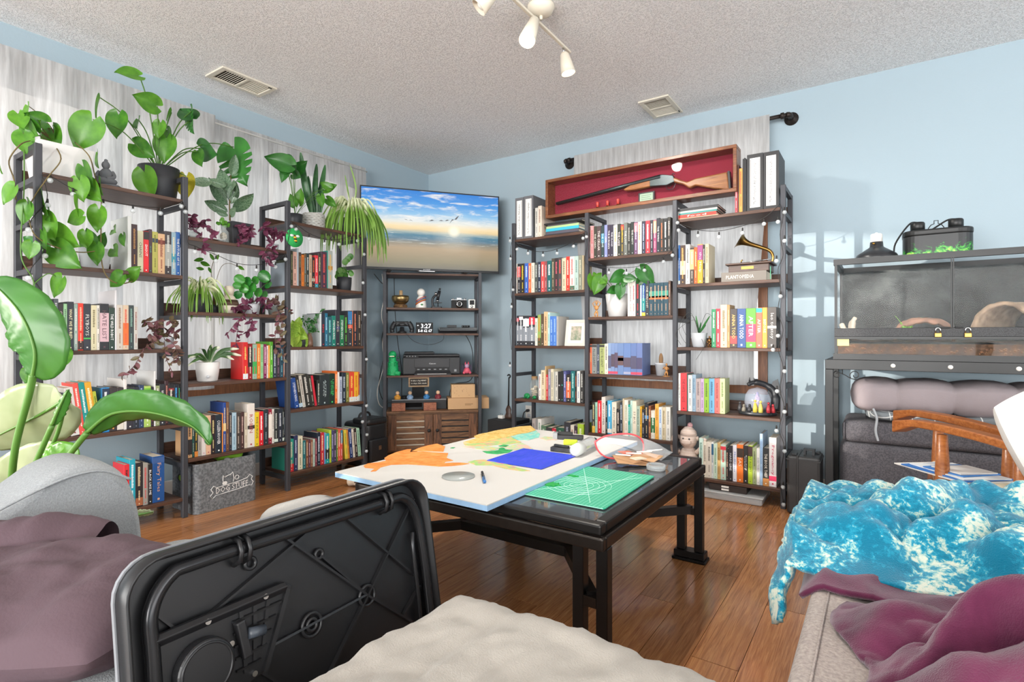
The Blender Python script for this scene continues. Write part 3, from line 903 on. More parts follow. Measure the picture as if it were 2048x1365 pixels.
# ---------------------------------------------------------------- television
TL = Vector((.249, -1.01, 0)); TR = Vector((.911, -.1465, 0)); TW = (TR-TL).length; TROT = math.atan2(TR.y-TL.y, TR.x-TL.x)
TZ0, TZ1 = 1.446, 2.072
tv = thing('television', 'wide flat television showing a beach at sunset, standing on the corner rack', 'television', (TL.x, TL.y, TZ0), TROT)
TH_ = TZ1-TZ0
put('case', MB().box((0, 0, 0), (TW, .035, TH_)).box((.2, .035, .05), (TW-.2, .06, TH_*.6)), m_black, tv, False, bev=.003)
put('bezel', MB().box((0, -.004, 0), (TW, 0, .018)).box((0, -.004, TH_-.009), (TW, 0, TH_)).box((0, -.004, .018), (.009, 0, TH_-.009)).box((TW-.009, -.004, .018), (TW, 0, TH_-.009)), m_black, tv, False)
def tv_mat():
    m = bpy.data.materials.new('beach_sunset_picture'); m.use_nodes = True; nt = m.node_tree; b = nt.nodes['Principled BSDF']; b.inputs['Base Color'].default_value = (.01, .01, .01, 1); b.inputs['Roughness'].default_value = .25
    tc = nt.nodes.new('ShaderNodeTexCoord'); sp = nt.nodes.new('ShaderNodeSeparateXYZ'); nt.links.new(tc.outputs['Generated'], sp.inputs[0])
    n0 = noise(nt, coords(nt, (3, 1, 14), kind='Generated'), 3, 4, .6)
    def mth(op, a, b2=None):
        q = nt.nodes.new('ShaderNodeMath'); q.operation = op
        for i, x in enumerate((a, b2)):
            if x is None: continue
            if isinstance(x, (int, float)): q.inputs[i].default_value = x
            else: nt.links.new(x, q.inputs[i])
        return q.outputs[0]
    jit = mth('MULTIPLY', mth('SUBTRACT', n0.outputs[0], .5), .05)
    zz = mth('ADD', mth('ADD', sp.outputs['Z'], jit), mth('MULTIPLY', sp.outputs['X'], .0))
    r = ramp(nt, zz, [(0, '#6e6a5c'), (.10, '#8f8468'), (.26, '#b09a7c'), (.33, '#8f8a7c'), (.38, '#5f7f92'), (.43, '#4c7f96'), (.465, '#9fb0ac'), (.50, '#e8cfa0'), (.54, '#f4dcae'), (.60, '#dfe2dc'), (.70, '#8fc0e4'), (.85, '#4a96dc'), (1, '#2f7fd2')])
    # clouds streaming from the upper left, small pink ones on the right
    nc = noise(nt, coords(nt, (2.2, 1, 7), (0, .42, 0), 'Generated'), 2.2, 6, .62, .6)
    cl = ramp(nt, nc.outputs[0], [(.50, '#000000'), (.66, '#ffffff')])
    sky = ramp(nt, sp.outputs['Z'], [(.53, '#000000'), (.62, '#ffffff')])
    f1 = mth('MULTIPLY', mth('MULTIPLY', cl.outputs[0], sky.outputs[0]), .85)
    mx = nt.nodes.new('ShaderNodeMix'); mx.data_type = 'RGBA'; nt.links.new(f1, mx.inputs['Factor']); nt.links.new(r.outputs[0], mx.inputs['A']); mx.inputs['B'].default_value = lin('#f2efe9')
    # foam lines on the water
    nf = noise(nt, coords(nt, (2, 1, 26), (0, .06, 0), 'Generated'), 3, 4, .7, .8); ff = ramp(nt, nf.outputs[0], [(.56, '#000000'), (.68, '#ffffff')])
    sea = ramp(nt, sp.outputs['Z'], [(.27, '#000000'), (.33, '#ffffff'), (.44, '#ffffff'), (.48, '#000000')])
    f2 = mth('MULTIPLY', mth('MULTIPLY', ff.outputs[0], sea.outputs[0]), .7)
    m2 = nt.nodes.new('ShaderNodeMix'); m2.data_type = 'RGBA'; nt.links.new(f2, m2.inputs['Factor']); nt.links.new(mx.outputs['Result'], m2.inputs['A']); m2.inputs['B'].default_value = lin('#e6ece8')
    # the sun low over the water
    dx = mth('MULTIPLY', mth('SUBTRACT', sp.outputs['X'], .66), 1.75); dz = mth('SUBTRACT', sp.outputs['Z'], .505)
    dist = mth('SQRT', mth('ADD', mth('MULTIPLY', dx, dx), mth('MULTIPLY', dz, dz)))
    sg = ramp(nt, dist, [(.0, '#ffffff'), (.035, '#ffffff'), (.09, '#8a8a8a'), (.3, '#000000')])
    m3 = nt.nodes.new('ShaderNodeMix'); m3.data_type = 'RGBA'; nt.links.new(sg.outputs[0], m3.inputs['Factor']); nt.links.new(m2.outputs['Result'], m3.inputs['A']); m3.inputs['B'].default_value = lin('#fff6de')
    nt.links.new(m3.outputs['Result'], b.inputs['Emission Color']); b.inputs['Emission Strength'].default_value = .62
    return m
sc = put('screen', MB().box((.009, -.0022, .018), (TW-.009, -.0006, TH_-.009)), tv_mat(), tv, False)
for x, z, s, r in ((.33, .615, .035, -.2), (.475, .62, .045, .3), (.545, .63, .04, .1), (.59, .635, .036, .35), (.66, .66, .04, 1.2)):
    b = MB(); a = Vector((x*TW, -.0026, z*TH_))
    for sg in (-1, 1):
        b.add([a, a+Vector((sg*s*.5, 0, s*(.22 if sg > 0 else .1)+sg*r*.012)), a+Vector((sg*s, 0, sg*r*.03)), a+Vector((sg*s*.45, 0, s*.06))], [(0, 1, 2, 3)])
    put('bird_picture', b, mat('bird_dark', '#4a4a4c', .6, emit='#4a4a4c', estr=.5), sc, False)
put('emblem_bar', MB().box((TW*.46-.07, -.012, -.012), (TW*.46+.07, 0, .004)), m_black, tv, False, bev=.004)
V, Fc = fit_text('SONY', .055, .010); put('maker_lettering', MB().add([(v.x+TW*.46, -.0045, v.y+.009) for v in V], Fc), mat('silver_print', '#d8dadc', .4), tv, False)
put('emblem_bar_stripe', MB().box((TW*.46-.06, -.0128, -.005), (TW*.46+.06, -.0115, -.001)), m_chrome, tv, False)
for x in (.2, TW-.3):
    put('foot', MB().hexa([Vector(p) for p in ((x, -.05, CZ[4]-TZ0+.0006), (x+.03, -.05, CZ[4]-TZ0+.0006), (x+.03, .09, CZ[4]-TZ0+.0006), (x, .09, CZ[4]-TZ0+.0006), (x, .0, .004), (x+.03, .0, .004), (x+.03, .03, .004), (x, .03, .004))]), m_black, tv, False)
# ---------------------------------------------------------------- things on the rack
z = CZ[3]+.0006
p = CP(801, 600, .12)
t = cthing('singing_bowl', 'bronze singing bowl with a mallet, first on the rack board under the television', 'bowl', p.x, .12, z)
put('bowl', MB().lathe([(.02, .030), (.045, .036), (.064, .056), (.070, .078), (.066, .098), (.060, .100), (.061, .096), (.063, .078), (.055, .056), (.03, .042), (.001, .040)], 28), mat('hammered_bronze', '#a58e62', .3, .9, vary=.2, vscale=40, bumps=.2), t, False)
put('ring_cushion', MB().lathe([(.025, .002), (.048, .0), (.056, .014), (.048, .030), (.030, .032), (.025, .002)], 24), mix2('brown_gold_cloth', '#4a3020', '#8a6a40', 60, .4, .6), t, False)
put('mallet', MB().tube([(.004, 0, .05), (.004, 0, .10), (.003, 0, .142)], [.012, .014, .013], 12), mat('pale_mallet_wood', '#c4a276', .5), t, False)
p = CP(842, 600, .12)
t = cthing('peg_doll', 'white ceramic peg doll with painted stripes between the bowl and the microscope', 'figurine', p.x, .12, z)
bd = put('body', MB().lathe([(.001, 0), (.042, 0), (.044, .01), (.040, .05), (.030, .085), (.018, .10), (.001, .102)], 24), m_white, t, False)
put('head', MB().sphere((0, 0, .128), .033, 16, 10), m_white, t, False)
for k, (c, zz) in enumerate((('#c0402c', .072), ('#2a4a9a', .060), ('#d8a040', .052), ('#b03a2a', .044))):
    put('painted_stripe', MB().tube([(.0435*math.cos(a)*(1-(zz+.02*math.sin(a+1)-.03)*3.4*.25), .0435*math.sin(a)*(1-(zz-.03)*.85), zz+.022*math.cos(a+.4)) for a in [PI+.3+i*.25 for i in range(11)]], .0034, 6), mat('stripe_'+c[1:], c, .5), bd, False)
put('painted_leaf', MB().sphere((.006, -.043, .028), .010, 8, 6, (1, .3, .7)), mat('leaf_green_paint', '#2a7a3a', .5), bd, False)
p = CP(873, 600, .12)
t = cthing('microscope', 'small black and chrome toy microscope beside the vintage camera', 'microscope', p.x, .12, z)
put('base', MB().prism(rrect(.085, .07, .012), 0, .014), m_black, t, False, bev=.002)
put('arm', MB().tube(smooth_path([(-.025, 0, .012), (-.034, 0, .05), (-.028, 0, .085), (-.005, 0, .105), (.012, 0, .102)]), .009, 10), m_black, t, False)
put('stage', MB().cbox((.012, 0, .048), (.062, .055, .006)).cyl((.012, 0, .016), (.012, 0, .045), .004, 8), m_black, t, False)
put('tube', MB().cyl((.008, 0, .068), (.024, 0, .145), .0125, 14).cyl((.025, 0, .150), (.0275, 0, .165), .008, 12), m_black, t, False)
put('objective', MB().cyl((.006, 0, .054), (.008, 0, .07), .008, 12, .010), m_chrome, t, False)
for k in (-1, 1): put('objective', MB().cyl((.008+k*.012, .004, .056), (.008+k*.005, 0, .070), .004, 8), m_chrome, t, False)
put('focus_knob', MB().cyl((-.005, -.024, .118), (-.005, .024, .118), .012, 14), m_chrome, t, False)
p = CP(918, 600, .10)
t = cthing('vintage_camera', 'vintage black and silver folding camera on the rack under the television', 'camera', p.x, .10, z)
put('body', MB().box((-.062, -.018, 0), (.062, .018, .066)), mix2('black_leatherette', '#1c1c1d', '#2c2c2d', 300, .4, .6, bumps=.3, bscale=400), t, False, bev=.004)
put('top_plate', MB().box((-.062, -.018, .066), (.062, .018, .074)).box((-.018, -.014, .074), (.022, .014, .088)), m_chrome, t, False, bev=.003)
put('lens_board', MB().lathe([(.001, 0), (.030, 0), (.030, .010), (.022, .014), (.022, .026), (.016, .026), (.014, .018), (.001, .018)], 24, (0, -.018, .035), Matrix.Rotation(PI/2, 4, 'X')), m_chrome, t, False)
put('lens', MB().sphere((0, -.040, .035), .013, 14, 8, (1, .3, 1)), m_screen, t, False)
for x in (-.048, .046): put('dial', MB().cyl((x, 0, .074), (x, 0, .082), .010, 14), m_chrome, t, False)
p = CP(944, 600, .08)
t = cthing('light_meter', 'small silver and black light meter at the end of the rack board', 'light meter', p.x, .07, z)
put('body', MB().box((-.030, -.014, 0), (.024, .014, .074)), mat('satin_silver', '#c0bfb8', .35, .6), t, False, bev=.003)
put('window', MB().box((-.022, -.0155, .030), (.016, -.0138, .066)), m_blackm, t, False)
put('dial', MB().lathe([(.001, 0), (.011, 0), (.009, .005), (.001, .005)], 16, (-.004, -.0142, .015), Matrix.Rotation(PI/2, 4, 'X')), m_chrome, t, False)
z = CZ[2]+.0006
p = CP(804, 650, .10)
t = cthing('game_controller', 'black game controller on a charging stand beside the clock', 'game controller', p.x, .10, z)
put('stand', MB().lathe([(.001, 0), (.038, 0), (.036, .012), (.020, .020), (.016, .05), (.001, .052)], 20), m_black, t, False)
b = MB().box((-.055, -.014, .055), (.055, .016, .095))
put('body', b, m_black, t, False, bev=.010, seg=3)
for s in (-1, 1):
    put('grip', MB().tube(smooth_path([(s*.050, 0, .085), (s*.068, 0, .062), (s*.078, .0, .030), (s*.074, 0, .006)]), [.020]*6+[.020]*6+[.017]*6+[.012], 10), m_black, t, False)
    put('thumbstick', MB().cyl((s*.024, -.013, .066), (s*.024, -.024, .066), .009, 12), m_blackm, t, False)
put('touchpad', MB().box((-.022, -.0155, .074), (.022, -.0138, .092)), m_blackm, t, False)
p = CP(849, 650, .09)
t = cthing('digital_clock', 'black digital clock reading 3:27 on the rack', 'clock', p.x, .09, z)
put('case', MB().box((-.068, -.010, 0), (.068, .018, .086)), m_blackm, t, False, bev=.003)
m_led = mat('white_led', '#f4f6f8', .4, emit='#f4f8ff', estr=1.6)
for s, x, zz, L, H in (('3:27', .012, .058, .078, .036), ('5-8 62 67', .004, .020, .108, .020), ('-', -.052, .062, .010, .004)):
    V, Fc = fit_text(s, L, H); put('lit_digits', MB().add([(v.x+x, -.0108, v.y+zz) for v in V], Fc), m_led, t, False)
p = CP(914, 660, .12)
t = cthing('game_console', 'flat black game console on the rack beside the clock', 'game console', p.x+.005, .13, z)
put('lower_half', MB().hexa([Vector(q) for q in ((-.15, -.09, 0), (.15, -.09, 0), (.15, .1, 0), (-.15, .1, 0), (-.156, -.11, .022), (.15, -.11, .022), (.15, .1, .022), (-.156, .1, .022))]), m_black, t, False)
put('upper_half', MB().box((-.156, -.11, .0255), (.15, .1, .046)), mat('gloss_black', '#16181a', .2), t, False, bev=.002)
put('seam', MB().box((-.148, -.10, .021), (.146, .09, .027)), m_grey, t, False)
t = cthing('adapter_box', 'small black box lying on the flat game console', 'box', p.x-.035, .12, z+.0468)
put('case', MB().box((-.045, -.02, 0), (.03, .03, .020)), m_black, t, False, bev=.003)
t = cthing('sensor_bar', 'little black camera sensor lying on the flat game console', 'camera', p.x+.07, .10, z+.0468)
put('case', MB().box((-.035, -.015, 0), (.032, .012, .018)), m_black, t, False, bev=.005)
for x in (-.02, .0, .02): put('lens', MB().cyl((x, -.015, .009), (x, -.0165, .009), .005, 10), m_screen, t, False)
# printer, dinosaur, bat
z = CZ[1]+.0006
def plocal(px0, px1, y): return CP(px0, 700, y).x, CP(px1, 700, y).x
x0, x1 = plocal(805, 921, .03)
t = cthing('printer', 'black inkjet printer with its paper tray out on the rack', 'printer', (x0+x1)/2, .03, z)
hw = (x1-x0)/2; H = .165
put('body', MB().box((-hw, 0, 0), (hw, .25, H*.86)), m_black, t, False, bev=.012, seg=3)
put('scanner_lid', MB().box((-hw+.004, .004, H*.865), (hw-.004, .25, H*.985)), m_black, t, False, bev=.008, seg=3)
put('document_feeder', MB().box((-hw+.012, .03, H*.985), (hw*.1, .2, H*1.10)), m_black, t, False, bev=.008, seg=3)
put('front_panel', MB().box((-hw*.60, -.006, H*.36), (hw*.62, .002, H*.80)), mat('dark_grey_plastic', '#2e2f32', .5), t, False, bev=.003)
put('paper_slot', MB().box((-hw*.56, -.004, H*.10), (hw*.60, .001, H*.34)), m_blackm, t, False)
for k in range(6): put('guide_rib', MB().box((-hw*.5+k*hw*.19, -.007, H*.25), (-hw*.5+k*hw*.19+.018, -.003, H*.29)), m_grey, t, False)
put('output_tray', MB().hexa([Vector(q) for q in ((-hw*.60, -.028, .0), (hw*.66, -.028, .0), (hw*.62, 0, .01), (-hw*.55, 0, .01), (-hw*.60, -.028, .008), (hw*.66, -.028, .008), (hw*.62, 0, .036), (-hw*.55, 0, .036))]), m_black, t, False)
put('paper', MB().box((-hw*.5, -.0285, .0082), (hw*.5, -.004, .0105)), m_white, t, False)
put('control_panel', MB().box((-hw*.9, -.003, H*.80), (-hw*.45, .02, H*.95)), m_blackm, t, False)
for k in range(4): put('button', MB().cyl((-hw*.85+k*.022, -.003, H*.9), (-hw*.85+k*.022, -.005, H*.9), .005, 10), m_grey, t, False)
V, Fc = fit_text('Canon', .052, .012); put('maker_lettering', MB().add([(v.x+.004, -.0068, v.y+H*.55) for v in V], Fc), mat('silver_print'), t, False)
put('badge', MB().box((hw*.78, -.0015, H*.15), (hw*.86, -.0002, H*.26)), m_grey, t, False)
p = CP(791, 740, .05)
m_glit = mix2('green_glitter', '#0c8a4c', '#25c878', 260, .42, .6, .25, bumps=.6, bscale=420)
t = cthing('toy_dinosaur', 'glittery green dinosaur ornament at the end of the printer board', 'figurine', .046, .05, z)
put('body', MB().tube(smooth_path([(0, 0, .0), (.002, 0, .06), (0, 0, .11), (-.004, 0, .145)]), [.044]*6+[.040]*6+[.030]*6+[.026], 14), m_glit, t, False)
put('head', MB().sphere((.0, -.014, .163), .031, 14, 10, (1, 1.2, .95)).sphere((-.004, -.040, .155), .020, 10, 8, (1.2, 1, .7)), m_glit, t, False)
put('mouth', MB().box((-.020, -.0605, .148), (.014, -.050, .153)), mat('pale_teeth', '#e8e4d0', .5), t, False)
put('tail', MB().tube(smooth_path([(.015, -.015, .02), (.038, -.03, .016), (.06, -.036, .012)]), [.024]*6+[.018]*6+[.008], 10), m_glit, t, False)
for s in (-1, 1): put('arm', MB().tube([(s*.02, -.03, .095), (s*.024, -.052, .085)], [.010, .006], 8), m_glit, t, False)
for k in range(4): put('back_spike', MB().lathe([(.010, 0), (.001, .022)], 6, (.03+.002*k, 0, .035+.034*k), Matrix.Rotation(PI/2, 4, 'Y')), mat('dark_green_spike', '#1c5a3a', .4), t, False)
p = CP(934, 740, .05)
t = cthing('toy_monster', 'small pink toy monster with dark bat wings beside the printer', 'figurine', p.x, .06, z)
m_pk = mat('coral_toy', '#d0566a', .5)
put('body', MB().lathe([(.001, .006), (.026, .010), (.028, .03), (.016, .052), (.001, .055)], 16), m_pk, t, False)
put('head', MB().sphere((0, -.002, .066), .019, 14, 10), mat('lilac_toy', '#b08aa8', .5), t, False)
for s in (-1, 1):
    put('leg', MB().tube([(s*.014, -.004, .022), (s*.030, -.018, .008)], [.012, .010], 8), m_pk, t, False)
    put('wing', MB().prism([(s*.008, .03), (s*.036, .085), (s*.044, .045), (s*.034, .02)][::s], .018, .023, Matrix(((1, 0, 0, 0), (0, 0, 1, 0), (0, 1, 0, 0), (0, 0, 0, 1)))), mat('dusk_wing', '#3a3048', .6), t, False)
    put('ear', MB().lathe([(.008, 0), (.001, .026)], 8, (s*.012, 0, .078)), m_pk, t, False)
# things on the cabinet top
z = CZ[0]+.0006
xa, xb = plocal(783, 893, .09)
t = cthing('disc_player', 'low black disc player on the louvred cabinet', 'media player', (xa+xb)/2, .09, z)
hw = (xb-xa)/2
put('case', MB().box((-hw, 0, 0), (hw, .15, .075)), m_black, t, False, bev=.003)
put('display_window', MB().box((-hw*.5, -.002, .02), (hw*.1, .001, .055)), m_screen, t, False)
put('top_strip', MB().box((-hw*.98, .002, .075), (hw*.98, .145, .080)), m_grey, t, False)
zt = z+.0806
for i, (px, c, c2) in enumerate(((795, '#d89a3a', 'yellow'), (820, '#8aa8c8', 'pale blue'), (853, '#3a7ab0', 'bright blue'), (876, '#7a2a34', 'dark red'))):
    p = CP(px, 795, .11)
    t = cthing('monk_figurine', f'small bald monk figurine in {c2} robe sitting on the disc player', 'figurine', p.x, .115, zt, 'monk figurines on the disc player')
    put('robe', MB().lathe([(.001, 0), (.024, 0), (.025, .010), (.019, .028), (.010, .038), (.001, .039)], 16), mat('robe_'+c[1:], c, .6), t, False)
    put('head', MB().sphere((0, -.002, .051), .0155, 14, 10), mat('doll_skin', '#e2bc98', .5), t, False)
    for s in (-1, 1): put('sleeve', MB().tube([(s*.014, -.004, .028), (s*.020, -.014, .018), (s*.006, -.021, .020)], [.007, .0075, .005], 8), mat('robe_'+c[1:]), t, False)
m_redwood = wood('reddish_wood_block', '#7a4430', '#a5694c', 0, 8, .6, 8)
for px, w_, wl in ((797, .105, 'between the orange-robed monk and the rack post'), (860, .100, 'below the bright-blue monk')):
    p = CP(px, 815, .025)
    put('wooden_block', MB().cbox((0, 0, .030), (w_, .05, .060)).xf(CM @ Matrix.Translation((p.x, .04, z))), m_redwood, label='reddish wooden block before the disc player, '+wl, cat='block', group='wooden blocks on the cabinet', bev=.002)
xa, xb = plocal(896, 978, .05)
m_card = mat('corrugated_cardboard', '#c09a72', .85, vary=.05, vscale=14)
t = cthing('cardboard_box', 'long flat cardboard box reaching past the rack on the cabinet', 'box', (xa+xb)/2, .05, z, 'cardboard boxes on the cabinet')
hw = (xb-xa)/2
put('carton', MB().box((-hw, 0, 0), (hw, .2, .088)), m_card, t, False, bev=.002)
put('tape_seam', MB().box((-hw+.001, .09, .088), (hw-.001, .11, .0886)), mat('packing_tape', '#b08a60', .3), t, False)
put('printed_line', MB().box((-.03, -.0006, .038), (.035, .0002, .043)).box((-.03, -.0006, .03), (.02, .0002, .0335)), mat('brown_print', '#8a6a48', .8), t, False)
xa, xb = plocal(903, 950, .07)
t = cthing('cardboard_box', 'smaller speckled cardboard box on top of the long box', 'box', (xa+xb)/2, .07, z+.0888, 'cardboard boxes on the cabinet')
hw = (xb-xa)/2
put('carton', MB().box((-hw, 0, 0), (hw, .12, .108)), mat('pale_cardboard', '#cba67c', .85, vary=.05), t, False, bev=.002)
for k in range(22): put('ink_speck', MB().cbox((rnd.uniform(-hw*.9, hw*.9), -.0003, rnd.uniform(.01, .1)), (rnd.uniform(.002, .006), .0008, .0022)), mat('dark_ink', '#4a3a30', .8), t, False)
# tower and the little sign in front of it
xa, xb = plocal(824, 849, .2)
t = cthing('tower_speaker', 'narrow black tower standing behind the little framed sign', 'speaker', (xa+xb)/2, .285, z)
put('cabinet', MB().cbox((0, -.005, .088), (xb-xa, .02, .176)), m_blackm, t, False, bev=.002)
xa, xb = plocal(817, 858, .03)
zs0, zs1 = CP(838, 774, .03).z, CP(838, 756, .03).z
t = cthing('word_sign', 'small dark sign in a wooden frame hanging under the printer board', 'sign', (xa+xb)/2, .02, zs0)
hw = (xb-xa)/2; hs = CZ[1]-.016-.0006-zs0
m_sf = wood('sign_frame_wood', '#7a6248', '#a58a68', 0, 8, .6, 8)
for a, b in (((-hw, -.006, 0), (hw, .012, .010)), ((-hw, -.006, hs-.010), (hw, .012, hs)), ((-hw, -.006, .010), (-hw+.011, .012, hs-.010)), ((hw-.011, -.006, .010), (hw, .012, hs-.010))):
    put('frame_rail', MB().box(a, b), m_sf, t, False)
put('board', MB().box((-hw+.011, 0, .010), (hw-.011, .008, hs-.010)), mat('slate_board', '#2e2a26', .8), t, False)
for s, zz, H in (('It takes a big HEART', hs*.64, .014), ('to shape little minds', hs*.36, .013)):
    V, Fc = fit_text(s, hw*1.5, H); put('lettering', MB().add([(v.x, -.0008, v.y+zz) for v in V], Fc), mat('chalk_print', '#e8e2d4', .8), t, False)
p = CP(806, 800, .2)
t = cthing('power_hub', 'round black cable hub behind the monk figurines', 'hub', p.x+.015, .195, zt)
put('puck', MB().lathe([(.001, 0), (.035, 0), (.036, .012), (.030, .020), (.001, .021)], 20), m_black, t, False)
# ================================================================ coffee table with the map board
def PZ(pts, z): return [tuple(PX(x, y, 2, z)[:2]) for x, y in pts]
def ccw(P):
    a = sum(P[i][0]*P[(i+1) % len(P)][1]-P[(i+1) % len(P)][0]*P[i][1] for i in range(len(P))); return P if a > 0 else P[::-1]
def slab(pts, z, th): return MB().prism(ccw(PZ(pts, z)), z, z+th)
m_iron = mat('black_iron', '#1f1d1c', .38, .5, vary=.15, vscale=30); m_edge = mat('worn_bronze_edge', '#2c2622', .35, .6, vary=.5, vscale=40)
TX0, TX1, TY0, TY1, TZ = 1.885, 2.852, -2.385, -1.390, .425
tb = thing('coffee_table', 'square black iron coffee table with glass top and bronze edge', 'table', ((TX0+TX1)/2, (TY0+TY1)/2, 0))
fwd = .036
for lo, hi in (((TX0, TY0, TZ-.030), (TX1, TY0+fwd, TZ)), ((TX0, TY1-fwd, TZ-.030), (TX1, TY1, TZ)), ((TX0, TY0+fwd, TZ-.030), (TX0+fwd, TY1-fwd, TZ)), ((TX1-fwd, TY0+fwd, TZ-.030), (TX1, TY1-fwd, TZ))):
    put('top_rail', MB().box(lo, hi), m_iron, tb, bev=.006, seg=2)
e = .012
for lo, hi in (((TX0-e, TY0-e, TZ-.066), (TX1+e, TY0+.01, TZ-.0305)), ((TX0-e, TY1-.01, TZ-.066), (TX1+e, TY1+e, TZ-.0305)), ((TX0-e, TY0+.01, TZ-.066), (TX0+.01, TY1-.01, TZ-.0305)), ((TX1-.01, TY0+.01, TZ-.066), (TX1+e, TY1-.01, TZ-.0305))):
    put('apron', MB().box(lo, hi), m_edge, tb, bev=.005, seg=2)
m_tglass = mat('smoked_table_glass', '#6a7076', .03, trans=.55, ior=1.45, spec=.8)
put('glass_top', MB().box((TX0+fwd, TY0+fwd, TZ-.012), (TX1-fwd, TY1-fwd, TZ-.003)), m_tglass, tb)
LG = [(TX0+.04, TY0+.03), (TX1-.04, TY0+.03), (TX1-.04, TY1-.03), (TX0+.04, TY1-.03)]
for (x, y) in LG:
    for dx in (-.036, .036): put('leg', MB().cbox((x+dx, y, (TZ-.066)/2+.02), (.034, .034, TZ-.066-.04)), m_iron, tb, bev=.002, seg=1)
    put('foot', MB().cbox((x, y, .026), (.125, .06, .028)).cbox((x, y, .006), (.138, .074, .0118)), m_iron, tb, bev=.003, seg=1)
    put('leg_block', MB().cbox((x, y, .205), (.038, .034, .028)), m_edge, tb)
RX0, RX1, RY0, RY1, RZ = 2.137, 2.600, -2.10, -1.655, .21
for a, b in (((RX0, RY0), (RX1, RY0)), ((RX1, RY0), (RX1, RY1)), ((RX1, RY1), (RX0, RY1)), ((RX0, RY1), (RX0, RY0))):
    put('stretcher', MB().bar((*a, RZ), (*b, RZ), .030, .034), m_iron, tb)
for (a, b) in zip(((RX0, RY0), (RX1, RY0), (RX1, RY1), (RX0, RY1)), LG): put('stretcher', MB().bar((*a, RZ), (*b, RZ), .030, .034), m_iron, tb)
# board and the painted map
BZ = .4256; BT = .019; BX0, BX1, BY0, BY1 = 1.845, 2.530, -2.462, -1.292
bd = thing('foam_board', 'large white foam board with blue edges lying on the coffee table', 'board', ((BX0+BX1)/2, (BY0+BY1)/2, BZ))
put('blue_core', MB().box((BX0, BY0, BZ), (BX1, BY1, BZ+BT-.003)), mat('blue_foam', '#8fb2d2', .85, vary=.12, vscale=50, bumps=.4), bd)
put('white_face', MB().box((BX0, BY0, BZ+BT-.003), (BX1, BY1, BZ+BT)), mat('white_board_paint', '#c9c6c1', .6), bd)
MZ = BZ+BT+.0003
def cr1(p): return [(660+x/4.483, 840+y/4.483) for x, y in p]
def cr2(p): return [(900+x/4.483, 840+y/4.483) for x, y in p]
m_or = mix2('orange_felt', '#dd7a2c', '#ee9850', 30, .35, .7, .9)
def mapmix(n, a, b, c=None, s=40): return mix2('map_'+n, a, b, s, .4, .56, .9, c3=c)
mg, mtn = mapmix('gold', '#c9a24e', '#dcbb74'), mapmix('teal', '#6ab8ae', '#8fcab8', '#c89a70')
mgr, mmix = mapmix('green', '#1f8a4a', '#35a05a'), mapmix('mixed', '#d8a878', '#8fbf70', '#c87a8a', 22); mpk = mapmix('pink', '#d8a898', '#9cc098', '#e0b060', 26)
PIECES = [
 ('orange', m_or, cr1([(300, 415), (340, 395), (430, 385), (505, 370), (487, 347), (525, 322), (595, 293), (690, 268), (728, 266), (716, 292), (830, 288), (890, 293), (1060, 302), (1045, 345), (1105, 368), (1035, 378), (1020, 392), (1100, 388), (1185, 388), (1250, 396), (1190, 406), (1090, 416), (980, 421), (860, 411), (700, 401), (550, 405), (455, 428), (412, 462), (365, 467), (402, 440), (315, 432)])),
 ('bright orange', m_or, cr1([(738, 283), (792, 257), (880, 232), (960, 217), (1032, 242), (1017, 288), (905, 285), (822, 284)])),
 ('gold', mg, cr2([(118, 205), (160, 190), (232, 168), (214, 150), (262, 130), (330, 118), (400, 100), (520, 80), (620, 62), (722, 55), (770, 95), (700, 118), (620, 128), (540, 150), (430, 172), (300, 203), (200, 214)])),
 ('teal', mtn, cr2([(545, 152), (625, 130), (702, 120), (772, 98), (806, 130), (795, 160), (700, 184), (600, 182)])),
 ('patchwork', mmix, cr2([(120, 214), (200, 216), (300, 206), (430, 175), (540, 153), (600, 184), (640, 204), (540, 222), (430, 226), (330, 236), (200, 240), (135, 232)])),
 ('pink and green', mpk, cr2([(110, 245), (190, 242), (330, 238), (430, 250), (560, 230), (640, 207), (700, 235), (745, 265), (640, 276), (565, 272), (470, 250), (360, 282), (290, 272), (180, 255)])),
 ('dark green', mgr, cr2([(292, 284), (360, 284), (432, 275), (445, 256), (480, 252), (500, 268), (562, 274), (530, 296), (420, 310), (330, 303)])),
 ('small dark green', mgr, cr2([(435, 236), (480, 226), (526, 231), (505, 245), (455, 246)])),
 ('striped', mmix, cr2([(160, 382), (220, 366), (300, 360), (400, 376), (520, 405), (600, 430), (720, 460), (640, 463), (500, 442), (380, 411), (235, 410)])),
 ('pale green', mpk, cr2([(805, 168), (850, 152), (940, 158), (1060, 146), (1110, 138), (1060, 158), (940, 184), (860, 186)])),
 ('tiny green', mgr, cr2([(2, 256), (20, 250), (46, 250), (30, 258)])),
]
for n, m, P in PIECES:
    put('map_piece', slab(P, MZ, .0014), m, label=f'{n} felt map piece glued on the white board', cat='map piece', group='world map pieces on the board')
put('canvas_sheet', slab(cr2([(330, 368), (660, 260), (1140, 325), (820, 445)]), MZ+.0018, .0022), mix2('blue_purple_paint', '#1540c8', '#3a48d8', 26, .3, .7, .45, 4, .6, .5, 60, stretch=(3, .6, 1), c3='#5a38b8'), label='blue and purple painted canvas sheet on the map board', cat='painting')
c0 = PX(917, 954, 2, MZ); r0 = abs((PX(950, 954, 2, MZ)-c0).length)
put('glass_disc', MB().lathe([(.001, 0), (r0, 0), (r0, .004), (.001, .004)], 40, (c0.x, c0.y, MZ)), mat('frosted_glass_disc', '#b8bcb8', .25, trans=.3), label='round frosted glass disc beside the pen on the map board', cat='glass disc')
a, b = PX(964, 944, 2, MZ+.006), PX(969.5, 964, 2, MZ+.006)
t = thing('pen', 'blue and black ballpoint pen beside the glass disc', 'pen', (a.x, a.y, MZ))
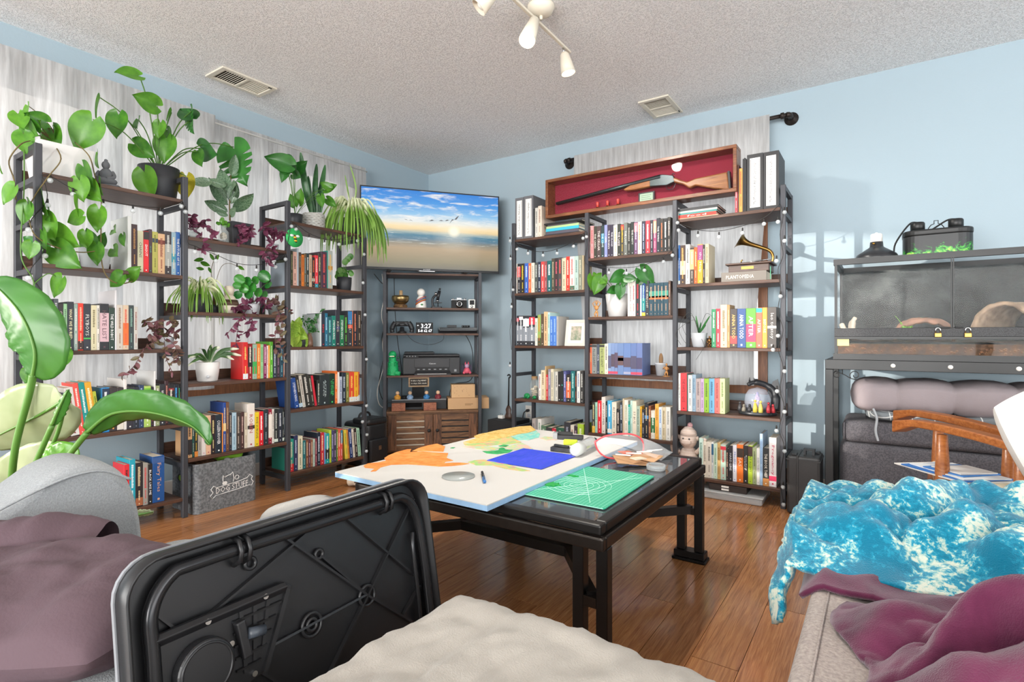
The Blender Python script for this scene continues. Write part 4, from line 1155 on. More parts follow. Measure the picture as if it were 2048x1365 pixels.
put('barrel', MB().cyl(a.lerp(b, .05), a.lerp(b, .62), .0048, 10), m_black, t); put('grip', MB().cyl(a.lerp(b, .62), b, .0055, 10), mat('pen_blue', '#3a72b0', .4), t); put('tip', MB().cyl(a, a.lerp(b, .05), .001, 8, .0045), m_chrome, t)
put('clip', MB().bar(a.lerp(b, .70)+Vector((0, 0, .006)), b+Vector((0, 0, .006)), .003, .0015), m_chrome, t)
# tools by the blue sheet
a, b = PX(1103, 902, 2, MZ), PX(1160, 908, 2, MZ)
t = thing('staple_bar', 'black flat clamping bar beside the blue canvas sheet', 'tool', (a.x, a.y, MZ))
put('base_bar', MB().bar(a+Vector((0, 0, .010)), b+Vector((0, 0, .010)), .03, .018), m_black, t, bev=.002, seg=1); put('lever', MB().bar(a.lerp(b, .1)+Vector((0, 0, .026)), a.lerp(b, .62)+Vector((0, 0, .023)), .014, .009), m_blackm, t, bev=.002, seg=1)
a, b = PX(1150, 902, 2, MZ+.026), PX(1187, 883, 2, MZ+.03); d = (b-a).normalized()
t = thing('glue_bottle', 'clear plastic glue bottle with black collar lying on the map board', 'bottle', (a.x, a.y, MZ))
m_clear = mat('clear_plastic', '#eef2f2', .12, trans=.75, ior=1.3)
put('bottle', MB().tube([a-d*.004, a, a.lerp(b, .3), a.lerp(b, .86), a.lerp(b, 1)], [.018, .025, .026, .0255, .012], 18), m_clear, t)
put('glue', MB().tube([a+d*.003, a.lerp(b, .32)], [.021, .022], 14), mat('white_glue', '#efece4', .4), t)
put('collar', MB().tube([b, b+d*.014], .014, 14), m_black, t); put('nozzle', MB().tube([b+d*.014, b+d*.045], [.008, .003], 12), mat('nozzle_white', '#e4e6e4', .4), t)
t = PX(1141, 890, 2, MZ)
put('sponge', MB().cbox((0, 0, .011), (.062, .03, .022)).xf(Matrix.Translation(t) @ Matrix.Rotation(.35, 4, 'Z')), mat('lime_sponge', '#c8dc3c', .8, vary=.1, vscale=90, bumps=.5), label='lime green sponge beside the glue bottle', cat='sponge', bev=.004)
a = PX(1137, 879, 2, MZ)
t = thing('tape_dispenser', 'black and grey tape dispenser at the far edge of the map board', 'tape dispenser', (a.x, a.y, MZ), .35)
put('base', MB().box((-.05, -.02, 0), (.07, .02, .02)), m_black, t, False, bev=.003); put('end_block', MB().box((-.072, -.022, 0), (-.05, .022, .03)), m_grey, t, False, bev=.002); put('arm', MB().box((-.05, -.012, .02), (.02, .012, .034)), m_blackm, t, False, bev=.003)
# cutting mat on the glass
GZ = TZ-.0028; cm = [(1034, 987), (1161, 932.5), (1307.6, 951), (1209, 1020)]
q = [PX(x, y, 2, TZ+.001) for x, y in cm]
def cutmat():
    m = bpy.data.materials.new('cutting_mat_green'); m.use_nodes = True; nt = m.node_tree; b = nt.nodes['Principled BSDF']; b.inputs['Roughness'].default_value = .55
    v = coords(nt, (1, 1, 1), (0, 0, 0)); br = nt.nodes.new('ShaderNodeTexBrick'); br.offset = 0; br.inputs['Scale'].default_value = 1; br.inputs['Brick Width'].default_value = .0127; br.inputs['Row Height'].default_value = .0127; br.inputs['Mortar Size'].default_value = .0007
    for i, c in (('Color1', '#17a07a'), ('Color2', '#1aa57e'), ('Mortar', '#8fd8bc')): br.inputs[i].default_value = lin(c)
    nt.links.new(v, br.inputs['Vector']); nt.links.new(br.outputs['Color'], b.inputs['Base Color']); return m
ex = (q[3]-q[0]); mrot = math.atan2(ex.y, ex.x); W_, H_ = ex.length, (q[1]-q[0]).length
cmt = thing('cutting_mat', 'green self-healing cutting mat on the glass of the coffee table', 'cutting mat', (q[0].x, q[0].y, TZ+.0006), mrot)
put('mat', MB().prism(rrect(W_, H_, .008, 4, W_/2, H_/2), 0, .003), cutmat(), cmt, False)
m_ml = mat('mat_line', '#c4ecdc', .6)
for a, b in (((0.02, .04), (W_-.03, H_-.05)), ((.03, H_-.02), (W_-.06, .03)), ((W_*.55, .01), (W_*.8, H_-.02))): put('guide_line', MB().bar((*a, .0032), (*b, .0032), .0016, .0006), m_ml, cmt, False)
for r in (.03, .05, .07, .09, .11): put('guide_ring', MB().tube([(W_*.42+r*math.cos(x), H_*.42+r*math.sin(x), .0030) for x in [i*2*PI/40 for i in range(40)]], .0007, 4, closed=True), m_ml, cmt, False)
def mcut(px, py, s, shape):
    p = PX(px, py, 2, TZ+.004); return MB().prism([(p.x+x*s, p.y+y*s) for x, y in shape], TZ+.0042, TZ+.0068)
dino = [(-1, -.6), (-.5, -.5), (-.2, -.8), (.1, -.5), (.6, -.7), (.5, -.2), (1, .1), (.5, .3), (.4, .8), (0, .4), (-.3, .9), (-.5, .2), (-1, .1), (-.7, -.2)]
m_gf = mat('green_felt', '#1f9a44', .9)
put('felt_cutout', mcut(1104, 970, .033, dino), m_gf, label='jagged green felt cutout lying on the cutting mat', cat='felt piece', group='green felt scraps')
put('felt_cutout', mcut(1146, 953, .016, [(-1.2, -.4), (.6, -.6), (1.4, .2), (0, .5), (-1, .3)]), m_gf, label='small green felt scrap on the cutting mat', cat='felt piece', group='green felt scraps')
# zip bag full of scraps
bc = PX(1278, 912, 2, TZ+.03)
zb = thing('zip_bag', 'clear zip bag with red edge holding craft scraps on the table', 'bag', (bc.x, bc.y, TZ), .32)
m_bag = mat('bag_film', '#ffffff', .08, trans=.0, alpha=.22, spec=.9)
Zb = (PX(1240, 916, 2, TZ+.01)-CAM).dot(FW); BI = WM[zb.name].inverted()
loop = []
for x, y in ((1190, 884), (1195, 900), (1210, 914), (1235, 924), (1262, 925), (1279, 915), (1287, 897), (1282, 878), (1262, 869), (1235, 869), (1208, 874)):
    q_ = PD(x, y, Zb); q_.z = max(q_.z, TZ+.005); loop.append(BI @ q_)
LP = smooth_path(loop+[loop[0]], 4); ta, tb_ = BI @ PX(1322, 922, 2, TZ+.012), BI @ PX(1346, 905, 2, TZ+.012)
def bagf(u, v):
    i = u*(len(LP)-1); p0 = LP[min(len(LP)-1, int(round(i)))]; w0 = .5-.5*math.cos(2*PI*u); e_ = ta.lerp(tb_, w0)
    p1 = p0.lerp(e_, v); p1.z = max(.004, p1.z+.012*math.sin(v*PI)*(1 if p0.z > .03 else .1)+.005*math.sin(u*23+v*9)*(1-v)*min(1, v*5)); return p1
put('film', MB().grid(bagf, len(LP)-1, 14), m_bag, zb, False)
put('zip_edge', MB().tube(LP[:-1], .0034, 8, closed=True), mat('red_zip', '#d84a52', .35), zb, False)
for i, (x, y, z, a, w_, h_, c) in enumerate(((-.03, -.02, .014, .3, .13, .10, '#b98e66'), (.03, .03, .022, -.4, .10, .09, '#c49a72'), (-.05, .05, .028, .8, .06, .05, '#c8502c'), (-.06, -.07, .012, .1, .05, .04, '#3a3a3c'), (.0, -.05, .030, 1.0, .07, .03, '#d8c8b0'))):
    put('scrap', MB().cbox((0, 0, 0), (w_, h_, .003)).xf(Matrix.Translation((x, y, z)) @ Euler((.1, .08, a)).to_matrix().to_4x4()), mat('scrap_'+c[1:], c, .8), zb, False)
for i in range(4):
    a = Vector((-.09+.04*i, -.03+.02*i, .036+.003*i)); put('white_stick', MB().cyl(a, a+Vector((.06, .015*(i-1.5), .004)), .003, 8), m_white, zb, False)
p = PX(1312, 938, 2, TZ+.002)
put('tape_roll', MB().lathe([(.026, 0), (.036, 0), (.036, .018), (.026, .018), (.026, 0)], 28, (p.x+.0, p.y+.0, TZ+.0006), cap=False), m_clear, label='clear tape roll on the glass beside the zip bag', cat='tape roll')
# chewed toy on the floor under the board
p = PX(712, 968, 2, .02)
t = thing('dog_toy', 'chewed beige cloth dog toy on the floor under the map board', 'dog toy', (p.x, p.y, 0), .2)
m_toy = mat('beige_cloth', '#cdbba6', .9, vary=.15, vscale=30, bumps=.5)
put('body', MB().tube(smooth_path([(-.06, 0, .03), (-.01, .01, .034), (.05, 0, .022), (.08, -.01, .02)]), [.02]+[.03]*5+[.028]*6+[.02]*6+[.012], 12), m_toy, t, False)
put('limb', MB().tube(smooth_path([(.06, -.01, .02), (.10, -.02, .016), (.12, .0, .012)]), [.016]*5+[.012]*5+[.016]*3, 10), m_toy, t, False)
put('patch', MB().sphere((.02, -.02, .036), .012, 10, 6, (1.4, 1, .5)), mat('dark_patch', '#4a3e38', .9), t, False)
# ================================================================ ceiling lamp and vents
m_cream = mat('cream_enamel', '#e4dccb', .4); m_bulb = mat('lit_bulb', '#ffffff', .4, emit='#fff4e0', estr=14)
ca = PX(1082, 12, 2, HC); lp = thing('track_light', 'cream track light with one bare lit bulb and cone shades on the ceiling', 'ceiling light', (ca.x, ca.y, HC))
put('canopy', MB().lathe([(.001, -.045), (.03, -.043), (.052, -.03), (.062, -.008), (.062, -.0006), (.001, -.0006)], 28, ca), m_cream, lp)
za = HC-.062; a, b = PX(1140, 105, 2, za), PX(1030, 0, 2, za); d = (b-a).normalized(); bfar = b+d*.14
put('bar', MB().bar(a, bfar, .016, .012), m_cream, lp, bev=.003)
put('stem', MB().cyl((ca.x, ca.y, HC-.045), (ca.x, ca.y, za), .008, 10), m_cream, lp)
def head(att, mouth, lit, bare=False):
    ax = (mouth-att).normalized(); st = att+ax*.022; M = ax.to_track_quat('Z', 'Y').to_matrix().to_4x4(); L = (mouth-st).length
    put('swivel', MB().cyl(att, st+ax*.004, .006, 8), m_chrome, lp)
    put('cone_shade', MB().lathe([(.001, 0), (.012, .0), (.022, .012), (.030, L*.5), (.037, L), (.035, L), (.028, L*.5), (.020, .014), (.001, .006)], 24, st, M), m_cream, lp)
    put('bulb', MB().sphere(st+ax*(L*.72), .027, 16, 10), m_bulb if lit else mat('unlit_bulb', '#f2efe6', .3), lp)
    return st+ax*L
A1 = PX(1126, 96, 2, za-.005); Z1 = (A1-CAM).dot(FW)
m1 = head(A1, PD(1137, 147, Z1), True)
A2 = PX(1072, 34, 2, za-.005); Z2 = (A2-CAM).dot(FW)
ctr = PD(1055, 78, Z2-.10); m2 = head(A2, ctr.lerp(A2, -.06), True)
A3 = PX(985, -22, 2, za-.005); Z3 = (A3-CAM).dot(FW)
A3 = bfar+d*-.03; m3 = head(A3, PD(957, 16, (A3-CAM).dot(FW)), False)
for (p, att), e_, kind in (((m1, A1), 32, 'SPOT'), ((m2, A2), 32, 'SPOT')):       # the second bulb is bare
    l = bpy.data.lights.new('bulb_light', kind); l.energy = e_; l.color = (1, .95, .87); l.shadow_soft_size = .035
    if kind == 'SPOT': l.spot_size = 2.9; l.spot_blend = .5
    o = bpy.data.objects.new('bulb_light', l); col.objects.link(o); o.location = p+(p-att).normalized()*.012; o.rotation_euler = (p-att).to_track_quat('-Z', 'Y').to_euler()
def vent(label, x0, x1, y0, y1, along_y, open_first):
    t = thing('ceiling_vent', label, 'vent', ((x0+x1)/2, (y0+y1)/2, HC), group='ceiling vents'); m = mat('ivory_vent_metal', '#d9d3c4', .5); z1 = HC-.0004
    fr = .028
    for lo, hi in (((x0, y0), (x1, y0+fr)), ((x0, y1-fr), (x1, y1)), ((x0, y0+fr), (x0+fr, y1-fr)), ((x1-fr, y0+fr), (x1, y1-fr))): put('frame_strip', MB().box((*lo, HC-.011), (*hi, z1)), m, t, bev=.002, seg=1)
    put('duct_shadow', MB().box((x0+fr, y0+fr, HC-.0016), (x1-fr, y1-fr, z1)), mat('vent_dark', '#3a342c', .8), t)
    n = 20; L = (y1-y0-2*fr) if along_y else (y1-y0-2*fr)
    for k in range(n):
        yk = y0+fr+L*(k+.5)/n; closed = (k >= n/2) if open_first else (k >= n/2)
        wv = L/n*(.94 if closed else .34)
        put('louvre', MB().cbox((0, 0, 0), (x1-x0-2*fr, wv, .0022)).xf(Matrix.Translation(((x0+x1)/2, yk, HC-.005)) @ Matrix.Rotation(.15 if closed else .7, 4, 'X')), m, t)
    yk = y0+fr+L/2; put('divider', MB().cbox(((x0+x1)/2, yk, HC-.006), (x1-x0-2*fr, .012, .008)), m, t)
    put('damper_lever', MB().cbox((x1-.014, y1-.04, HC-.013), (.006, .02, .004)), m_blackm, t)
vent('long ivory ceiling vent above the big heart-leaved potted plant', .262, .455, -2.140, -1.810, True, True)
vent('square ivory ceiling vent above the framed shotgun case', 2.185, 2.383, -.400, -.095, True, True)
# ================================================================ soft furnishing helpers
from mathutils import noise as mn
def fbm(x, y, z=0, o=4): return mn.fractal(Vector((x, y, z)), 1.0, 2.0, o)
def ridge(x, y, z=0): return 1-abs(mn.noise(Vector((x, y, z))))*2
def billow(x, y, z=0): return abs(mn.noise(Vector((x, y, z))))*1.6
def cushion(w_, d_, h_, seed=0, wr=.008, n=30, pinch=.08, p=.42, fs=6):
    mb = MB()
    def f(u, v, s):
        a, b = 2*u-1, 2*v-1
        t = (max(0, 1-abs(a)**2.6)**p)*(max(0, 1-abs(b)**2.6)**p)
        x = w_/2*a*(1-pinch*b*b*(abs(a)**2)); y = d_/2*b*(1-pinch*a*a*(abs(b)**2))
        k = fbm(x*fs, y*fs, seed+s)*wr*t+ridge(x*fs*.8+seed, y*fs*.8, s)*wr*.5*t
        return Vector((x, y, s*h_/2*t+k))
    mb.grid(lambda u, v: f(u, v, 1), n, n); k = len(mb.f)
    mb.grid(lambda u, v: f(1-u, v, -1), n, n)
    return mb
def drape(fn, nu, nv): return MB().grid(fn, nu, nv)
def rslab(lo, hi, r, n=5, puff=0):
    """box with rounded edges, optionally puffed on top, as a continuous skin"""
    cx, cy = (lo[0]+hi[0])/2, (lo[1]+hi[1])/2; W_, D_ = hi[0]-lo[0], hi[1]-lo[1]; mb = MB(); vs = []; fs = []
    prof = [(r, 0)]+[(r-r*math.sin(a), r-r*math.cos(a)) for a in [PI/2*i/n for i in range(1, n+1)]]
    H = hi[2]-lo[2]; rings = [(ins, z) for ins, z in prof]+[(ins, H-z) for ins, z in reversed(prof)]
    for ins, z in rings: vs.append([Vector((x, y, lo[2]+z)) for x, y in rrect(W_-2*ins, D_-2*ins, max(.004, r*1.6-ins), 6, cx, cy)])
    k = len(vs[0]); flat = [p for rr in vs for p in rr]
    for j in range(len(vs)-1):
        for i in range(k): fs.append((j*k+i, j*k+(i+1) % k, (j+1)*k+(i+1) % k, (j+1)*k+i))
    c = len(flat); flat.append(Vector((cx, cy, lo[2]))); fs += [(c, (i+1) % k, i) for i in range(k)]
    # a few inner rings on top so it can swell
    base = (len(vs)-1)*k; prev = base
    for q in range(1, 6):
        s = 1-q/6; o = len(flat); flat += [Vector((cx+(p.x-cx)*s, cy+(p.y-cy)*s, hi[2]+puff*(1-s*s))) for p in vs[-1]]
        fs += [(prev+i, prev+(i+1) % k, o+(i+1) % k, o+i) for i in range(k)]; prev = o
    c = len(flat); flat.append(Vector((cx, cy, hi[2]+puff))); fs += [(prev+i, prev+(i+1) % k, c) for i in range(k)]
    return mb.add(flat, fs, True)
# ================================================================ terrarium corner
YF = -.50
def RP(px, py, y=YF): return PX(px, py, 1, y)
m_tank = mat('tank_black', '#151617', .4); m_tg = mat('tank_glass', '#1c2426', .02, alpha=.07, spec=.6)
sx0, sx1 = 3.235, 4.28; zs = RP(1660, 719).z
st = thing('terrarium_stand', 'tall black metal stand with scroll brackets carrying the terrarium', 'stand', (3.75, -.27, 0))
for x in (sx0+.018, sx1-.018):
    for y in (YF+.0, -.06): put('leg', MB().cbox((x, y, (zs-.05)/2), (.036, .036, zs-.05)), m_tank, st, bev=.002, seg=1)
for y in (YF, -.06): put('top_rail', MB().box((sx0, y-.02, zs-.05), (sx1, y+.02, zs)), m_tank, st, bev=.002, seg=1)
for x in (sx0+.018, sx1-.018): put('side_rail', MB().box((x-.018, YF+.02, zs-.045), (x+.018, -.08, zs-.002)), m_tank, st)
for px, py in ((1786, 726), (1901, 728), (2038, 731)):
    p = RP(px, py, YF-.02); put('white_stud', MB().lathe([(.001, 0), (.010, 0), (.0095, .003), (.001, .0045)], 16, (p.x, YF-.02, zs-.025), Matrix.Rotation(PI/2, 4, 'X')), m_white, st)
sp = []
for i in range(50):
    t_ = i/49; a = t_*4.2*PI
    if t_ < .5: r = .022*(1-t_*1.3); sp.append((sx0+.062+.022-r*math.cos(a*.9)-.022, YF, zs-.078+r*math.sin(a*.9)))
put('scroll_bracket', MB().tube([(sx0+.040+.019*(1-i/34)*math.cos(PI/2+i*.28)+.012, YF, zs-.078+.019*(1-i/40)*math.sin(PI/2+i*.28)) for i in range(26)], .0022, 6), m_tank, st)
put('scroll_bracket', MB().tube([(sx0+.130+.024*(1-i/34)*math.cos(PI*1.2-i*.28), YF, zs-.078+.024*(1-i/40)*math.sin(PI*1.2-i*.28)) for i in range(26)], .0022, 6), m_tank, st)
put('scroll_bracket', MB().tube(smooth_path([(sx0+.045, YF, zs-.060), (sx0+.085, YF, zs-.078), (sx0+.110, YF, zs-.094), (sx0+.135, YF, zs-.100)]), .0022, 6), m_tank, st)
put('scroll_bracket', MB().cyl((sx0+.075, YF, zs-.05), (sx0+.075, YF, zs-.074), .0022, 6), m_tank, st)
tx0 = RP(1669, 600).x; tx1 = tx0+.95; ty1 = YF+.455
Z = [zs+.0006]+[RP(1700, y).z for y in (708, 674, 657)]+[RP(1700, 529).z, RP(1700, 517.5).z]
tk = thing('terrarium', 'wide glass reptile terrarium with black frame on the metal stand', 'terrarium', ((tx0+tx1)/2, (YF+ty1)/2, Z[0]))
def ring(z0, z1, o=0): return MB().box((tx0-o, YF-o, z0), (tx1+o, YF+.02, z1)).box((tx0-o, ty1-.02, z0), (tx1+o, ty1+o, z1)).box((tx0-o, YF+.02, z0), (tx0+.02, ty1-.02, z1)).box((tx1-.02, YF+.02, z0), (tx1+o, ty1-.02, z1))
put('bottom_frame', ring(Z[0], Z[1], .006), m_tank, tk); put('top_frame', ring(Z[4], Z[5], .004), m_tank, tk)
put('base_pan', MB().box((tx0+.02, YF+.02, Z[0]), (tx1-.02, ty1-.02, Z[0]+.006)), m_tank, tk)
put('vent_strip', MB().box((tx0, YF-.004, Z[2]), (tx1, YF+.012, Z[3])), mix2('vent_mesh', '#1c1c1e', '#333336', 260, .45, .55, .5), tk, bev=.002)
put('vent_lip', MB().box((tx0, YF-.008, Z[2]-.012), (tx1, YF+.010, Z[2])), m_tank, tk)
for x in (tx0, tx1-.012): put('corner_post', MB().box((x, YF, Z[1]), (x+.012, YF+.012, Z[4])), m_tank, tk)
for x in (tx0, tx1-.012): put('corner_post', MB().box((x, ty1-.012, Z[1]), (x+.012, ty1, Z[4])), m_tank, tk)
xm = RP(1905, 600).x
put('lower_glass', MB().box((tx0+.012, YF+.003, Z[1]), (tx1-.012, YF+.007, Z[2]-.012)), m_tg, tk)
for a, b, q in ((tx0+.012, xm-.002, 0), (xm+.002, tx1-.012, 1)):
    d = put('door', MB().box((a, YF+.002, Z[3]), (b, YF+.006, Z[4])), m_tg, tk)
    put('door_edge', MB().box((xm-.006 if q == 0 else xm+.0015, YF+.0005, Z[3]), (xm-.0015 if q == 0 else xm+.006, YF+.0075, Z[4])), m_tank, d)
put('latch', MB().box((xm-.055, YF-.014, Z[3]-.004), (xm-.008, YF-.004, Z[3]+.004)), m_tank, tk, bev=.003); put('latch', MB().box((xm+.008, YF-.014, Z[3]-.004), (xm+.04, YF-.004, Z[3]+.004)), m_tank, tk, bev=.003)
for x in (tx0+.001, tx1-.005): put('side_glass', MB().box((x, YF+.012, Z[1]), (x+.004, ty1-.012, Z[4])), m_tg, tk)
def rockmat():
    m = bpy.data.materials.new('slate_rock_panel'); m.use_nodes = True; nt = m.node_tree; b = nt.nodes['Principled BSDF']; v = coords(nt); n = noise(nt, v, 9, 8, .65, .4); r = ramp(nt, n.outputs[0], [(.3, '#2a2d2e'), (.55, '#4c5152'), (.75, '#767a78')]); nt.links.new(r.outputs[0], b.inputs['Base Color']); b.inputs['Roughness'].default_value = .85
    bump(nt, n.outputs[0], b, .9, .03); return m
put('rock_background', drape(lambda u, v: Vector((tx0+.014+(tx1-tx0-.028)*u, ty1-.03-.03*max(0, ridge(u*4+v*1.5, v*3-u))*.8, Z[1]+(Z[4]-Z[1])*v)), 50, 26), rockmat(), tk)
put('soil', drape(lambda u, v: Vector((tx0+.014+(tx1-tx0-.028)*u, YF+.009+(ty1-YF-.05)*v, Z[2]-.02+.012*fbm(u*9, v*5)-.03*max(0, u-.45)*(1-v)*1.2)), 40, 16), mix2('dark_substrate', '#3a2e24', '#6a5340', 50, .4, .62, .95, bumps=.8, bscale=160), tk)
put('soil_face', MB().box((tx0+.014, YF+.0085, Z[1]-.004), (tx1-.014, YF+.02, Z[2]-.035)), mix2('substrate_layer', '#4a3626', '#6a4e38', 40, .4, .6, .95), tk)
mb = MB(); rr = random.Random(4)
for i in range(210):
    x = tx0+.02+(tx1-tx0-.04)*rr.random(); lv = rr.random(); mb.sphere((x, YF+.0145, Z[1]+.006+lv*.034*(1.1-.5*(x-tx0))), rr.uniform(.006, .0085), 8, 5)
put('clay_pebbles', mb, mix2('clay_brown', '#6a4630', '#8f6648', 30, .4, .6, .8), tk, kind='stuff')
put('sticky_note', MB().box((RP(1672, 690).x+.004, YF+.0015, RP(1680, 692).z), (RP(1698, 690).x, YF+.0028, RP(1680, 677).z)), mat('yellow_note', '#e8dc8a', .8), tk)
for px in (1876, 1936):
    p = RP(px, 668, YF-.02); t = thing('padlock', 'small brass padlock on the terrarium latch, '+('under the doors\' meeting edge' if px < 1900 else 'on the door with the cork tunnel'), 'padlock', (p.x, YF-.02, p.z), group='terrarium padlocks')
    put('body', MB().cbox((0, 0, -.006), (.026, .010, .020)), m_brass, t, False, bev=.002); put('shackle', MB().tube([(-.009, 0, .004)]+[(-.009*math.cos(a), 0, .018+.009*math.sin(a)) for a in [i*PI/8 for i in range(9)]]+[(.009, 0, .004)], .0024, 8), m_chrome, t, False)
# inside the tank
zi = Z[2]-.004
p = RP(1698, 655, YF+.10); t = thing('driftwood', 'pale forked driftwood inside the terrarium', 'driftwood', (p.x, YF+.1, zi)); m_dw = mat('pale_driftwood', '#d4c8b4', .8, vary=.15, vscale=40)
put('branch', MB().tube(smooth_path([(.02, 0, 0), (.012, 0, .05), (.018, 0, .085), (.03, 0, .105)]), [.022]*6+[.016]*6+[.010]*6+[.003], 10), m_dw, t, False); put('branch', MB().tube(smooth_path([(.01, 0, 0), (-.02, 0, .04), (-.034, 0, .075)]), [.018]*6+[.012]*6+[.004], 10), m_dw, t, False)
p = RP(1760, 650, YF+.12); put('cork_bark', MB().grid(lambda u, v: Vector((p.x+(u-.5)*.15, YF+.12+.03*math.cos(v*PI), zi+.003+.038*math.sin(v*PI)*(1-.25*(2*u-1)**2)+.003*fbm(u*12, v*6))), 20, 10), mix2('orange_bark', '#c08a4a', '#8f5a2c', 40, .4, .6, .9), label='low orange bark hide inside the terrarium', cat='bark', solid=.006)
p = RP(1812, 650, YF+.12); t = thing('plastic_plant', 'bright green plastic agave leaves inside the terrarium', 'plant', (p.x, YF+.12, zi)); m_pg = mat('plastic_lime', '#7ec03a', .35)
for a, h, l in ((-.5, .11, 0), (.25, .085, .01), (.7, .10, .02), (0, .06, -.02)):
    put('leaf', MB().grid(lambda u, v: Vector(((a*.09*v*v)+(u-.5)*.036*math.sin(min(1, .35+v*.9)*PI)*(1-.2*v), l+.006*(abs(u-.5)*2)**2, h*v)), 4, 10), m_pg, t, False, solid=.002)
p = RP(1846, 650, YF+.16); put('stone_hide', MB().grid(lambda u, v: Vector((p.x+(.115*math.cos(u*PI))*(1-.2*v), YF+.12+.16*v, zi+.092*math.sin(u*PI)**.6+.012*fbm(u*7, v*5, 3)-(.02 if v < .01 else 0))), 24, 10), mix2('pinkish_rock', '#c0927a', '#8a6a58', 30, .4, .6, .9), label='pinkish stone hide with plastic plant inside the terrarium', cat='stone', solid=.012)
p = RP(2000, 650, YF+.12)
put('cork_tunnel', MB().grid(lambda u, v: Vector((p.x+.0+(.105+.008*fbm(u*9, v*9))*math.cos(u*PI)+.32*v*.55, YF+.07+.26*v, zi+(.155+.010*fbm(u*9+4, v*9))*math.sin(u*PI)**.85)), 26, 14), mix2('cork_bark_brown', '#8f7660', '#c0a488', 36, .35, .65, .95, bumps=.9, bscale=60), label='arched cork bark tunnel inside the terrarium', cat='cork tunnel', solid=.016)
# dome lamp and hood on top
zt = Z[5]+.0006
p = RP(1753, 515, YF+.13); t = thing('dome_lamp', 'black dome heat lamp with white socket on the terrarium', 'lamp', (p.x, YF+.13, zt))
put('dome', MB().lathe([(.094, 0), (.096, .006), (.086, .026), (.060, .044), (.036, .060), (.030, .066), (.028, .090), (.001, .091)], 32), mat('black_enamel', '#2a2b2e', .3), t, False); put('socket', MB().lathe([(.026, .088), (.026, .128), (.022, .132), (.006, .133), (.006, .138), (.001, .138)], 22), m_white, t, False)
put('thumb_screw', MB().cyl((-.012, -.028, .080), (-.012, -.036, .080), .006, 10), m_brass, t, False)
a, b = RP(1806, 500, YF+.1), RP(1948, 500, YF+.1); hw = (b.x-a.x)/2
t = thing('light_hood', 'black light hood splashed with green paint, two sockets on top, on the terrarium', 'light hood', ((a.x+b.x)/2, YF+.16, zt))
HH = .125
def hoodmat():
    m = bpy.data.materials.new('green_splash_hood'); m.use_nodes = True; nt = m.node_tree; b = nt.nodes['Principled BSDF']; tc = nt.nodes.new('ShaderNodeTexCoord'); sp_ = nt.nodes.new('ShaderNodeSeparateXYZ'); nt.links.new(tc.outputs['Generated'], sp_.inputs[0])
    n = noise(nt, coords(nt), 26, 6, .7, 1.2); su = nt.nodes.new('ShaderNodeMath'); su.operation = 'SUBTRACT'; nt.links.new(n.outputs[0], su.inputs[0]); mu = nt.nodes.new('ShaderNodeMath'); mu.operation = 'MULTIPLY'; nt.links.new(sp_.outputs['Z'], mu.inputs[0]); mu.inputs[1].default_value = .30; nt.links.new(mu.outputs[0], su.inputs[1])
    r = ramp(nt, su.outputs[0], [(.40, '#26282a'), (.43, '#1f6a2c'), (.50, '#3fae3a'), (.60, '#b8e060')]); nt.links.new(r.outputs[0], b.inputs['Base Color']); b.inputs['Roughness'].default_value = .4; return m
put('hood', MB().prism(rrect(hw*2, .19, .06, 6), 0, HH-.03), hoodmat(), t, False); put('lid', MB().prism(rrect(hw*2+.004, .194, .062, 6), HH-.03, HH), m_tank, t, False, bev=.008, seg=3)
for x in (-hw*.55, hw*.55): put('socket_cap', MB().lathe([(.030, HH), (.030, HH+.044), (.026, HH+.050), (.001, HH+.050)], 20, (x, 0, 0)), m_tank, t, False)
put('hanger', MB().tube([(-.03, .02, HH), (-.03, .02, HH+.02), (-.02, .02, HH+.035), (-.008, .02, HH+.04), (-.008, .02, HH+.055), (.008, .02, HH+.055), (.008, .02, HH+.04), (.02, .02, HH+.035), (.03, .02, HH+.02), (.03, .02, HH)], .0022, 6), m_tank, t, False)
put('cord', MB().tube(smooth_path([(-hw*.55, 0, HH+.05), (-hw*.8, 0, HH+.045), (-hw-.03, -.03, HH*.6), (-hw-.035, -.03, .005)]), .004, 8), m_blackm, t, False)
put('cord', MB().tube(smooth_path([(hw*.55, 0, HH+.05), (hw*.3, 0, HH+.048), (-.02, .03, HH+.012), (-.06, .05, HH+.006)]), .004, 8), m_blackm, t, False)
# ---------------------------------------------------------------- day bed under the stand
m_dgrey = mix2('dark_grey_weave', '#47454a', '#5c5a5e', 180, .4, .6, .95, bumps=.3, bscale=300); m_taupe = mat('taupe_cotton', '#8f8588', .9, vary=.06, vscale=10, bumps=.15, bscale=200)
bx0, bx1 = 3.296, 4.235
t = thing('day_bed', 'dark grey upholstered bench bed under the terrarium stand', 'day bed', (3.8, -.25, 0))
put('base', rslab((bx0, -.475, .005), (bx1, -.09, .395), .03), m_dgrey, t); put('seat_pad', rslab((bx0+.01, -.475, .397), (bx1, -.09, .505), .03, puff=.006), m_dgrey, t)
for x in (bx0+.008,): put('piping', MB().tube([(x+.012, -.468, .41), (x+.012, -.468, .495)], .004, 6), m_dgrey, t)
def tuft(x0, x1, y0, y1, z0, h, nl, seed, soft=.5):
    def f(u, v):
        x = x0+(x1-x0)*u; a = v*2*PI; c = math.cos(a); s = math.sin(a)
        lob = abs(math.sin(u*nl*PI+.25))**.35; end = (max(0, 1-(2*u-1)**16))**.5
        hh = h/2*(.74+.26*lob)*end; dd = (y1-y0)/2*(.93+.07*lob)*end
        sq = lambda q: math.copysign(abs(q)**.5, q)
        return Vector((x, (y0+y1)/2+dd*sq(c)+.006*fbm(x*9, v*6, seed), z0+h/2+hh*sq(s)+.008*fbm(x*7, v*5, seed+4)*end))
    return MB().grid(f, 90, 40)
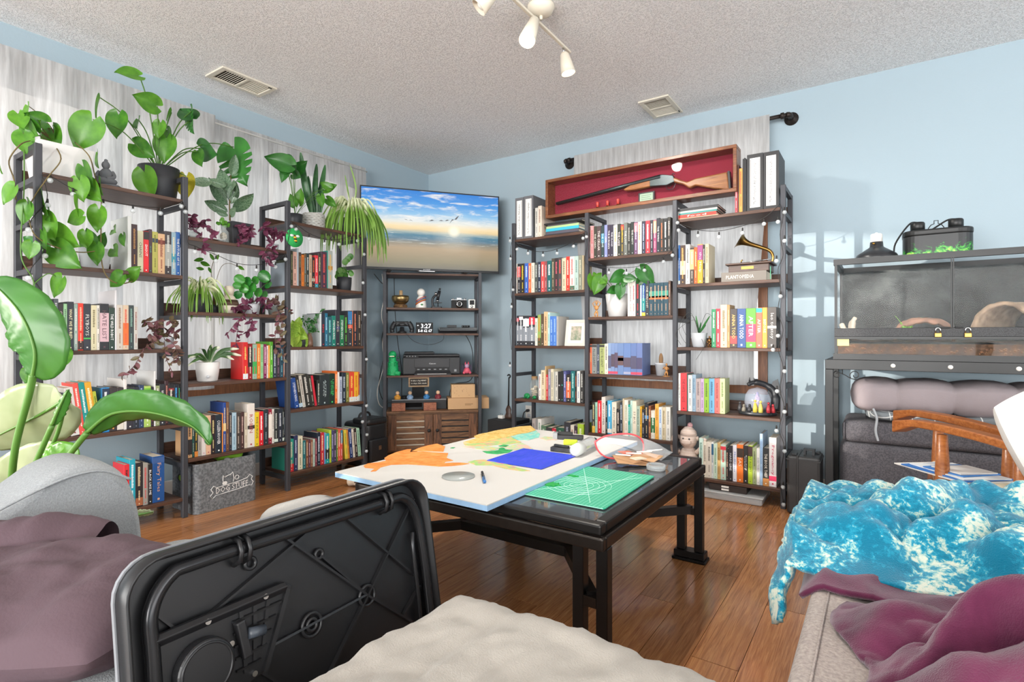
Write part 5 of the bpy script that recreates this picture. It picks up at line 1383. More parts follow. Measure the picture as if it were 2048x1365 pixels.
def plaid():
    m = bpy.data.materials.new('grey_plaid'); m.use_nodes = True; nt = m.node_tree; b = nt.nodes['Principled BSDF']; br = nt.nodes.new('ShaderNodeTexBrick'); br.offset = 0; br.inputs['Scale'].default_value = 1; br.inputs['Brick Width'].default_value = .085; br.inputs['Row Height'].default_value = .085; br.inputs['Mortar Size'].default_value = .0022
    for i, c in (('Color1', '#7a8084'), ('Color2', '#6e7478'), ('Mortar', '#d4d6d4')): br.inputs[i].default_value = lin(c)
    nt.links.new(coords(nt, rot=(.9, .15, .1)), br.inputs['Vector']); nt.links.new(br.outputs['Color'], b.inputs['Base Color']); b.inputs['Roughness'].default_value = .9; return m
t = thing('comforter', 'folded taupe tufted comforter with plaid underside on the day bed', 'comforter', (3.85, -.28, .51))
put('under_fold', tuft(3.40, 4.21, -.47, -.11, .512, .055, 6, 2), plaid(), t); put('upper_fold', tuft(3.335, 4.215, -.475, -.10, .548, .172, 4, 7), m_taupe, t)
put('tie', MB().tube(smooth_path([(3.44, -.485, .575), (3.455, -.50, .53), (3.45, -.505, .47), (3.46, -.505, .42)]), .006, 6), mat('grey_tape', '#a0a4a8', .9), t)
# ---------------------------------------------------------------- black hard case
p0, p1 = PX(1573, 1029, 2, 0), PX(1648, 1030, 1, -.545)
cx0, cx1, cy = p0.x, PX(1640, 960, 1, -.545).x, -.545; ch = PX(1600, 914, 1, -.545).z
t = thing('hard_case', 'tall black hard-shell case standing on the floor beside the bookcase', 'case', ((cx0+cx1)/2, cy+.09, 0))
mcs = mat('case_black', '#2b2a2a', .45, vary=.08, vscale=60, bumps=.15, bscale=200)
put('shell', MB().box((cx0, cy, .004), (cx1, cy+.19, ch)), mcs, t, bev=.012, seg=3); put('rib', MB().box((cx0+.045, cy-.004, .01), (cx0+.055, cy+.19, ch+.004)), mcs, t, bev=.002)
put('lid_edge', MB().box((cx0-.003, cy-.003, ch-.022), (cx1+.003, cy+.193, ch-.016)), mcs, t)
put('carry_handle', MB().box((cx0+.07, cy+.07, ch+.0), (cx0+.082, cy+.11, ch+.022)).box((cx1-.042, cy+.07, ch), (cx1-.03, cy+.11, ch+.022)).box((cx0+.07, cy+.07, ch+.022), (cx1-.03, cy+.11, ch+.030)), m_black, t)
put('latch', MB().box((cx0+.02, cy+.02, ch), (cx0+.045, cy+.06, ch+.010)), m_black, t, bev=.002); put('latch', MB().box((cx1-.03, cy+.12, ch), (cx1-.01, cy+.16, ch+.010)), m_black, t, bev=.002)
# ---------------------------------------------------------------- wooden armchair
m_teak = wood('orange_teak', '#8f4f26', '#b5703c', 0, 7, .35, 10, coat=.2)
A1, B1, A2, B2 = Vector((3.53, -1.085, .60)), Vector((3.905, -1.545, .60)), Vector((3.54, -.726, .60)), Vector((3.92, -1.262, .60))
ac = thing('wooden_armchair', 'mid-century wooden armchair with curved orange-brown arms', 'armchair', (3.72, -1.12, 0))
for a, b in ((A1, B1), (A2, B2)):
    d = (b-a); n = 14; side = Vector((-d.y, d.x, 0)).normalized(); L = []; 
    mb = MB(); vs = []; fs = []
    for i in range(n+1):
        t_ = i/n; c = a.lerp(b, t_); c.z = .600+.010*math.sin(t_*PI)-.030*t_**2-(.022*max(0, 1-t_*7)); wv = .026-.010*math.sin(t_*PI)*0+(.006 if t_ < .1 else 0); hv = .014+(.010*max(0, 1-t_*8))
        vs += [c-side*wv-Vector((0, 0, hv)), c+side*wv-Vector((0, 0, hv)), c+side*wv+Vector((0, 0, hv)), c-side*wv+Vector((0, 0, hv))]
    for i in range(n):
        o = i*4; fs += [(o+k, o+(k+1) % 4, o+4+(k+1) % 4, o+4+k) for k in range(4)]
    fs += [(3, 2, 1, 0), (n*4, n*4+1, n*4+2, n*4+3)]
    put('arm', mb.add(vs, fs, False), m_teak, ac, bev=.006, seg=3)
    for t_ in (.33, .80):
        c = a.lerp(b, t_); put('leg', MB().tube([(c.x, c.y, .001), (c.x, c.y, .20), (c.x, c.y, .36), (c.x, c.y, .60-.02)], [.012, .019, .026, .016], 14), m_teak, ac)
def along(a, b, t_): return a.lerp(b, t_)
s0, s1, s2, s3 = along(A1, B1, .22), along(A1, B1, .95), along(A2, B2, .95), along(A2, B2, .22)
ins = lambda p, c: c.lerp(p, .94)
cc = (s0+s1+s2+s3)/4; qd = [ins(p, cc) for p in (s0, s1, s2, s3)]
put('seat_frame', MB().prism(ccw([(p.x, p.y) for p in qd]), .33, .375), m_teak, ac, bev=.006)
put('seat_cushion', MB().prism(ccw([(cc.x+(p.x-cc.x)*.92, cc.y+(p.y-cc.y)*.92) for p in qd]), .376, .43), mat('cream_upholstery', '#e2d6b8', .9, vary=.05), ac, bev=.02, seg=4)
bk = (B1-A1).normalized()
for k in range(5):
    c = B1.lerp(B2, .1+k*.2); put('back_slat', MB().bar((c.x, c.y, .36), (c.x+bk.x*.10, c.y+bk.y*.10, .86), .03, .014, (bk.x, bk.y, 0)), m_teak, ac)
put('top_rail', MB().bar(tuple(B1.lerp(B2, -.05)+bk*.10+Vector((0, 0, .27))), tuple(B1.lerp(B2, 1.05)+bk*.10+Vector((0, 0, .27))), .03, .06), m_teak, ac, bev=.01, seg=3)
t = thing('paper_stack', 'pile of papers printed blue and white on the armchair seat', 'papers', (cc.x-.05, cc.y+.02, .4306), math.atan2(bk.y, bk.x))
for k, (c, dz, w_, h_, r) in enumerate((('#ece8e2', 0, .30, .20, 0), ('#3a78c4', .005, .26, .19, .06), ('#e8ecee', .010, .24, .17, -.05), ('#4a86cc', .015, .15, .16, .1), ('#e4e0da', .020, .12, .14, .0))):
    put('sheet', MB().cbox((-.03+.012*k, 0, dz+.002), (w_, h_, .004)).xf(Matrix.Rotation(r, 4, 'Z')), mat('paper_'+c[1:], c, .8), t, False)
p = B1.lerp(B2, .55)+bk*.01
t = thing('throw_pillow', 'white pillow printed with grey leaf fronds on the wooden armchair', 'pillow', (p.x, p.y, .435))
M = Matrix.Translation((p.x, p.y, .435+.185)) @ Matrix.Rotation(math.atan2(bk.y, bk.x)+PI/2, 4, 'Z') @ Matrix.Rotation(PI/2-.28, 4, 'X') @ Matrix.Rotation(.3, 4, 'Z')
put('pillow', cushion(.32, .32, .12, 5, .006).xf(M), mat('white_linen', '#e6e3de', .9, bumps=.2, bscale=200), t)
for q in range(9):
    v = -.11+.025*q
    for sg in (-1, 1):
        put('printed_leaf', MB().grid(lambda u, w_: M @ Vector((sg*(u*.075)+(w_-.5)*.016*math.sin(u*PI), v+u*.045+(w_-.5)*.012, .0655*(1-((sg*u*.075)/.17)**2)**.42*(1-min(.99, abs(v+u*.045)/.17)**2.6)**.42+.002)), 8, 2), mat('grey_print', '#a8a8a6', .9), t)
# ================================================================ sofas, blankets and tray in the foreground
m_sofa = mix2('light_grey_weave', '#8b8e90', '#9a9d9e', 260, .35, .65, .95, bumps=.3, bscale=350); m_beige = mix2('greige_linen', '#958b86', '#b0a59e', 150, .35, .65, .95, bumps=.35, bscale=260, stretch=(1, 1, 1))
t = thing('chaise', 'grey-beige linen chaise under the turquoise and burgundy blankets', 'sofa', (3.9, -2.6, 0))
put('seat', rslab((3.352, -3.55, .14), (4.75, -1.80, .42), .022), m_beige, t); put('base', MB().box((3.38, -3.5, .05), (4.7, -1.83, .14)), mat('sofa_base_dark', '#3a3634', .9), t)
for x in (3.42, 4.65):
    for y in (-3.45, -1.88): put('foot', MB().cyl((x, y, .0005), (x, y, .05), .022, 10, .028), m_blackm, t)
put('seam', MB().tube([(3.385, -3.53, .4215), (3.385, -1.82, .4215)], .0022, 6), m_beige, t)
def fleece(name, c1, c2, c3, scale, lo, hi):
    m = mix2(name, c1, c2, scale, lo, hi, 1.0, 5, .5, .35, 500, .35, c3=c3, spec=.1); return m
def snowflake():
    m = bpy.data.materials.new('turquoise_snowflake_fleece'); m.use_nodes = True; nt = m.node_tree; b = nt.nodes['Principled BSDF']; v = coords(nt)
    n1 = noise(nt, v, 11, 3, .5, .4); n2 = noise(nt, v, 75, 4, .65, .3); vo = nt.nodes.new('ShaderNodeTexVoronoi'); vo.inputs['Scale'].default_value = 9; nt.links.new(v, vo.inputs['Vector'])
    def M_(op, a, k):
        q = nt.nodes.new('ShaderNodeMath'); q.operation = op; nt.links.new(a, q.inputs[0])
        if isinstance(k, (int, float)): q.inputs[1].default_value = k
        else: nt.links.new(k, q.inputs[1])
        return q.outputs[0]
    f = M_('ADD', M_('ADD', M_('MULTIPLY', n1.outputs[0], .9), M_('MULTIPLY', n2.outputs[0], 1.0)), M_('MULTIPLY', vo.outputs['Distance'], -.45))
    r = ramp(nt, f, [(.58, '#0d6f8c'), (.74, '#1f8fac'), (.80, '#8fbcb8'), (.90, '#cfd4c4')]); nt.links.new(r.outputs[0], b.inputs['Base Color']); b.inputs['Roughness'].default_value = 1; b.inputs['Sheen Weight'].default_value = .3; b.inputs['Specular IOR Level'].default_value = .1
    bump(nt, noise(nt, v, 420, 2).outputs[0], b, .5, .004); return m
m_turq = snowflake()
m_burg = fleece('burgundy_plush', '#45152f', '#5e2742', '#733552', 9, .36, .58)
# turquoise blanket: heaped over the far end of the chaise and hanging over its edge
def turq(u, v):
    y = -2.41+.66*v; lim = 3.30
    s = -.16+u*1.40                                        # distance over the edge (negative hangs down)
    wx, wy = .10*fbm(s*3, v*2, 11), .14*fbm(s*3, v*2, 17); fold = .055*billow(s*3.2+v*.8+wx*3, v*2.6-s*.8+wy*3, 1)+.060*billow(s*6.6-v*1.9+3+wx*5, v*4.0+s*1.5+wy*5, 5)+.028*billow(s*13+v*3, v*7+s*3+wx*6, 9)
    env = max(0, min(1, (v+.02)*5))*max(0, min(1, (1.04-v)*6))
    crest = .035*math.sin(min(1, max(0, v))*PI)
    if s < .03:
        k = max(0, min(1, (.03-s)/.19)); hang = k*(.075+.085*max(0, 1-abs(v-.10)*5))
        return Vector((lim+.028-.035*math.sin(k*1.4)+.022*math.sin(v*19+1)*k-.012*fbm(v*8, k*3, 9)-.02, y-.03*k*(1 if v < .3 else 0), .443+fold*.8*env*(1-k)+crest*(1-k)*.5-hang))
    return Vector((lim+s+.0, y+.02*fbm(s*4, v*3, 8), .432+(fold*1.15+crest)*env*(min(1, .55+s*2))))
put('turquoise_blanket', drape(turq, 130, 90), m_turq, label='turquoise fleece blanket with white snowflakes heaped on the chaise', cat='blanket', solid=.012)
def burg(u, v):
    x = 3.43+.80*u; y = -3.02+.50*v+.05*fbm(u*3, v*2, 4); e = max(0, min(1, u*7))*max(0, min(1, (1-v)*7))*max(0, min(1, v*7+.6))
    wx, wy = .12*fbm(u*2.4, v*2, 31), .12*fbm(u*2.4, v*2, 37); h = .125*billow(u*2.0+v*1.5+wx*2+.4, v*2.0-u*1.1+wy*2, 3)+.070*billow(u*4.2-v*2.2+5+wx*3, v*3.8+u*1.4+wy*3, 7)+.020*billow(u*10, v*8, 6)+.055*u
    return Vector((x-.03*math.sin(v*9)*(1-e), y, .427+h*1.45*e+.004*fbm(u*14, v*14, 1)))
def burg_under(u, v):
    x = 3.335+.62*u; y0 = -2.47-.09*math.sin(u*PI*.8)**2*1.0+.03*u; y = y0+.22*v
    z = .428+.020*max(0, ridge(u*5, v*2.5, 12))*math.sin(v*PI*.5+.4)
    if u < .06: z -= (.06-u)*.6
    return Vector((x, y, z))
t = thing('burgundy_blanket', 'burgundy plush blanket bunched on the chaise, one end tucked under the turquoise blanket', 'blanket', (3.75, -2.72, .425))
put('bunched_end', drape(burg, 110, 80), m_burg, t, solid=.014); put('tucked_end', drape(burg_under, 60, 24), m_burg, t, solid=.010)
# white fleece over the near seat
t = thing('seat_ottoman', 'upholstered ottoman hidden under the white fleece throw', 'ottoman', (3.02, -3.25, 0))
put('body', rslab((2.765, -3.70, .05), (3.295, -2.865, .395), .05), m_sofa, t)
for x in (2.84, 3.22):
    for y in (-3.62, -2.94): put('foot', MB().cyl((x, y, .0005), (x, y, .06), .02, 10), m_blackm, t)
def throw(u, v):
    a, b = 2*u-1, 2*v-1; cx, cy, hw, hd = 3.03, -3.28, .268, .42
    X, Y = a*1.38, b*1.24; ox, oy = max(0, abs(X)-1), max(0, abs(Y)-1)
    rc = .32                                              # rounded plan corners
    x, y = max(-1, min(1, X)), max(-1, min(1, Y))
    qx, qy = max(0, abs(x)-(1-rc)), max(0, abs(y)-(1-rc*.62)); q = math.hypot(qx/rc, qy/(rc*.62))
    if q > 1: x = math.copysign((1-rc)+qx/q, x) if qx > 0 else x; y = math.copysign((1-rc*.62)+qy/q, y) if qy > 0 else y
    drop = (ox*hw+oy*hd)*1.9; lip = .020*math.exp(-((1-max(abs(X), abs(Y)))/.06)**2) if max(abs(X), abs(Y)) < 1 else .02
    out = min(1, drop*8)
    return Vector((cx+x*hw+math.copysign(.018*out, X)*(ox > 0)+.006*fbm(x*5, y*5, 1), cy+y*hd+math.copysign(.016*out, Y)*(oy > 0), .418+.012*fbm(x*2.2+1, y*2.4, 3)+.006*fbm(x*7, y*8, 5)-lip*.6-drop*.72))
put('white_throw', drape(throw, 90, 90), mat('ivory_fleece', '#a29c93', 1.0, vary=.06, vscale=8, bumps=.3, bscale=320, sheen=.2), label='ivory fleece throw spread over the ottoman', cat='blanket', solid=.010)
# grey sofa on the left: arm, seat and rounded pouf beyond
sf = thing('grey_sofa', 'light grey fabric sofa with a sloping rounded arm beside the big-leaved plant', 'sofa', (2.15, -3.45, 0))
prof = [(-3.125, .02), (-3.118, .30), (-3.122, .46), (-3.140, .56), (-3.175, .618), (-3.235, .645), (-3.30, .628), (-3.38, .575), (-3.50, .53), (-3.70, .51), (-3.95, .50), (-3.95, .02)]
pp = [(p.y, p.z) for p in smooth_path([Vector((0, *q)) for q in prof], 4)]
mb = MB(); n = len(pp)
xs = [(1.765, .90), (1.772, .965), (1.79, .992), (1.83, 1.0), (1.90, 1.0), (1.94, .992), (1.958, .965), (1.965, .90)]
rings = []
for x, s in xs:
    o = len(mb.v); rings.append(o); k = (1-s)
    mb.v += [Vector((x, y-(.12*k if y > -3.3 else 0), z-(k*.28 if z > .3 else 0))) for y, z in pp]
for r0, r1 in zip(rings, rings[1:]):
    for i in range(n): mb.f.append((r0+i, r0+(i+1) % n, r1+(i+1) % n, r1+i)); mb.sm.append(True); mb.mi.append(0)
mb.f += [tuple(rings[0]+i for i in range(n-1, -1, -1)), tuple(rings[-1]+i for i in range(n))]; mb.sm += [False]*2; mb.mi += [0]*2
put('arm', mb, m_sofa, sf)
put('seat', rslab((1.967, -3.93, .20), (2.545, -3.0, .42), .05, puff=.01), m_sofa, sf); put('base', MB().box((1.97, -3.92, .05), (2.53, -3.05, .20)), m_sofa, sf)
for x in (1.82, 2.49):
    for y in (-3.88, -3.16): put('foot', MB().cyl((x, y, .0005), (x, y, .055), .02, 10), m_blackm, sf)
put('seam', MB().tube(smooth_path([(1.967, -3.15, .585), (1.969, -3.22, .62), (1.969, -3.32, .602), (1.969, -3.5, .52)]), .003, 6), m_sofa, sf)
p = PX(650, 1003, 2, .36)
put('pouf', rslab((p.x-.15, p.y-.20, .002), (p.x+.16, p.y+.09, .362), .06, puff=.02), mat('pale_grey_knit', '#b4b2ae', .95, vary=.05, bumps=.6, bscale=240), label='pale grey knitted pouf between the sofa and the coffee table', cat='pouf')
m_plum = mat('plum_cotton', '#57444b', .85, vary=.08, vscale=7, bumps=.2, bscale=180)
c = PD(120, 1210, .90)
M = Matrix.Translation((2.285, -3.405, .472)) @ Euler((.06, -.02, .55)).to_matrix().to_4x4()
put('plum_pillow', cushion(.47, .33, .150, 3, .022, 44, .10, .42, 8).xf(M), m_plum, label='plum cotton pillow lying against the sofa seat', cat='pillow')
def roll(u, v):
    a = v*2*PI; x = -.19+.38*u; r = .075*(1-.25*(2*u-1)**4)
    return Vector((x, r*1.25*math.cos(a)+.012*fbm(u*4, math.cos(a), 3), r*math.sin(a)*.9+.018*math.sin(u*7+a*2)+.012*fbm(u*5, math.sin(a), 8)))
M = Matrix.Translation((2.045, -3.415, .490)) @ Euler((0, -.05, .75)).to_matrix().to_4x4()
put('plum_blanket', MB().grid(roll, 50, 36).xf(M), m_plum, label='rolled plum blanket between the sofa arm and the plum pillow', cat='blanket')
# ---------------------------------------------------------------- folding tray table, underside towards us
N0, F0 = Vector((2.570, -3.398, .606)), Vector((2.566, -2.790, .606))
ey = (F0-N0).normalized(); tilt = Vector((.163, 0, -.9866)); LN = (F0-N0).length; HT = .602
TM = Matrix(((ey.x, tilt.x, 0, N0.x), (ey.y, tilt.y, 0, N0.y), (ey.z, tilt.z, 0, N0.z), (0, 0, 0, 1)))
nrm = ey.cross(tilt); nrm = nrm if nrm.x > 0 else -nrm
def T(u, v, w_): return N0+ey*u+tilt*v+nrm*w_           # u along the top edge, v down the panel, w towards us
def tprism(poly, w0, w1):
    mb = MB(); n = len(poly); vs = [T(u, v, w0) for u, v in poly]+[T(u, v, w1) for u, v in poly]
    return mb.add(vs, [tuple(range(n-1, -1, -1)), tuple(range(n, 2*n))]+[(i, (i+1) % n, n+(i+1) % n, n+i) for i in range(n)])
tr = thing('tray_table', 'black plastic folding tray table standing on edge with its ribbed underside showing', 'tray table', (2.62, -3.09, 0))
m_tp = mat('tray_black', '#1d1d1f', .36, vary=.06, vscale=60); m_tube = mat('tray_tube', '#2c2c2e', .22, .5)
rim = rrect(LN, HT-.012, .055, 6, LN/2, (HT-.012)/2)
put('panel', tprism(rim, -.004, .0), m_tp, tr)
put('top_surface', tprism(rrect(LN+.004, HT-.008, .056, 6, LN/2, (HT-.012)/2), -.012, -.0042), mat('tray_top_grey', '#8a8c90', .5), tr)
mb = MB(); n = len(rim); inn = rrect(LN-.026, HT-.038, .045, 6, LN/2, (HT-.012)/2); k = len(mb.v)
vs = [T(u, v, 0.0005) for u, v in rim]+[T(u, v, .032) for u, v in rim]+[T(u, v, .032) for u, v in rrect(LN-.010, HT-.022, .050, 6, LN/2, (HT-.012)/2)]+[T(u, v, .0005) for u, v in inn]
fs = [(i+a*n, (i+1) % n+a*n, (i+1) % n+(a+1)*n, i+(a+1)*n) for a in range(3) for i in range(n)]
put('raised_rim', mb.add(vs, fs, True), m_tp, tr)
for a, b in (((.340, .030), (.10, .125)), ((.385, .03), (.560, .212)), ((.255, .035), (.425, .203)), ((.585, .050), (.300, .330)), ((.425, .203), (.190, .209)), ((.425, .203), (.585, .345)), ((.041, .079), (.080, .130)), ((.300, .33), (.10, .50)), ((.30, .33), (.50, .56)), ((.190, .235), (.34, .40)), ((.515, .281), (.575, .240)), ((.427, .205), (.33, .095))):
    put('rib', MB().bar(T(*a, .006), T(*b, .006), .010, .004, tuple(ey)), m_tp, tr)
for c_, r in (((.427, .205), .019), ((.297, .207), .020), ((.297, .207), .010), ((.193, .062), .009), ((.326, .090), .008), ((.27, .40), .02)):
    rg = MB(); rg.tube([T(c_[0]+r*math.cos(a), c_[1]+r*math.sin(a), .007) for a in [i*2*PI/24 for i in range(24)]], .0035, 6, closed=True); put('boss_ring', rg, m_tp, tr)
put('leg_tube', MB().tube(smooth_path([T(.034, .50, .018), T(.034, .30, .018), T(.034, .141, .018), T(.036, .076, .018), T(.064, .036, .018), T(.108, .030, .018), T(.30, .032, .018), T(.485, .034, .018), T(.545, .038, .018), T(.578, .085, .018), T(.586, .178, .018), T(.586, .32, .018), T(.586, .50, .018)], 6), .0105, 12), m_tube, tr)
for u in (.166, .181, .483, .498): put('clip', MB().tube([T(u, .010, .008), T(u, .016, .028), T(u, .032, .034), T(u, .048, .028), T(u, .056, .006)], .0042, 8), m_tp, tr)
put('hinge_plate', tprism([(.030, .112), (.248, .112), (.262, .124), (.196, .240), (.17, .245), (.045, .30), (.030, .28)], .008, .014), m_tp, tr, bev=.002)
put('hinge_rail', MB().bar(T(.030, .120, .019), T(.245, .119, .019), .016, .012, tuple(ey)), m_tp, tr, bev=.002); put('hinge_rail', MB().bar(T(.250, .124, .017), T(.196, .238, .017), .007, .008, tuple(ey)), m_tp, tr)
for k in range(5): put('plate_rib', MB().bar(T(.150, .140+.019*k, .016), T(.236-.011*k, .140+.019*k, .016), .0035, .006, tuple(ey)), m_tp, tr)
for k in range(3): put('plate_rib', MB().bar(T(.165+.024*k, .128, .016), T(.165+.016*k, .225-.012*k, .016), .0035, .006, tuple(ey)), m_tp, tr)
def disc(c_, r, w0, w1): return tprism([(c_[0]+r*math.cos(a), c_[1]+r*math.sin(a)) for a in [i*2*PI/36 for i in range(36)]], w0, w1)
put('tilt_dial', disc((.100, .185), .043, .012, .034), m_tp, tr, bev=.005, seg=3); put('dial_ring', MB().tube([T(.100+.037*math.cos(a), .185+.037*math.sin(a), .034) for a in [i*2*PI/36 for i in range(36)]], .002, 6, closed=True), m_tp, tr)
put('release_lever', MB().bar(T(.158, .140, .022), T(.166, .200, .022), .014, .016, tuple(ey)), m_tp, tr, bev=.003); put('lever_grip', MB().cyl(T(.168, .163, .030), T(.194, .168, .030), .0085, 12), mat('grip_slate', '#3a4048', .4), tr)
for c_ in ((.109, .120), (.204, .119), (.146, .171), (.179, .233)): put('screw', disc(c_, .0045, .014, .027 if c_[1] < .13 else .018), m_chrome, tr)
put('side_latch', MB().tube(smooth_path([T(.566, .12, .012), T(.556, .15, .018), T(.556, .24, .018), T(.560, .34, .012)]), .005, 8), m_tube, tr)
# ================================================================ plants
def leafmat(name, c1, c2, scale=14, rough=.4, trans=.28, c3=None, vein=None):
    if name in MATS: return MATS[name]
    m = bpy.data.materials.new(name); m.use_nodes = True; nt = m.node_tree; b = nt.nodes['Principled BSDF']; out = nt.nodes['Material Output']
    n = noise(nt, coords(nt), scale, 3, .5); oi = nt.nodes.new('ShaderNodeObjectInfo'); ad = nt.nodes.new('ShaderNodeMath'); ad.operation = 'MULTIPLY_ADD'
    nt.links.new(oi.outputs['Random'], ad.inputs[0]); ad.inputs[1].default_value = .45; sb = nt.nodes.new('ShaderNodeMath'); sb.operation = 'SUBTRACT'; nt.links.new(n.outputs[0], sb.inputs[0]); sb.inputs[1].default_value = .22; nt.links.new(sb.outputs[0], ad.inputs[2])
    r = ramp(nt, ad.outputs[0], [(.2, c1), (.75, c2)]+([(.95, c3)] if c3 else [])); colr = r.outputs[0]
    if vein:                                              # pale stripes along the blade (local x across the leaf)
        tc = nt.nodes.new('ShaderNodeTexCoord'); sp_ = nt.nodes.new('ShaderNodeSeparateXYZ'); nt.links.new(tc.outputs['Generated'], sp_.inputs[0])
        q = ramp(nt, sp_.outputs['X'], vein[1]); mx = nt.nodes.new('ShaderNodeMix'); mx.data_type = 'RGBA'; nt.links.new(q.outputs[0], mx.inputs['Factor']); nt.links.new(colr, mx.inputs['A']); mx.inputs['B'].default_value = lin(vein[0]); colr = mx.outputs['Result']
    nt.links.new(colr, b.inputs['Base Color']); b.inputs['Roughness'].default_value = rough
    t = nt.nodes.new('ShaderNodeBsdfTranslucent'); nt.links.new(colr, t.inputs[0]); ms = nt.nodes.new('ShaderNodeMixShader'); ms.inputs[0].default_value = trans
    nt.links.new(b.outputs[0], ms.inputs[1]); nt.links.new(t.outputs[0], ms.inputs[2]); nt.links.new(ms.outputs[0], out.inputs[0]); MATS[name] = m; return m
def leaf_mesh(kind, m):
    nu, nv = 8, 14; vs = []; fs = []
    if kind in ('heart', 'split'): nv = 30 if kind == 'split' else 14
    for j in range(nv+1):
        v = j/nv
        for i in range(nu+1):
            u = 2*i/nu-1
            if kind in ('heart', 'split'):
                y = -.16+1.16*v; c = .22; hw = (.43 if kind == 'heart' else .48)*(math.sqrt(max(0, 1-((y-c)/.40)**2))**.9 if y < c else (1-((y-c)/.78)**1.75)*(1+.10*math.sin((y-c)/.78*PI)))
                if kind == 'split' and v > .38 and v < .9 and (j % 4 == 0): hw *= (.42 if abs(u) > .4 else 1)
                yy = y+(.21*(1-min(1, abs(u)*1.5))*max(0, 1-v*3.2)); z = .10*abs(u)**1.3*(1-v*.4)-.16*(max(0, y))**2
                x = u*hw
            elif kind == 'oval': hw = .21*math.sin(PI*min(1, max(0, v))**.85)**.8; x, yy, z = u*hw, v, .05*abs(u)-.10*v*v
            elif kind == 'lance': hw = .145*math.sin(PI*v**.7)**.9; x, yy, z = u*hw, v, .045*abs(u)-.12*v*v
            elif kind == 'round': hw = .46*math.sqrt(max(0, 1-(2*v-1)**2)); x, yy, z = u*hw, v, .06*u*u-.05*v*v
            vs.append(Vector((x, yy, z)))
    for j in range(nv):
        for i in range(nu): o = j*(nu+1)+i; fs.append((o, o+1, o+nu+2, o+nu+1))
    me = MB().add(vs, fs, True).mesh('leaf'); me.materials.append(m); return me
LM = {}
def leaf(parent, kind, m, base, length, ang, tilt=0, roll=0, yaw=0, wide=1):
    """one leaf, its base at a world point, tip pointing at an angle seen from the room's middle; tilt leans the blade"""
    key = (kind, m.name)
    if key not in LM: LM[key] = leaf_mesh(kind, m)
    o = bpy.data.objects.new('leaf', LM[key]); col.objects.link(o)
    right = RT*math.cos(yaw)+FW*math.sin(yaw); fwd = FW*math.cos(yaw)-RT*math.sin(yaw); up = Vector((0, 0, 1)); a = math.radians(ang)
    tip = right*math.cos(a)+up*math.sin(a); nrm = -fwd; side = tip.cross(nrm)
    R = Matrix((side, tip, nrm)).transposed() @ Matrix.Rotation(math.radians(roll), 3, 'Y') @ Matrix.Rotation(math.radians(tilt), 3, 'X')
    o.matrix_world = Matrix.Translation(WM[parent.name].inverted() @ base) @ R.to_4x4() @ Matrix.Diagonal((length*wide, length, length, 1)); o.parent = parent
    return o
def heart_px(parent, m, px, py, L, ang, xp, tilt=0, roll=0, kind='heart', wide=1, src=None, sm=None, sr=.0022, ax=0):
    """leaf centred on a photo pixel, standing in the plane x = xp (or y = xp); L is its length in photo pixels"""
    c = PX(px, py, ax, xp); Zd = (c-CAM).dot(FW); l = L*Zd/FPX; a = math.radians(ang)
    b = c-(RT*math.cos(a)+Vector((0, 0, math.sin(a))))*l*.42
    leaf(parent, kind, m, b, l, ang, tilt, roll, 0, wide)
    if src is not None:
        mid = src.lerp(b, .55)+Vector((0, 0, abs((b-src).length)*.16)); put('stem', MB().tube(smooth_path([src, mid, b], 6), sr, 6), sm, parent)
    return b
m_lf = leafmat('heartleaf_green', '#3a7424', '#6aa632', 3, .32, .3); m_lfd = leafmat('monstera_green', '#255c26', '#3f8634', 3, .3, .22); m_yel = leafmat('yellowing_leaf', '#a8a02c', '#c8b23a', 20, .4, .3)
m_stem = mat('green_stem', '#4f7a2c', .5); m_stemb = mat('brown_stem', '#6a5a34', .6); m_soil = mat('potting_soil', '#3a2c22', .95, bumps=.6, bscale=120)
m_wpot = mat('white_pot', '#dcdad8', .5); m_kpot = mat('charcoal_pot', '#2e2f33', .5); m_gpot = mat('pale_grey_pot', '#c2c4c8', .5)
def pot(parent, c, r0, r1, h, m, square=False, soil=True, name='pot'):
    c = Vector(c)
    if square: mb = MB().hexa([c+Vector(q) for q in ((-r0, -r0, 0), (r0, -r0, 0), (r0, r0, 0), (-r0, r0, 0), (-r1, -r1, h), (r1, -r1, h), (r1, r1, h), (-r1, r1, h))])
    else: mb = MB().lathe([(.001, 0), (r0*.9, 0), (r0, .006), ((r0+r1)/2*1.02, h*.5), (r1, h), (r1-.005, h), (r1-.008, h*.86), (.001, h*.86)], 28, c)
    put(name, mb, m, parent, bev=.003 if square else 0)
    if soil: put('soil', MB().lathe([(.001, .006), (r1*.84, 0)], 18, c+Vector((0, 0, h*.87 if not square else h+.001)), cap=False), m_soil, parent)
def px_r(n, c): return n/FPX*(c-CAM).dot(FW)
XS = .37
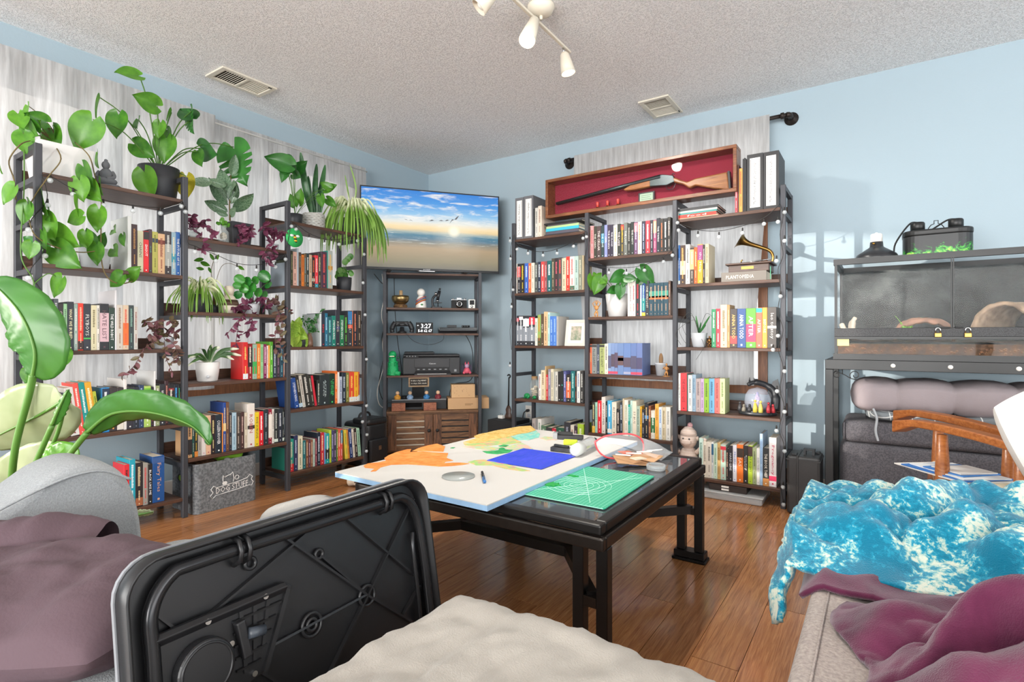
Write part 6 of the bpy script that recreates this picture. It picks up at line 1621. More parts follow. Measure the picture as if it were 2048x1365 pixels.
# ---- big monstera in the black pot on the top board
zt = LV13[4]+.0006; pc = PX(318, 392, 0, XS); pc.z = zt
t = thing('monstera_plant', 'split-leaf monstera in a charcoal pot on the top board of the plant bookcase', 'potted plant', pc)
pot(t, pc, px_r(29, pc), px_r(36, pc), px_r(66, pc), m_kpot); cr = pc+Vector((0, 0, px_r(58, pc)))
for px, py, L, a, ti, ro, mm, kd in ((264, 163, 44, 215, 62, 10, m_lf, 'heart'), (198, 213, 42, -98, 10, 55, m_lf, 'heart'), (296, 208, 46, 165, 66, 0, m_lf, 'heart'), (236, 249, 50, -95, 8, -5, m_lf, 'heart'), (373, 224, 46, 130, -15, 30, m_lfd, 'heart'), (392, 243, 52, -65, 25, 40, m_lfd, 'split'), (283, 250, 30, -60, 40, 20, m_lf, 'heart'), (319, 259, 34, -100, 5, 0, m_lf, 'heart'), (341, 272, 32, -60, 20, 20, m_lf, 'heart'), (172, 266, 72, -118, 8, -18, m_lf, 'heart'), (285, 299, 46, -35, 0, 0, m_lf, 'heart'), (331, 297, 52, -95, 6, -10, m_lf, 'heart'), (294, 367, 60, -78, 0, 4, m_lf, 'heart'), (372, 373, 48, -92, 4, 0, m_yel, 'heart'), (401, 317, 34, -70, 15, 10, m_lf, 'heart'), (423, 303, 52, -15, 30, 20, m_lfd, 'heart'), (478, 327, 82, -72, 6, 12, m_lfd, 'split'), (352, 234, 30, -45, 60, 40, m_lf, 'heart')):
    heart_px(t, mm, px, py, L, a, XS+.02+.05*((px*7) % 5)/5, ti, ro, kd, 1, cr, m_stem, .0028)
# ---- pothos in the square white pot, trailing down the end frame
pc = PX(119, 352, 0, XS); pc.z = zt
t = thing('trailing_pothos', 'pothos trailing from a square white pot at the sofa end of the plant bookcase', 'potted plant', pc)
pot(t, pc, px_r(37, pc), px_r(45, pc), px_r(66, pc), m_wpot, True); cr = pc+Vector((0, 0, px_r(66, pc)))
for px, py, L, a, ti, ro in ((62, 222, 30, -60, 30, 20), (42, 243, 40, -70, 20, -30), (80, 240, 36, 160, 50, 0), (66, 262, 46, -30, 20, 10), (50, 285, 44, -80, 10, -20), (112, 283, 60, -75, 10, 10), (128, 268, 36, 10, 60, 0), (92, 255, 34, 30, 50, 0), (70, 248, 34, 100, 40, 0)):
    heart_px(t, m_lf, px, py, L, a, XS+.03, ti, ro, 'heart', 1, cr, m_stemb, .002)
def vine(parent, pts, ax, xp, m, r=.0026, xo=0): put('vine', MB().tube(smooth_path([PX(x, y, ax, xp+(q[2] if len(q) > 2 else 0)) for q in pts for x, y in [q[:2]]], 5), r, 6), m, parent)
XV = .525
vine(t, [(60, 282, -.1), (40, 290), (18, 322), (28, 360), (32, 400)], 0, XV, m_stemb)
vine(t, [(105, 285, -.1), (122, 318), (98, 352), (68, 395), (57, 425), (66, 465), (90, 485), (130, 500), (168, 505), (205, 500)], 0, XV, m_stemb)
vine(t, [(150, 285, -.1), (178, 312), (190, 352), (202, 395), (202, 440), (203, 520), (215, 555), (240, 568), (268, 562)], 0, XV, m_stemb)
vine(t, [(48, 300, 0), (48, 380), (42, 470), (44, 520), (66, 560), (72, 600), (78, 650)], 0, XV, m_stem)
vine(t, [(66, 570), (95, 548), (115, 556)], 0, XV, m_stem, .002)
for px, py, L, a, ti, ro in ((20, 388, 44, -125, 5, 10), (10, 328, 40, -50, 30, 50), (50, 425, 44, -110, 0, 0), (62, 415, 34, -60, 15, 25), (96, 452, 54, -72, 0, 0), (96, 405, 52, -60, 20, 40), (127, 475, 58, -35, 0, 8), (128, 512, 66, -40, 0, 0), (152, 437, 38, -160, 0, 0), (195, 437, 48, -100, 0, 0), (176, 352, 52, -65, 8, 20), (162, 378, 46, -80, 5, -10), (188, 382, 50, -50, 10, 10), (204, 372, 34, -80, 10, 50), (162, 412, 40, -70, 20, 60), (172, 478, 34, -90, 0, -10), (193, 507, 42, -95, 0, 0), (238, 465, 28, -30, 50, 0), (250, 480, 26, -70, 20, 20), (238, 507, 34, -40, 40, 0), (234, 560, 38, -140, 0, 0), (269, 547, 34, 45, 10, 0), (116, 572, 46, -120, 0, 10), (34, 598, 30, -150, 30, 0), (62, 500, 34, -100, 10, -30), (90, 478, 40, -75, 10, 20), (204, 320, 36, -60, 30, 40), (104, 432, 30, -50, 30, 20)):
    heart_px(t, m_lf, px, py, L, a, XV+.012*((px*3) % 7)/7, ti, ro)
for px, py, L, a in ((132, 715, 36, -105), (54, 752, 30, -100), (80, 805, 22, -60)): heart_px(t, m_lf, px, py, L, a, XV, 5, 0)
# ---- small pots on the second board from the top, sofa end
zb = LV13[3]+.0006
pc = PX(190, 538, 0, .40); pc.z = zb
t = thing('pothos_cutting', 'small pothos in a round pale pot below the square white pot', 'potted plant', pc); pot(t, pc, px_r(22, pc), px_r(27, pc), px_r(42, pc), m_gpot); cr = pc+Vector((0, 0, px_r(40, pc)))
for px, py, L, a in ((182, 476, 36, 110), (206, 480, 28, 70), (170, 490, 24, 140)): heart_px(t, m_lf, px, py, L, a, .40, 10, 0, 'heart', 1, cr, m_stem)
pc = PX(100, 528, 0, .38); pc.z = zb
t = thing('fern_pot', 'leafy plant in a square pale pot beside the end frame', 'potted plant', pc); pot(t, pc, px_r(16, pc), px_r(19, pc), px_r(30, pc), m_wpot, True); cr = pc+Vector((0, 0, px_r(30, pc)))
for px, py, L, a in ((86, 460, 40, 100), (104, 465, 42, 80), (66, 485, 34, 150), (92, 488, 30, 60)): heart_px(t, m_lfd, px, py, L, a, .38, 10, 20, 'oval', 1.5, cr, m_stem)
# ---- rubber plant on the middle bay
z2 = LV2[3]+.0006; pc = PX(474, 487, 0, .40); pc.z = z2
m_rub = leafmat('variegated_rubber', '#3f5f44', '#7f9a7c', 22, .25, .15, '#b8c4a4')
t = thing('rubber_plant', 'variegated rubber plant in a square charcoal pot, middle bay top board', 'potted plant', pc); pot(t, pc, px_r(18, pc), px_r(22, pc), px_r(46, pc), m_kpot, True)
tp = PX(462, 350, 0, .40); b0 = PX(460, 442, 0, .40); put('trunk', MB().tube([b0, PX(459, 410, 0, .40), tp], [.005, .004, .003], 8), m_stemb, t)
for bx, by, L, a, ti, ro in ((425, 365, 42, 195, 45, 0), (457, 410, 64, 122, 10, -25), (458, 398, 62, 106, 5, 10), (463, 408, 46, 78, 10, 20), (464, 374, 42, -8, 55, 0), (470, 380, 60, -12, 60, 10), (467, 422, 56, 48, 20, 50), (456, 424, 46, 155, 20, 0), (456, 432, 24, 160, 40, 0), (462, 434, 30, 40, 40, 0), (462, 352, 44, 82, 10, 60), (452, 372, 36, 170, 50, 0)):
    b = PX(bx, by, 0, .40); leaf(t, 'oval', m_rub, b, px_r(L, b), a, ti, ro, 0, 1.15)
# ---- purple tradescantia: one function, several plants
m_tr = leafmat('purple_tradescantia', '#54283c', '#84405e', 4, .45, .25, '#7f8f4c'); m_tro = leafmat('olive_tradescantia', '#6a6a40', '#8a5064', 4, .45, .25, '#a0ac70'); m_ptop = mat('purple_stem', '#6a4048', .6)
def trad(label, pc, vines, m, seed, potf=None):
    t = thing('tradescantia', label, 'potted plant', pc, group='tradescantia plants'); rr = random.Random(seed)
    if potf: potf(t, pc)
    for v in vines:
        pts = smooth_path([PX(x, y, 0, xp) for x, y, xp in v], 5); put('vine', MB().tube(pts, .0016, 5), m_ptop, t)
        for i in range(1, len(pts)):
            for _ in range(1 if len(pts) > 12 else 2):
                leaf(t, 'oval', m, pts[i], px_r(rr.uniform(10, 17), pts[i]), rr.uniform(-160, 40) if i > 3 else rr.uniform(0, 180), rr.uniform(-30, 50), rr.uniform(-60, 60), rr.uniform(-.6, .6), 1.25)
    return t
glass = mat('jar_glass', '#dfe8e6', .05, alpha=.22, spec=.8)
def jar(t, pc): put('glass_jar', MB().lathe([(.001, 0), (.024, 0), (.026, .01), (.026, .055), (.016, .068), (.016, .08), (.018, .082)], 18, pc), glass, t); put('water', MB().lathe([(.001, .002), (.023, .002), (.023, .04), (.001, .04)], 14, pc), mat('jar_water', '#cfdcd8', .1, alpha=.4), t)
def gpot(r, h, m): return lambda t, pc: pot(t, pc, r*.85, r, h, m)
pc = PX(388, 480, 0, .44); pc.z = z2
trad('purple tradescantia in a glass jar beside the sofa-end frame, middle bay top board', pc, [[(388, 462, .44), (380, 445, .46), (384, 432, .47)], [(390, 462, .44), (402, 450, .47), (418, 456, .49), (424, 470, .50)], [(388, 462, .44), (400, 470, .50), (408, 490, .515), (405, 500, .515)], [(392, 462, .44), (412, 440, .45)]], m_tr, 1, jar)
pc = PX(487, 480, 0, .47); pc.z = z2
trad('small purple tradescantia sprig in front of the rubber plant pot', pc, [[(487, 478, .47), (484, 462, .48), (481, 450, .48)], [(488, 478, .47), (496, 468, .49), (500, 458, .49)], [(486, 480, .48), (474, 486, .50)]], m_tr, 2, gpot(.016, .02, m_kpot))
pc = PX(547, 490, 0, .43); pc.z = z2
trad('purple tradescantia hanging beside the bee ornament, middle bay top board', pc, [[(545, 475, .43), (530, 460, .46), (526, 450, .47)], [(548, 475, .43), (556, 465, .47), (564, 472, .485)], [(545, 476, .44), (536, 492, .515), (528, 510, .515), (536, 525, .515)], [(550, 476, .44), (545, 500, .515), (542, 520, .515)]], m_tr, 3, gpot(.030, .04, m_gpot))
z2b = LV2[2]+.0006; pc = PX(500, 628, 0, .42); pc.z = z2b
trad('long trailing tradescantia spilling over the middle bay board above the red books', pc, [[(500, 610, .42), (485, 632, .515), (470, 648, .515), (455, 668, .515)], [(500, 610, .42), (480, 640, .515), (474, 668, .515), (472, 690, .515)], [(503, 612, .42), (505, 635, .515), (500, 655, .515), (495, 665, .515)], [(500, 608, .43), (485, 612, .47), (470, 615, .49)], [(503, 606, .42), (520, 600, .45), (535, 615, .49)]], m_tr, 4, gpot(.045, .06, m_gpot))
pc = PX(550, 628, 0, .42); pc.z = z2b
trad('tradescantia in a mossy grey pot trailing beside the television-end frame', pc, [[(550, 605, .42), (558, 630, .515), (556, 655, .515), (550, 675, .515), (552, 700, .515)], [(552, 605, .42), (566, 612, .47), (572, 628, .49)], [(550, 606, .42), (562, 640, .515), (560, 680, .515), (566, 720, .515)], [(545, 604, .42), (528, 612, .47)]], m_tro, 5, gpot(.042, .06, mat('mossy_grey_pot', '#7d8480', .8, vary=.2, vscale=40)))
pc = PX(326, 694, 0, .40); pc.z = LV13[2]+.0006
trad('olive and purple tradescantia trailing at the end of the hardback row, sofa-end bay', pc, [[(322, 672, .40), (300, 650, .44), (290, 640, .45)], [(324, 672, .40), (312, 655, .44), (318, 640, .44)], [(328, 672, .40), (345, 655, .44), (340, 640, .44)], [(330, 672, .40), (352, 665, .46)], [(322, 675, .40), (298, 690, .515), (284, 705, .515), (270, 730, .515), (255, 745, .515), (245, 750, .515)], [(328, 675, .40), (330, 700, .515), (334, 722, .515), (345, 745, .515)], [(330, 675, .40), (350, 692, .515), (358, 720, .515)], [(320, 672, .40), (310, 680, .47), (300, 668, .46)]], m_tro, 6, gpot(.05, .06, m_gpot))
# ---- spider plants: arching striped blades
def stripe(name, g1, g2, pale): return leafmat(name, g1, g2, 6, .45, .3, None, (pale, [(.28, '#000000'), (.36, '#ffffff'), (.64, '#ffffff'), (.72, '#000000')]))
m_spi = stripe('spider_stripe', '#6f9a3c', '#90b854', '#eef2cc')
def blade(parent, m, pts, w_):
    P = smooth_path(pts, 5); n = len(P); vs = []; fs = []
    for i, p in enumerate(P):
        d = (P[min(n-1, i+1)]-P[max(0, i-1)]).normalized(); s = d.cross(FW); s = s.normalized() if s.length > 1e-4 else RT
        k = w_*(math.sin(PI*(.12+.86*i/(n-1)))**.6)/2; up = s.cross(d)*k*.35
        vs += [p-s*k+up, p, p+s*k+up]
    for i in range(n-1): o = i*3; fs += [(o, o+1, o+4, o+3), (o+1, o+2, o+5, o+4)]
    return put('leaf', MB().add(vs, fs, True), m, parent)
def spider(label, pc, top, n, reach, drop, rise, m, seed, potm, pr, ph, w_=.011, side=0, hang=None, cat='potted plant', group='spider plants'):
    t = thing('spider_plant', label, cat, pc, group=group); pot(t, pc, pr*.8, pr, ph, potm); rr = random.Random(seed); c0 = Vector(top)
    for i in range(n):
        a = rr.uniform(0, 2*PI); d = Vector((math.cos(a), math.sin(a), 0)); d.x = abs(d.x)*.9 if rr.random() < .75 else d.x*.35
        L = reach*rr.uniform(.55, 1.05); h = rise*rr.uniform(.3, 1.0); dr = drop*rr.uniform(.25, 1.0)
        e = c0+d*L-Vector((0, 0, dr)); mid = c0+d*L*.55+Vector((0, 0, h)); q = c0+d*L*.92+Vector((0, 0, h*.1-dr*.35))
        blade(t, m, [c0+d*.008, c0+d*L*.22+Vector((0, 0, h*.8)), mid, q, e], w_*rr.uniform(.8, 1.2))
    return t
z3 = LV13[4]+.0006; pc = PX(702, 480, 0, .36); pc.z = z3
spider('big spider plant in a charcoal pot drooping in front of the television', pc, pc+Vector((0, 0, .13)), 110, .27, .31, .13, m_spi, 21, m_kpot, .075, .13, .013)
for a, b, c in (((700, 425), (712, 380), (700, 330)), ((702, 425), (695, 380), (690, 350))): blade(bpy.data.objects['spider_plant'], m_spi, [PX(*a, 0, .38), PX(*b, 0, .40), PX(*c, 0, .40)], .012)
pc = PX(398, 628, 0, .39); pc.z = z2b
spider('spider plant in a black pot beside the sofa-end frame, middle bay', pc, pc+Vector((0, 0, .10)), 48, .16, .17, .09, m_spi, 22, m_kpot, .055, .10, .010)
pc = PX(356, 628, 0, .30); pc.z = z2b+.0
# ---- snake plant and its neighbours on the television-end top board
pc = PX(627, 452, 0, .37); pc.z = z3
t = thing('snake_plant', 'snake plant in a woven pale basket pot on the top board', 'potted plant', pc)
mbk = mat('woven_basket', '#c4c2bc', .9); pot(t, pc, .062, .068, .105, mat('basket_core', '#a8a69e', .9))
for k in range(9): put('basket_coil', MB().tube([pc+Vector(((.066+.002*(k % 2))*math.cos(a), (.066+.002*(k % 2))*math.sin(a), .006+.0115*k+.0016*math.sin(a*14+k*PI))) for a in [i*2*PI/56 for i in range(56)]], .0062, 6, closed=True), mbk, t)
m_sn = leafmat('snake_leaf', '#234a2c', '#3f7040', 30, .35, .12)
for bx, tx, ty, w_ in ((622, 601, 305, .045), (632, 633, 328, .040), (640, 650, 330, .040), (628, 616, 352, .034), (636, 640, 370, .03)): blade(t, m_sn, [PX(bx, 425, 0, .37), PX((bx+tx)/2-3, (425+ty)/2, 0, .375), PX(tx, ty, 0, .37)], w_)
pc = PX(590, 445, 0, .40); pc.z = z3
t = thing('arrowhead_plant', 'arrowhead plant on thin stems in a small charcoal pot beside the snake plant', 'potted plant', pc); pot(t, pc, .040, .048, .072, m_kpot); cr = pc+Vector((0, 0, .065))
for px, py, L, a, ti, ro in ((562, 326, 52, 165, 25, 0), (583, 332, 40, -60, 10, 10), (570, 350, 30, -110, 10, 0), (565, 341, 22, 170, 40, 0), (602, 336, 36, 40, 20, 10), (600, 395, 32, 80, 10, 0), (586, 402, 26, 110, 10, 0), (598, 355, 30, -30, 40, 0)): heart_px(t, m_lfd if py < 380 else m_lf, px, py, L, a, .40, ti, ro, 'heart', .8, cr, m_stem, .0016)
for px, py, L, a in ((660, 376, 28, 20), (662, 405, 26, -40), (643, 402, 26, -80), (653, 372, 24, 150)): heart_px(t, m_lf, px, py, L, a, .44, 10, 0, 'heart', .8, cr, m_stem, .0012)
pc = PX(688, 578, 0, .41); pc.z = LV13[3]+.0006
m_pep = leafmat('cream_edged_leaf', '#3f7a34', '#6a9a4a', 26, .4, .2, '#d8e0c0')
t = thing('peperomia', 'small cream-edged peperomia in a round charcoal pot at the end of the board', 'potted plant', pc); pot(t, pc, .046, .052, .095, m_kpot); rr = random.Random(8)
for i in range(26):
    a = rr.uniform(0, 6.28); b = pc+Vector((.035*math.cos(a)*rr.random(), .045*math.sin(a)*rr.random(), .085+rr.random()*.05)); leaf(t, 'round', m_pep, b, rr.uniform(.03, .042), rr.uniform(0, 180), rr.uniform(-20, 50), rr.uniform(-40, 40), rr.uniform(-.7, .7))
for px, py in ((695, 520), (690, 525), (700, 515)): heart_px(t, m_pep, px, py, 14, 60, .42, 0, 0, 'round', 1, pc+Vector((0, 0, .1)), m_stem, .0012)
# ---- round-leaved plant and twiggy plant on the middle bay
pc = PX(505, 628, 0, .36); pc.z = z2b
t = thing('round_leaf_plant', 'round-leaved peperomia plant behind the trailing tradescantia', 'potted plant', pc); pot(t, pc, .035, .042, .07, m_gpot); cr = pc+Vector((0, 0, .06)); m_rd = leafmat('round_deep_green', '#1f6a2c', '#4a9a3c', 10, .22, .15)
for px, py, L, a, ti in ((527, 552, 27, -40, 0), (482, 560, 22, 150, 20), (495, 565, 20, 60, 10), (503, 575, 22, -20, 10), (490, 578, 20, 160, 10), (512, 562, 18, 40, 20), (476, 572, 16, 170, 30), (540, 572, 18, -60, 40), (518, 585, 20, -30, 20), (478, 590, 18, -150, 20), (498, 590, 20, 90, 0), (532, 590, 16, -20, 30)): heart_px(t, m_rd, px, py, L, a, .41, ti, 0, 'round', 1, cr, m_stem, .0015)
pc = PX(429, 628, 0, .34); pc.z = z2b
t = thing('dracaena_cane', 'bare cane plant with thin leafy twigs behind the spider plant', 'potted plant', pc); pot(t, pc, .030, .036, .05, m_kpot); put('cane', MB().tube([pc+Vector((0, 0, .03)), PX(429, 565, 0, .35)], [.010, .009], 10), m_stemb, t)
tw = [PX(430, 575, 0, .35), PX(422, 545, 0, .38), PX(428, 520, 0, .40)]; put('twig', MB().tube(smooth_path(tw, 5), .0016, 5), m_stemb, t); put('twig', MB().tube(smooth_path([PX(430, 570, 0, .35), PX(442, 535, 0, .38), PX(458, 527, 0, .40), PX(480, 535, 0, .41)], 5), .0014, 5), m_stemb, t)
for px, py, L, a in ((400, 520, 20, 190), (410, 528, 22, -20), (402, 538, 16, 170), (420, 540, 14, -60), (434, 518, 18, 60), (482, 536, 16, -30), (425, 515, 16, 120)): heart_px(t, m_lf, px, py, L, a, .40, 10, 0, 'oval', 1)
# ---- dracaena in the white self-watering pot
pc = PX(415, 764, 0, .42); pc.z = LV2[1]+.0006; m_dra = leafmat('dracaena_stripe', '#3a5f34', '#5a7f4a', 8, .4, .2, None, ('#dfe4cc', [(.0, '#ffffff'), (.2, '#ffffff'), (.28, '#000000'), (.72, '#000000'), (.8, '#ffffff')]))
t = thing('striped_dracaena', 'cream-edged dracaena in a round white pot beside the red books', 'potted plant', pc); pot(t, pc, .050, .060, .105, m_wpot); put('drain_tap', MB().cyl(pc+Vector((.04, -.018, .028)), pc+Vector((.058, -.026, .028)), .008, 10), m_gpot, t); c0 = pc+Vector((0, 0, .095))
for px, py, w_ in ((440, 695, .022), (478, 698, .022), (484, 712, .022), (425, 690, .020), (398, 698, .020), (378, 716, .020), (372, 735, .018), (468, 720, .02), (350, 722, .018), (420, 700, .02)):
    e = PX(px, py, 0, .47); blade(t, m_dra, [c0, c0.lerp(e, .45)+Vector((0, 0, .035)), e], w_)
# ---- hanging bits on the television-end bay
pc = PX(603, 688, 0, .45); pc.z = LV13[2]+.0006; m_pot2 = leafmat('pale_pothos', '#6aa02c', '#b8d45a', 10, .35, .3)
t = thing('golden_pothos', 'pale golden pothos beside the row of thrillers, television-end bay', 'potted plant', pc); pot(t, pc, .028, .034, .05, m_kpot); cr = pc+Vector((0, 0, .045))
for px, py, L, a, ti in ((585, 660, 30, 150, 0), (592, 655, 28, 110, 20), (600, 668, 34, -30, 10), (588, 680, 28, -100, 0), (605, 678, 30, -60, 0), (596, 690, 20, -90, 0), (598, 645, 20, 80, 10), (610, 690, 16, -90, 10)): heart_px(t, m_pot2, px, py, L, a, .47, ti, 0, 'heart', 1, cr, m_stem, .0014)
pc = PX(619, 690, 0, .47); pc.z = LV13[2]+.0006
t = thing('bottle_fern', 'ferny cutting in a brown glass bottle beside the pale pothos', 'potted plant', pc); put('bottle', MB().lathe([(.001, 0), (.022, 0), (.023, .02), (.018, .06), (.012, .075), (.013, .085)], 16, pc), mat('brown_bottle', '#7a5a48', .2, alpha=.75), t); rr = random.Random(9); m_fern = leafmat('fern_dark', '#1f4f2a', '#3a7a34', 10, .4, .2)
for ex, ey_ in ((598, 640), (605, 635), (615, 640), (622, 640), (640, 625), (648, 618), (635, 630), (630, 660), (650, 665)):
    a0 = pc+Vector((0, 0, .08)); e = PX(ex, ey_, 0, .47); pts = smooth_path([a0, a0.lerp(e, .5)+Vector((0, 0, .012)), e], 6); put('frond_stem', MB().tube(pts, .0011, 4), m_stem, t)
    for q in pts[3:]: leaf(t, 'oval', m_fern, q, rr.uniform(.014, .024), rr.uniform(-60, 240), rr.uniform(-20, 40), rr.uniform(-40, 40), 0, 1.4)
# ---- right bookcase: philodendron in the tall white pot, aloe in the grey one
pc = PX(1235, 630, 1, -.37); pc.z = LV2[2]+.0006
t = thing('philodendron', 'heart-leaved philodendron in a tall white pot on the shotgun-case bookcase', 'potted plant', pc); pot(t, pc, .058, .079, .150, m_wpot); cr = pc+Vector((0, 0, .145))
for px, py, L, a, ti, ro in ((1186, 566, 36, -80, 0, -20), (1197, 569, 40, -115, 0, 10), (1233, 556, 36, 210, 20, 0), (1249, 563, 22, -110, 5, 0), (1260, 558, 26, -10, 30, 0), (1240, 583, 30, -92, 0, 0), (1222, 582, 24, 200, 30, 0), (1292, 552, 44, -50, 5, 5), (1282, 558, 22, 60, 20, 0), (1206, 565, 16, -20, 40, 0)): heart_px(t, m_lf if px < 1210 else m_lfd, px, py, L, a, -.45, ti, ro, 'heart', .85, cr, m_stemb, .0016, 1)
pc = PX(1398, 690, 1, -.41); pc.z = LV13[2]+.0006
t = thing('airy_aloe', 'aloe with thin curling runners in a grey pot beside the wooden figure', 'potted plant', pc); pot(t, pc, .036, .047, .085, m_gpot); c0 = pc+Vector((0, 0, .08)); m_al = leafmat('aloe_green', '#2f6a3a', '#4a8a4a', 12, .3, .1)
for px, py, w_ in ((1392, 632, .012), (1402, 645, .010), (1420, 632, .012), (1395, 650, .012), (1412, 650, .010)): blade(t, m_al, [c0, c0.lerp(PX(px, py, 1, -.43), .5), PX(px, py, 1, -.43)], w_)
for pts in (((1395, 660), (1380, 625), (1358, 655), (1370, 685), (1385, 690)), ((1398, 660), (1385, 632), (1365, 650), (1378, 682)), ((1398, 655), (1412, 628), (1430, 640)), ((1395, 658), (1408, 690), (1405, 700), (1392, 720)), ((1398, 660), (1388, 640), (1352, 665), (1362, 690))): put('runner', MB().tube(smooth_path([PX(x, y, 1, -.478) if i else c0 for i, (x, y) in enumerate(pts)], 6), .0011, 5), mat('dark_runner', '#4a4a44', .6), t)
# ---- bird of paradise in front, growing behind the sofa arm
m_bop = leafmat('bird_of_paradise', '#2a5f24', '#4f8a34', 5, .32, .22, '#7aa84a'); m_bopl = leafmat('bird_of_paradise_pale', '#8fa06a', '#cdd4b0', 6, .35, .35)
fx = PX(45, 1105, 0, 1.62); pc = Vector((1.50, -3.30, 0))
t = thing('bird_of_paradise', 'large bird-of-paradise plant with broad paddle leaves rising behind the sofa arm', 'potted plant', pc); pot(t, pc, .13, .16, .30, mat('terracotta_dark', '#5a4a42', .8)); c0 = pc+Vector((0, 0, .27))
def paddle(pts, w_, m, tw=0, fold=.2):
    P = smooth_path([PD(x, y, z) for x, y, z in pts], 7); n = len(P); vs = []; fs = []; K = 6
    for i, p in enumerate(P):
        d = (P[min(n-1, i+1)]-P[max(0, i-1)]).normalized(); s = d.cross(FW+Vector((0, 0, tw))).normalized(); nn = s.cross(d)
        f = i/(n-1); hw = w_/2*(math.sin(PI*min(1, .06+f*.94))**.62)
        for k in range(-K, K+1): u = k/K; vs.append(p+s*(u*hw)+nn*(abs(u)**1.3*hw*fold+.004*math.sin(f*40+abs(u)*6)*abs(u)))
    for i in range(n-1):
        for k in range(2*K): o = i*(2*K+1)+k; fs.append((o, o+1, o+2*K+2, o+2*K+1))
    lf = put('leaf', MB().add(vs, fs, True), m, t, solid=.0015); put('midrib', MB().tube([p+FW*-.002 for p in P], [.006*(1-.8*i/(n-1)) for i in range(n)], 6), m_stem, lf)
def stalk(pts, r): put('stalk', MB().tube(smooth_path([c0]+[PD(x, y, z) for x, y, z in pts], 6), r, 10), m_stem, t)
stalk([(15, 1040, 1.72), (30, 900, 1.68), (58, 790, 1.65), (66, 750, 1.64)], .010); paddle([(66, 755, 1.64), (70, 700, 1.62), (40, 625, 1.62), (-20, 560, 1.66)], .185, m_bop, .0, .25)
stalk([(30, 1030, 1.70), (70, 930, 1.65), (105, 850, 1.62)], .008); paddle([(105, 850, 1.62), (120, 815, 1.61), (137, 780, 1.60)], .035, m_bop, .0, .6)
stalk([(90, 980, 1.66), (135, 915, 1.62), (175, 865, 1.60)], .009); paddle([(175, 865, 1.60), (225, 828, 1.58), (300, 825, 1.55), (380, 850, 1.52), (420, 890, 1.50)], .115, m_bop, .6, .5)
paddle([(130, 800, 1.66), (80, 830, 1.68), (20, 860, 1.72), (-40, 890, 1.74)], .22, m_bopl, .5, .3); paddle([(140, 905, 1.72), (90, 930, 1.74), (20, 960, 1.78), (-40, 1000, 1.8)], .16, m_bopl, .5, .3)
stalk([(60, 960, 1.72), (110, 880, 1.68), (130, 805, 1.66)], .006); paddle([(80, 935, 1.70), (105, 925, 1.68), (130, 915, 1.66), (140, 945, 1.66)], .10, m_lf, .2, .3)
paddle([(262, 1030, 1.58), (285, 1028, 1.57), (306, 1024, 1.56)], .03, m_bopl, .8, .2)
# ================================================================ shotgun display case
YC = -.470; gx0, gx1, gz0, gz1 = 1.540, 2.797, HP+.0006, 2.026
def XZ(poly, y0, y1):                                     # prism standing in the xz plane
    P = ccw(poly); n = len(P); vs = [Vector((x, y0, z)) for x, z in P]+[Vector((x, y1, z)) for x, z in P]
    return MB().add(vs, [tuple(range(n)), tuple(range(2*n-1, n-1, -1))]+[(i, n+i, n+(i+1) % n, (i+1) % n) for i in range(n)])
def G(px, py, y=-.42): p = PX(px, py, 1, y); return (p.x, p.z)
m_cw = wood('case_walnut', '#5a3420', '#8a5634', 0, 6, .35, 10, coat=.2)
gc = thing('display_case', 'long glass-fronted wooden display case lined with red felt on the bookcase', 'display case', ((gx0+gx1)/2, YC+.055, gz0))
D_ = .115; fw_ = .020
for lo, hi in (((gx0, YC, gz0), (gx1, YC+D_, gz0+fw_)), ((gx0, YC, gz1-fw_), (gx1, YC+D_, gz1)), ((gx0, YC, gz0+fw_), (gx0+fw_, YC+D_, gz1-fw_)), ((gx1-fw_, YC, gz0+fw_), (gx1, YC+D_, gz1-fw_))): put('frame_board', MB().box(lo, hi), m_cw, gc, bev=.002, seg=1)
put('felt_back', MB().box((gx0+fw_, YC+D_-.012, gz0+fw_), (gx1-fw_, YC+D_-.002, gz1-fw_)), mat('red_felt', '#8a2638', .95, vary=.1, vscale=60), gc)
put('glass_front', MB().box((gx0+fw_, YC+.006, gz0+fw_), (gx1-fw_, YC+.009, gz1-fw_)), mat('case_glass', '#302020', .02, alpha=.06, spec=.7), gc)
put('inner_ledge', MB().box((gx0+.12, YC+.03, gz0+fw_), (gx1-fw_, YC+D_-.012, gz0+fw_+.010)), m_cw, gc)
sg = thing('shotgun', 'double-barrelled shotgun with walnut stock mounted in the display case', 'shotgun', (*G(1300, 372)[:1], -.42, G(1300, 372)[1]))
m_gs = mat('blued_steel', '#3c4446', .35, .7); m_st = wood('gun_stock_walnut', '#7a4a26', '#a86c3a', 0, 6, .35, 9)
a, b = PX(1114, 408, 1, -.42), PX(1322, 354, 1, -.42)
for dy in (-.009, .009): put('barrel', MB().cyl(a+Vector((0, dy, 0)), b+Vector((0, dy, 0)), .0095, 12, .013), m_gs, sg)
put('barrel_rib', MB().bar(a+Vector((0, 0, .009)), b+Vector((0, 0, .012)), .006, .004), m_gs, sg)
put('receiver', XZ([G(1298, 357), G(1326, 350), G(1348, 352), G(1352, 364), G(1335, 372), G(1300, 374)], -.436, -.404), m_gs, sg, bev=.004)
put('forearm', XZ([G(1248, 380), G(1262, 372), G(1302, 362), G(1302, 374), G(1270, 381), G(1252, 383)], -.438, -.402), m_st, sg, bev=.006)
put('stock', XZ([G(1346, 355), G(1375, 365), G(1392, 358), G(1456, 345), G(1460, 381), G(1425, 378), G(1392, 372), G(1380, 378), G(1368, 370), G(1349, 366)], -.437, -.403), m_st, sg, bev=.008, seg=3)
put('butt_plate', XZ([G(1456, 344), G(1460.5, 343.5), G(1463, 381), G(1459.5, 382)], -.438, -.402), m_black, sg)
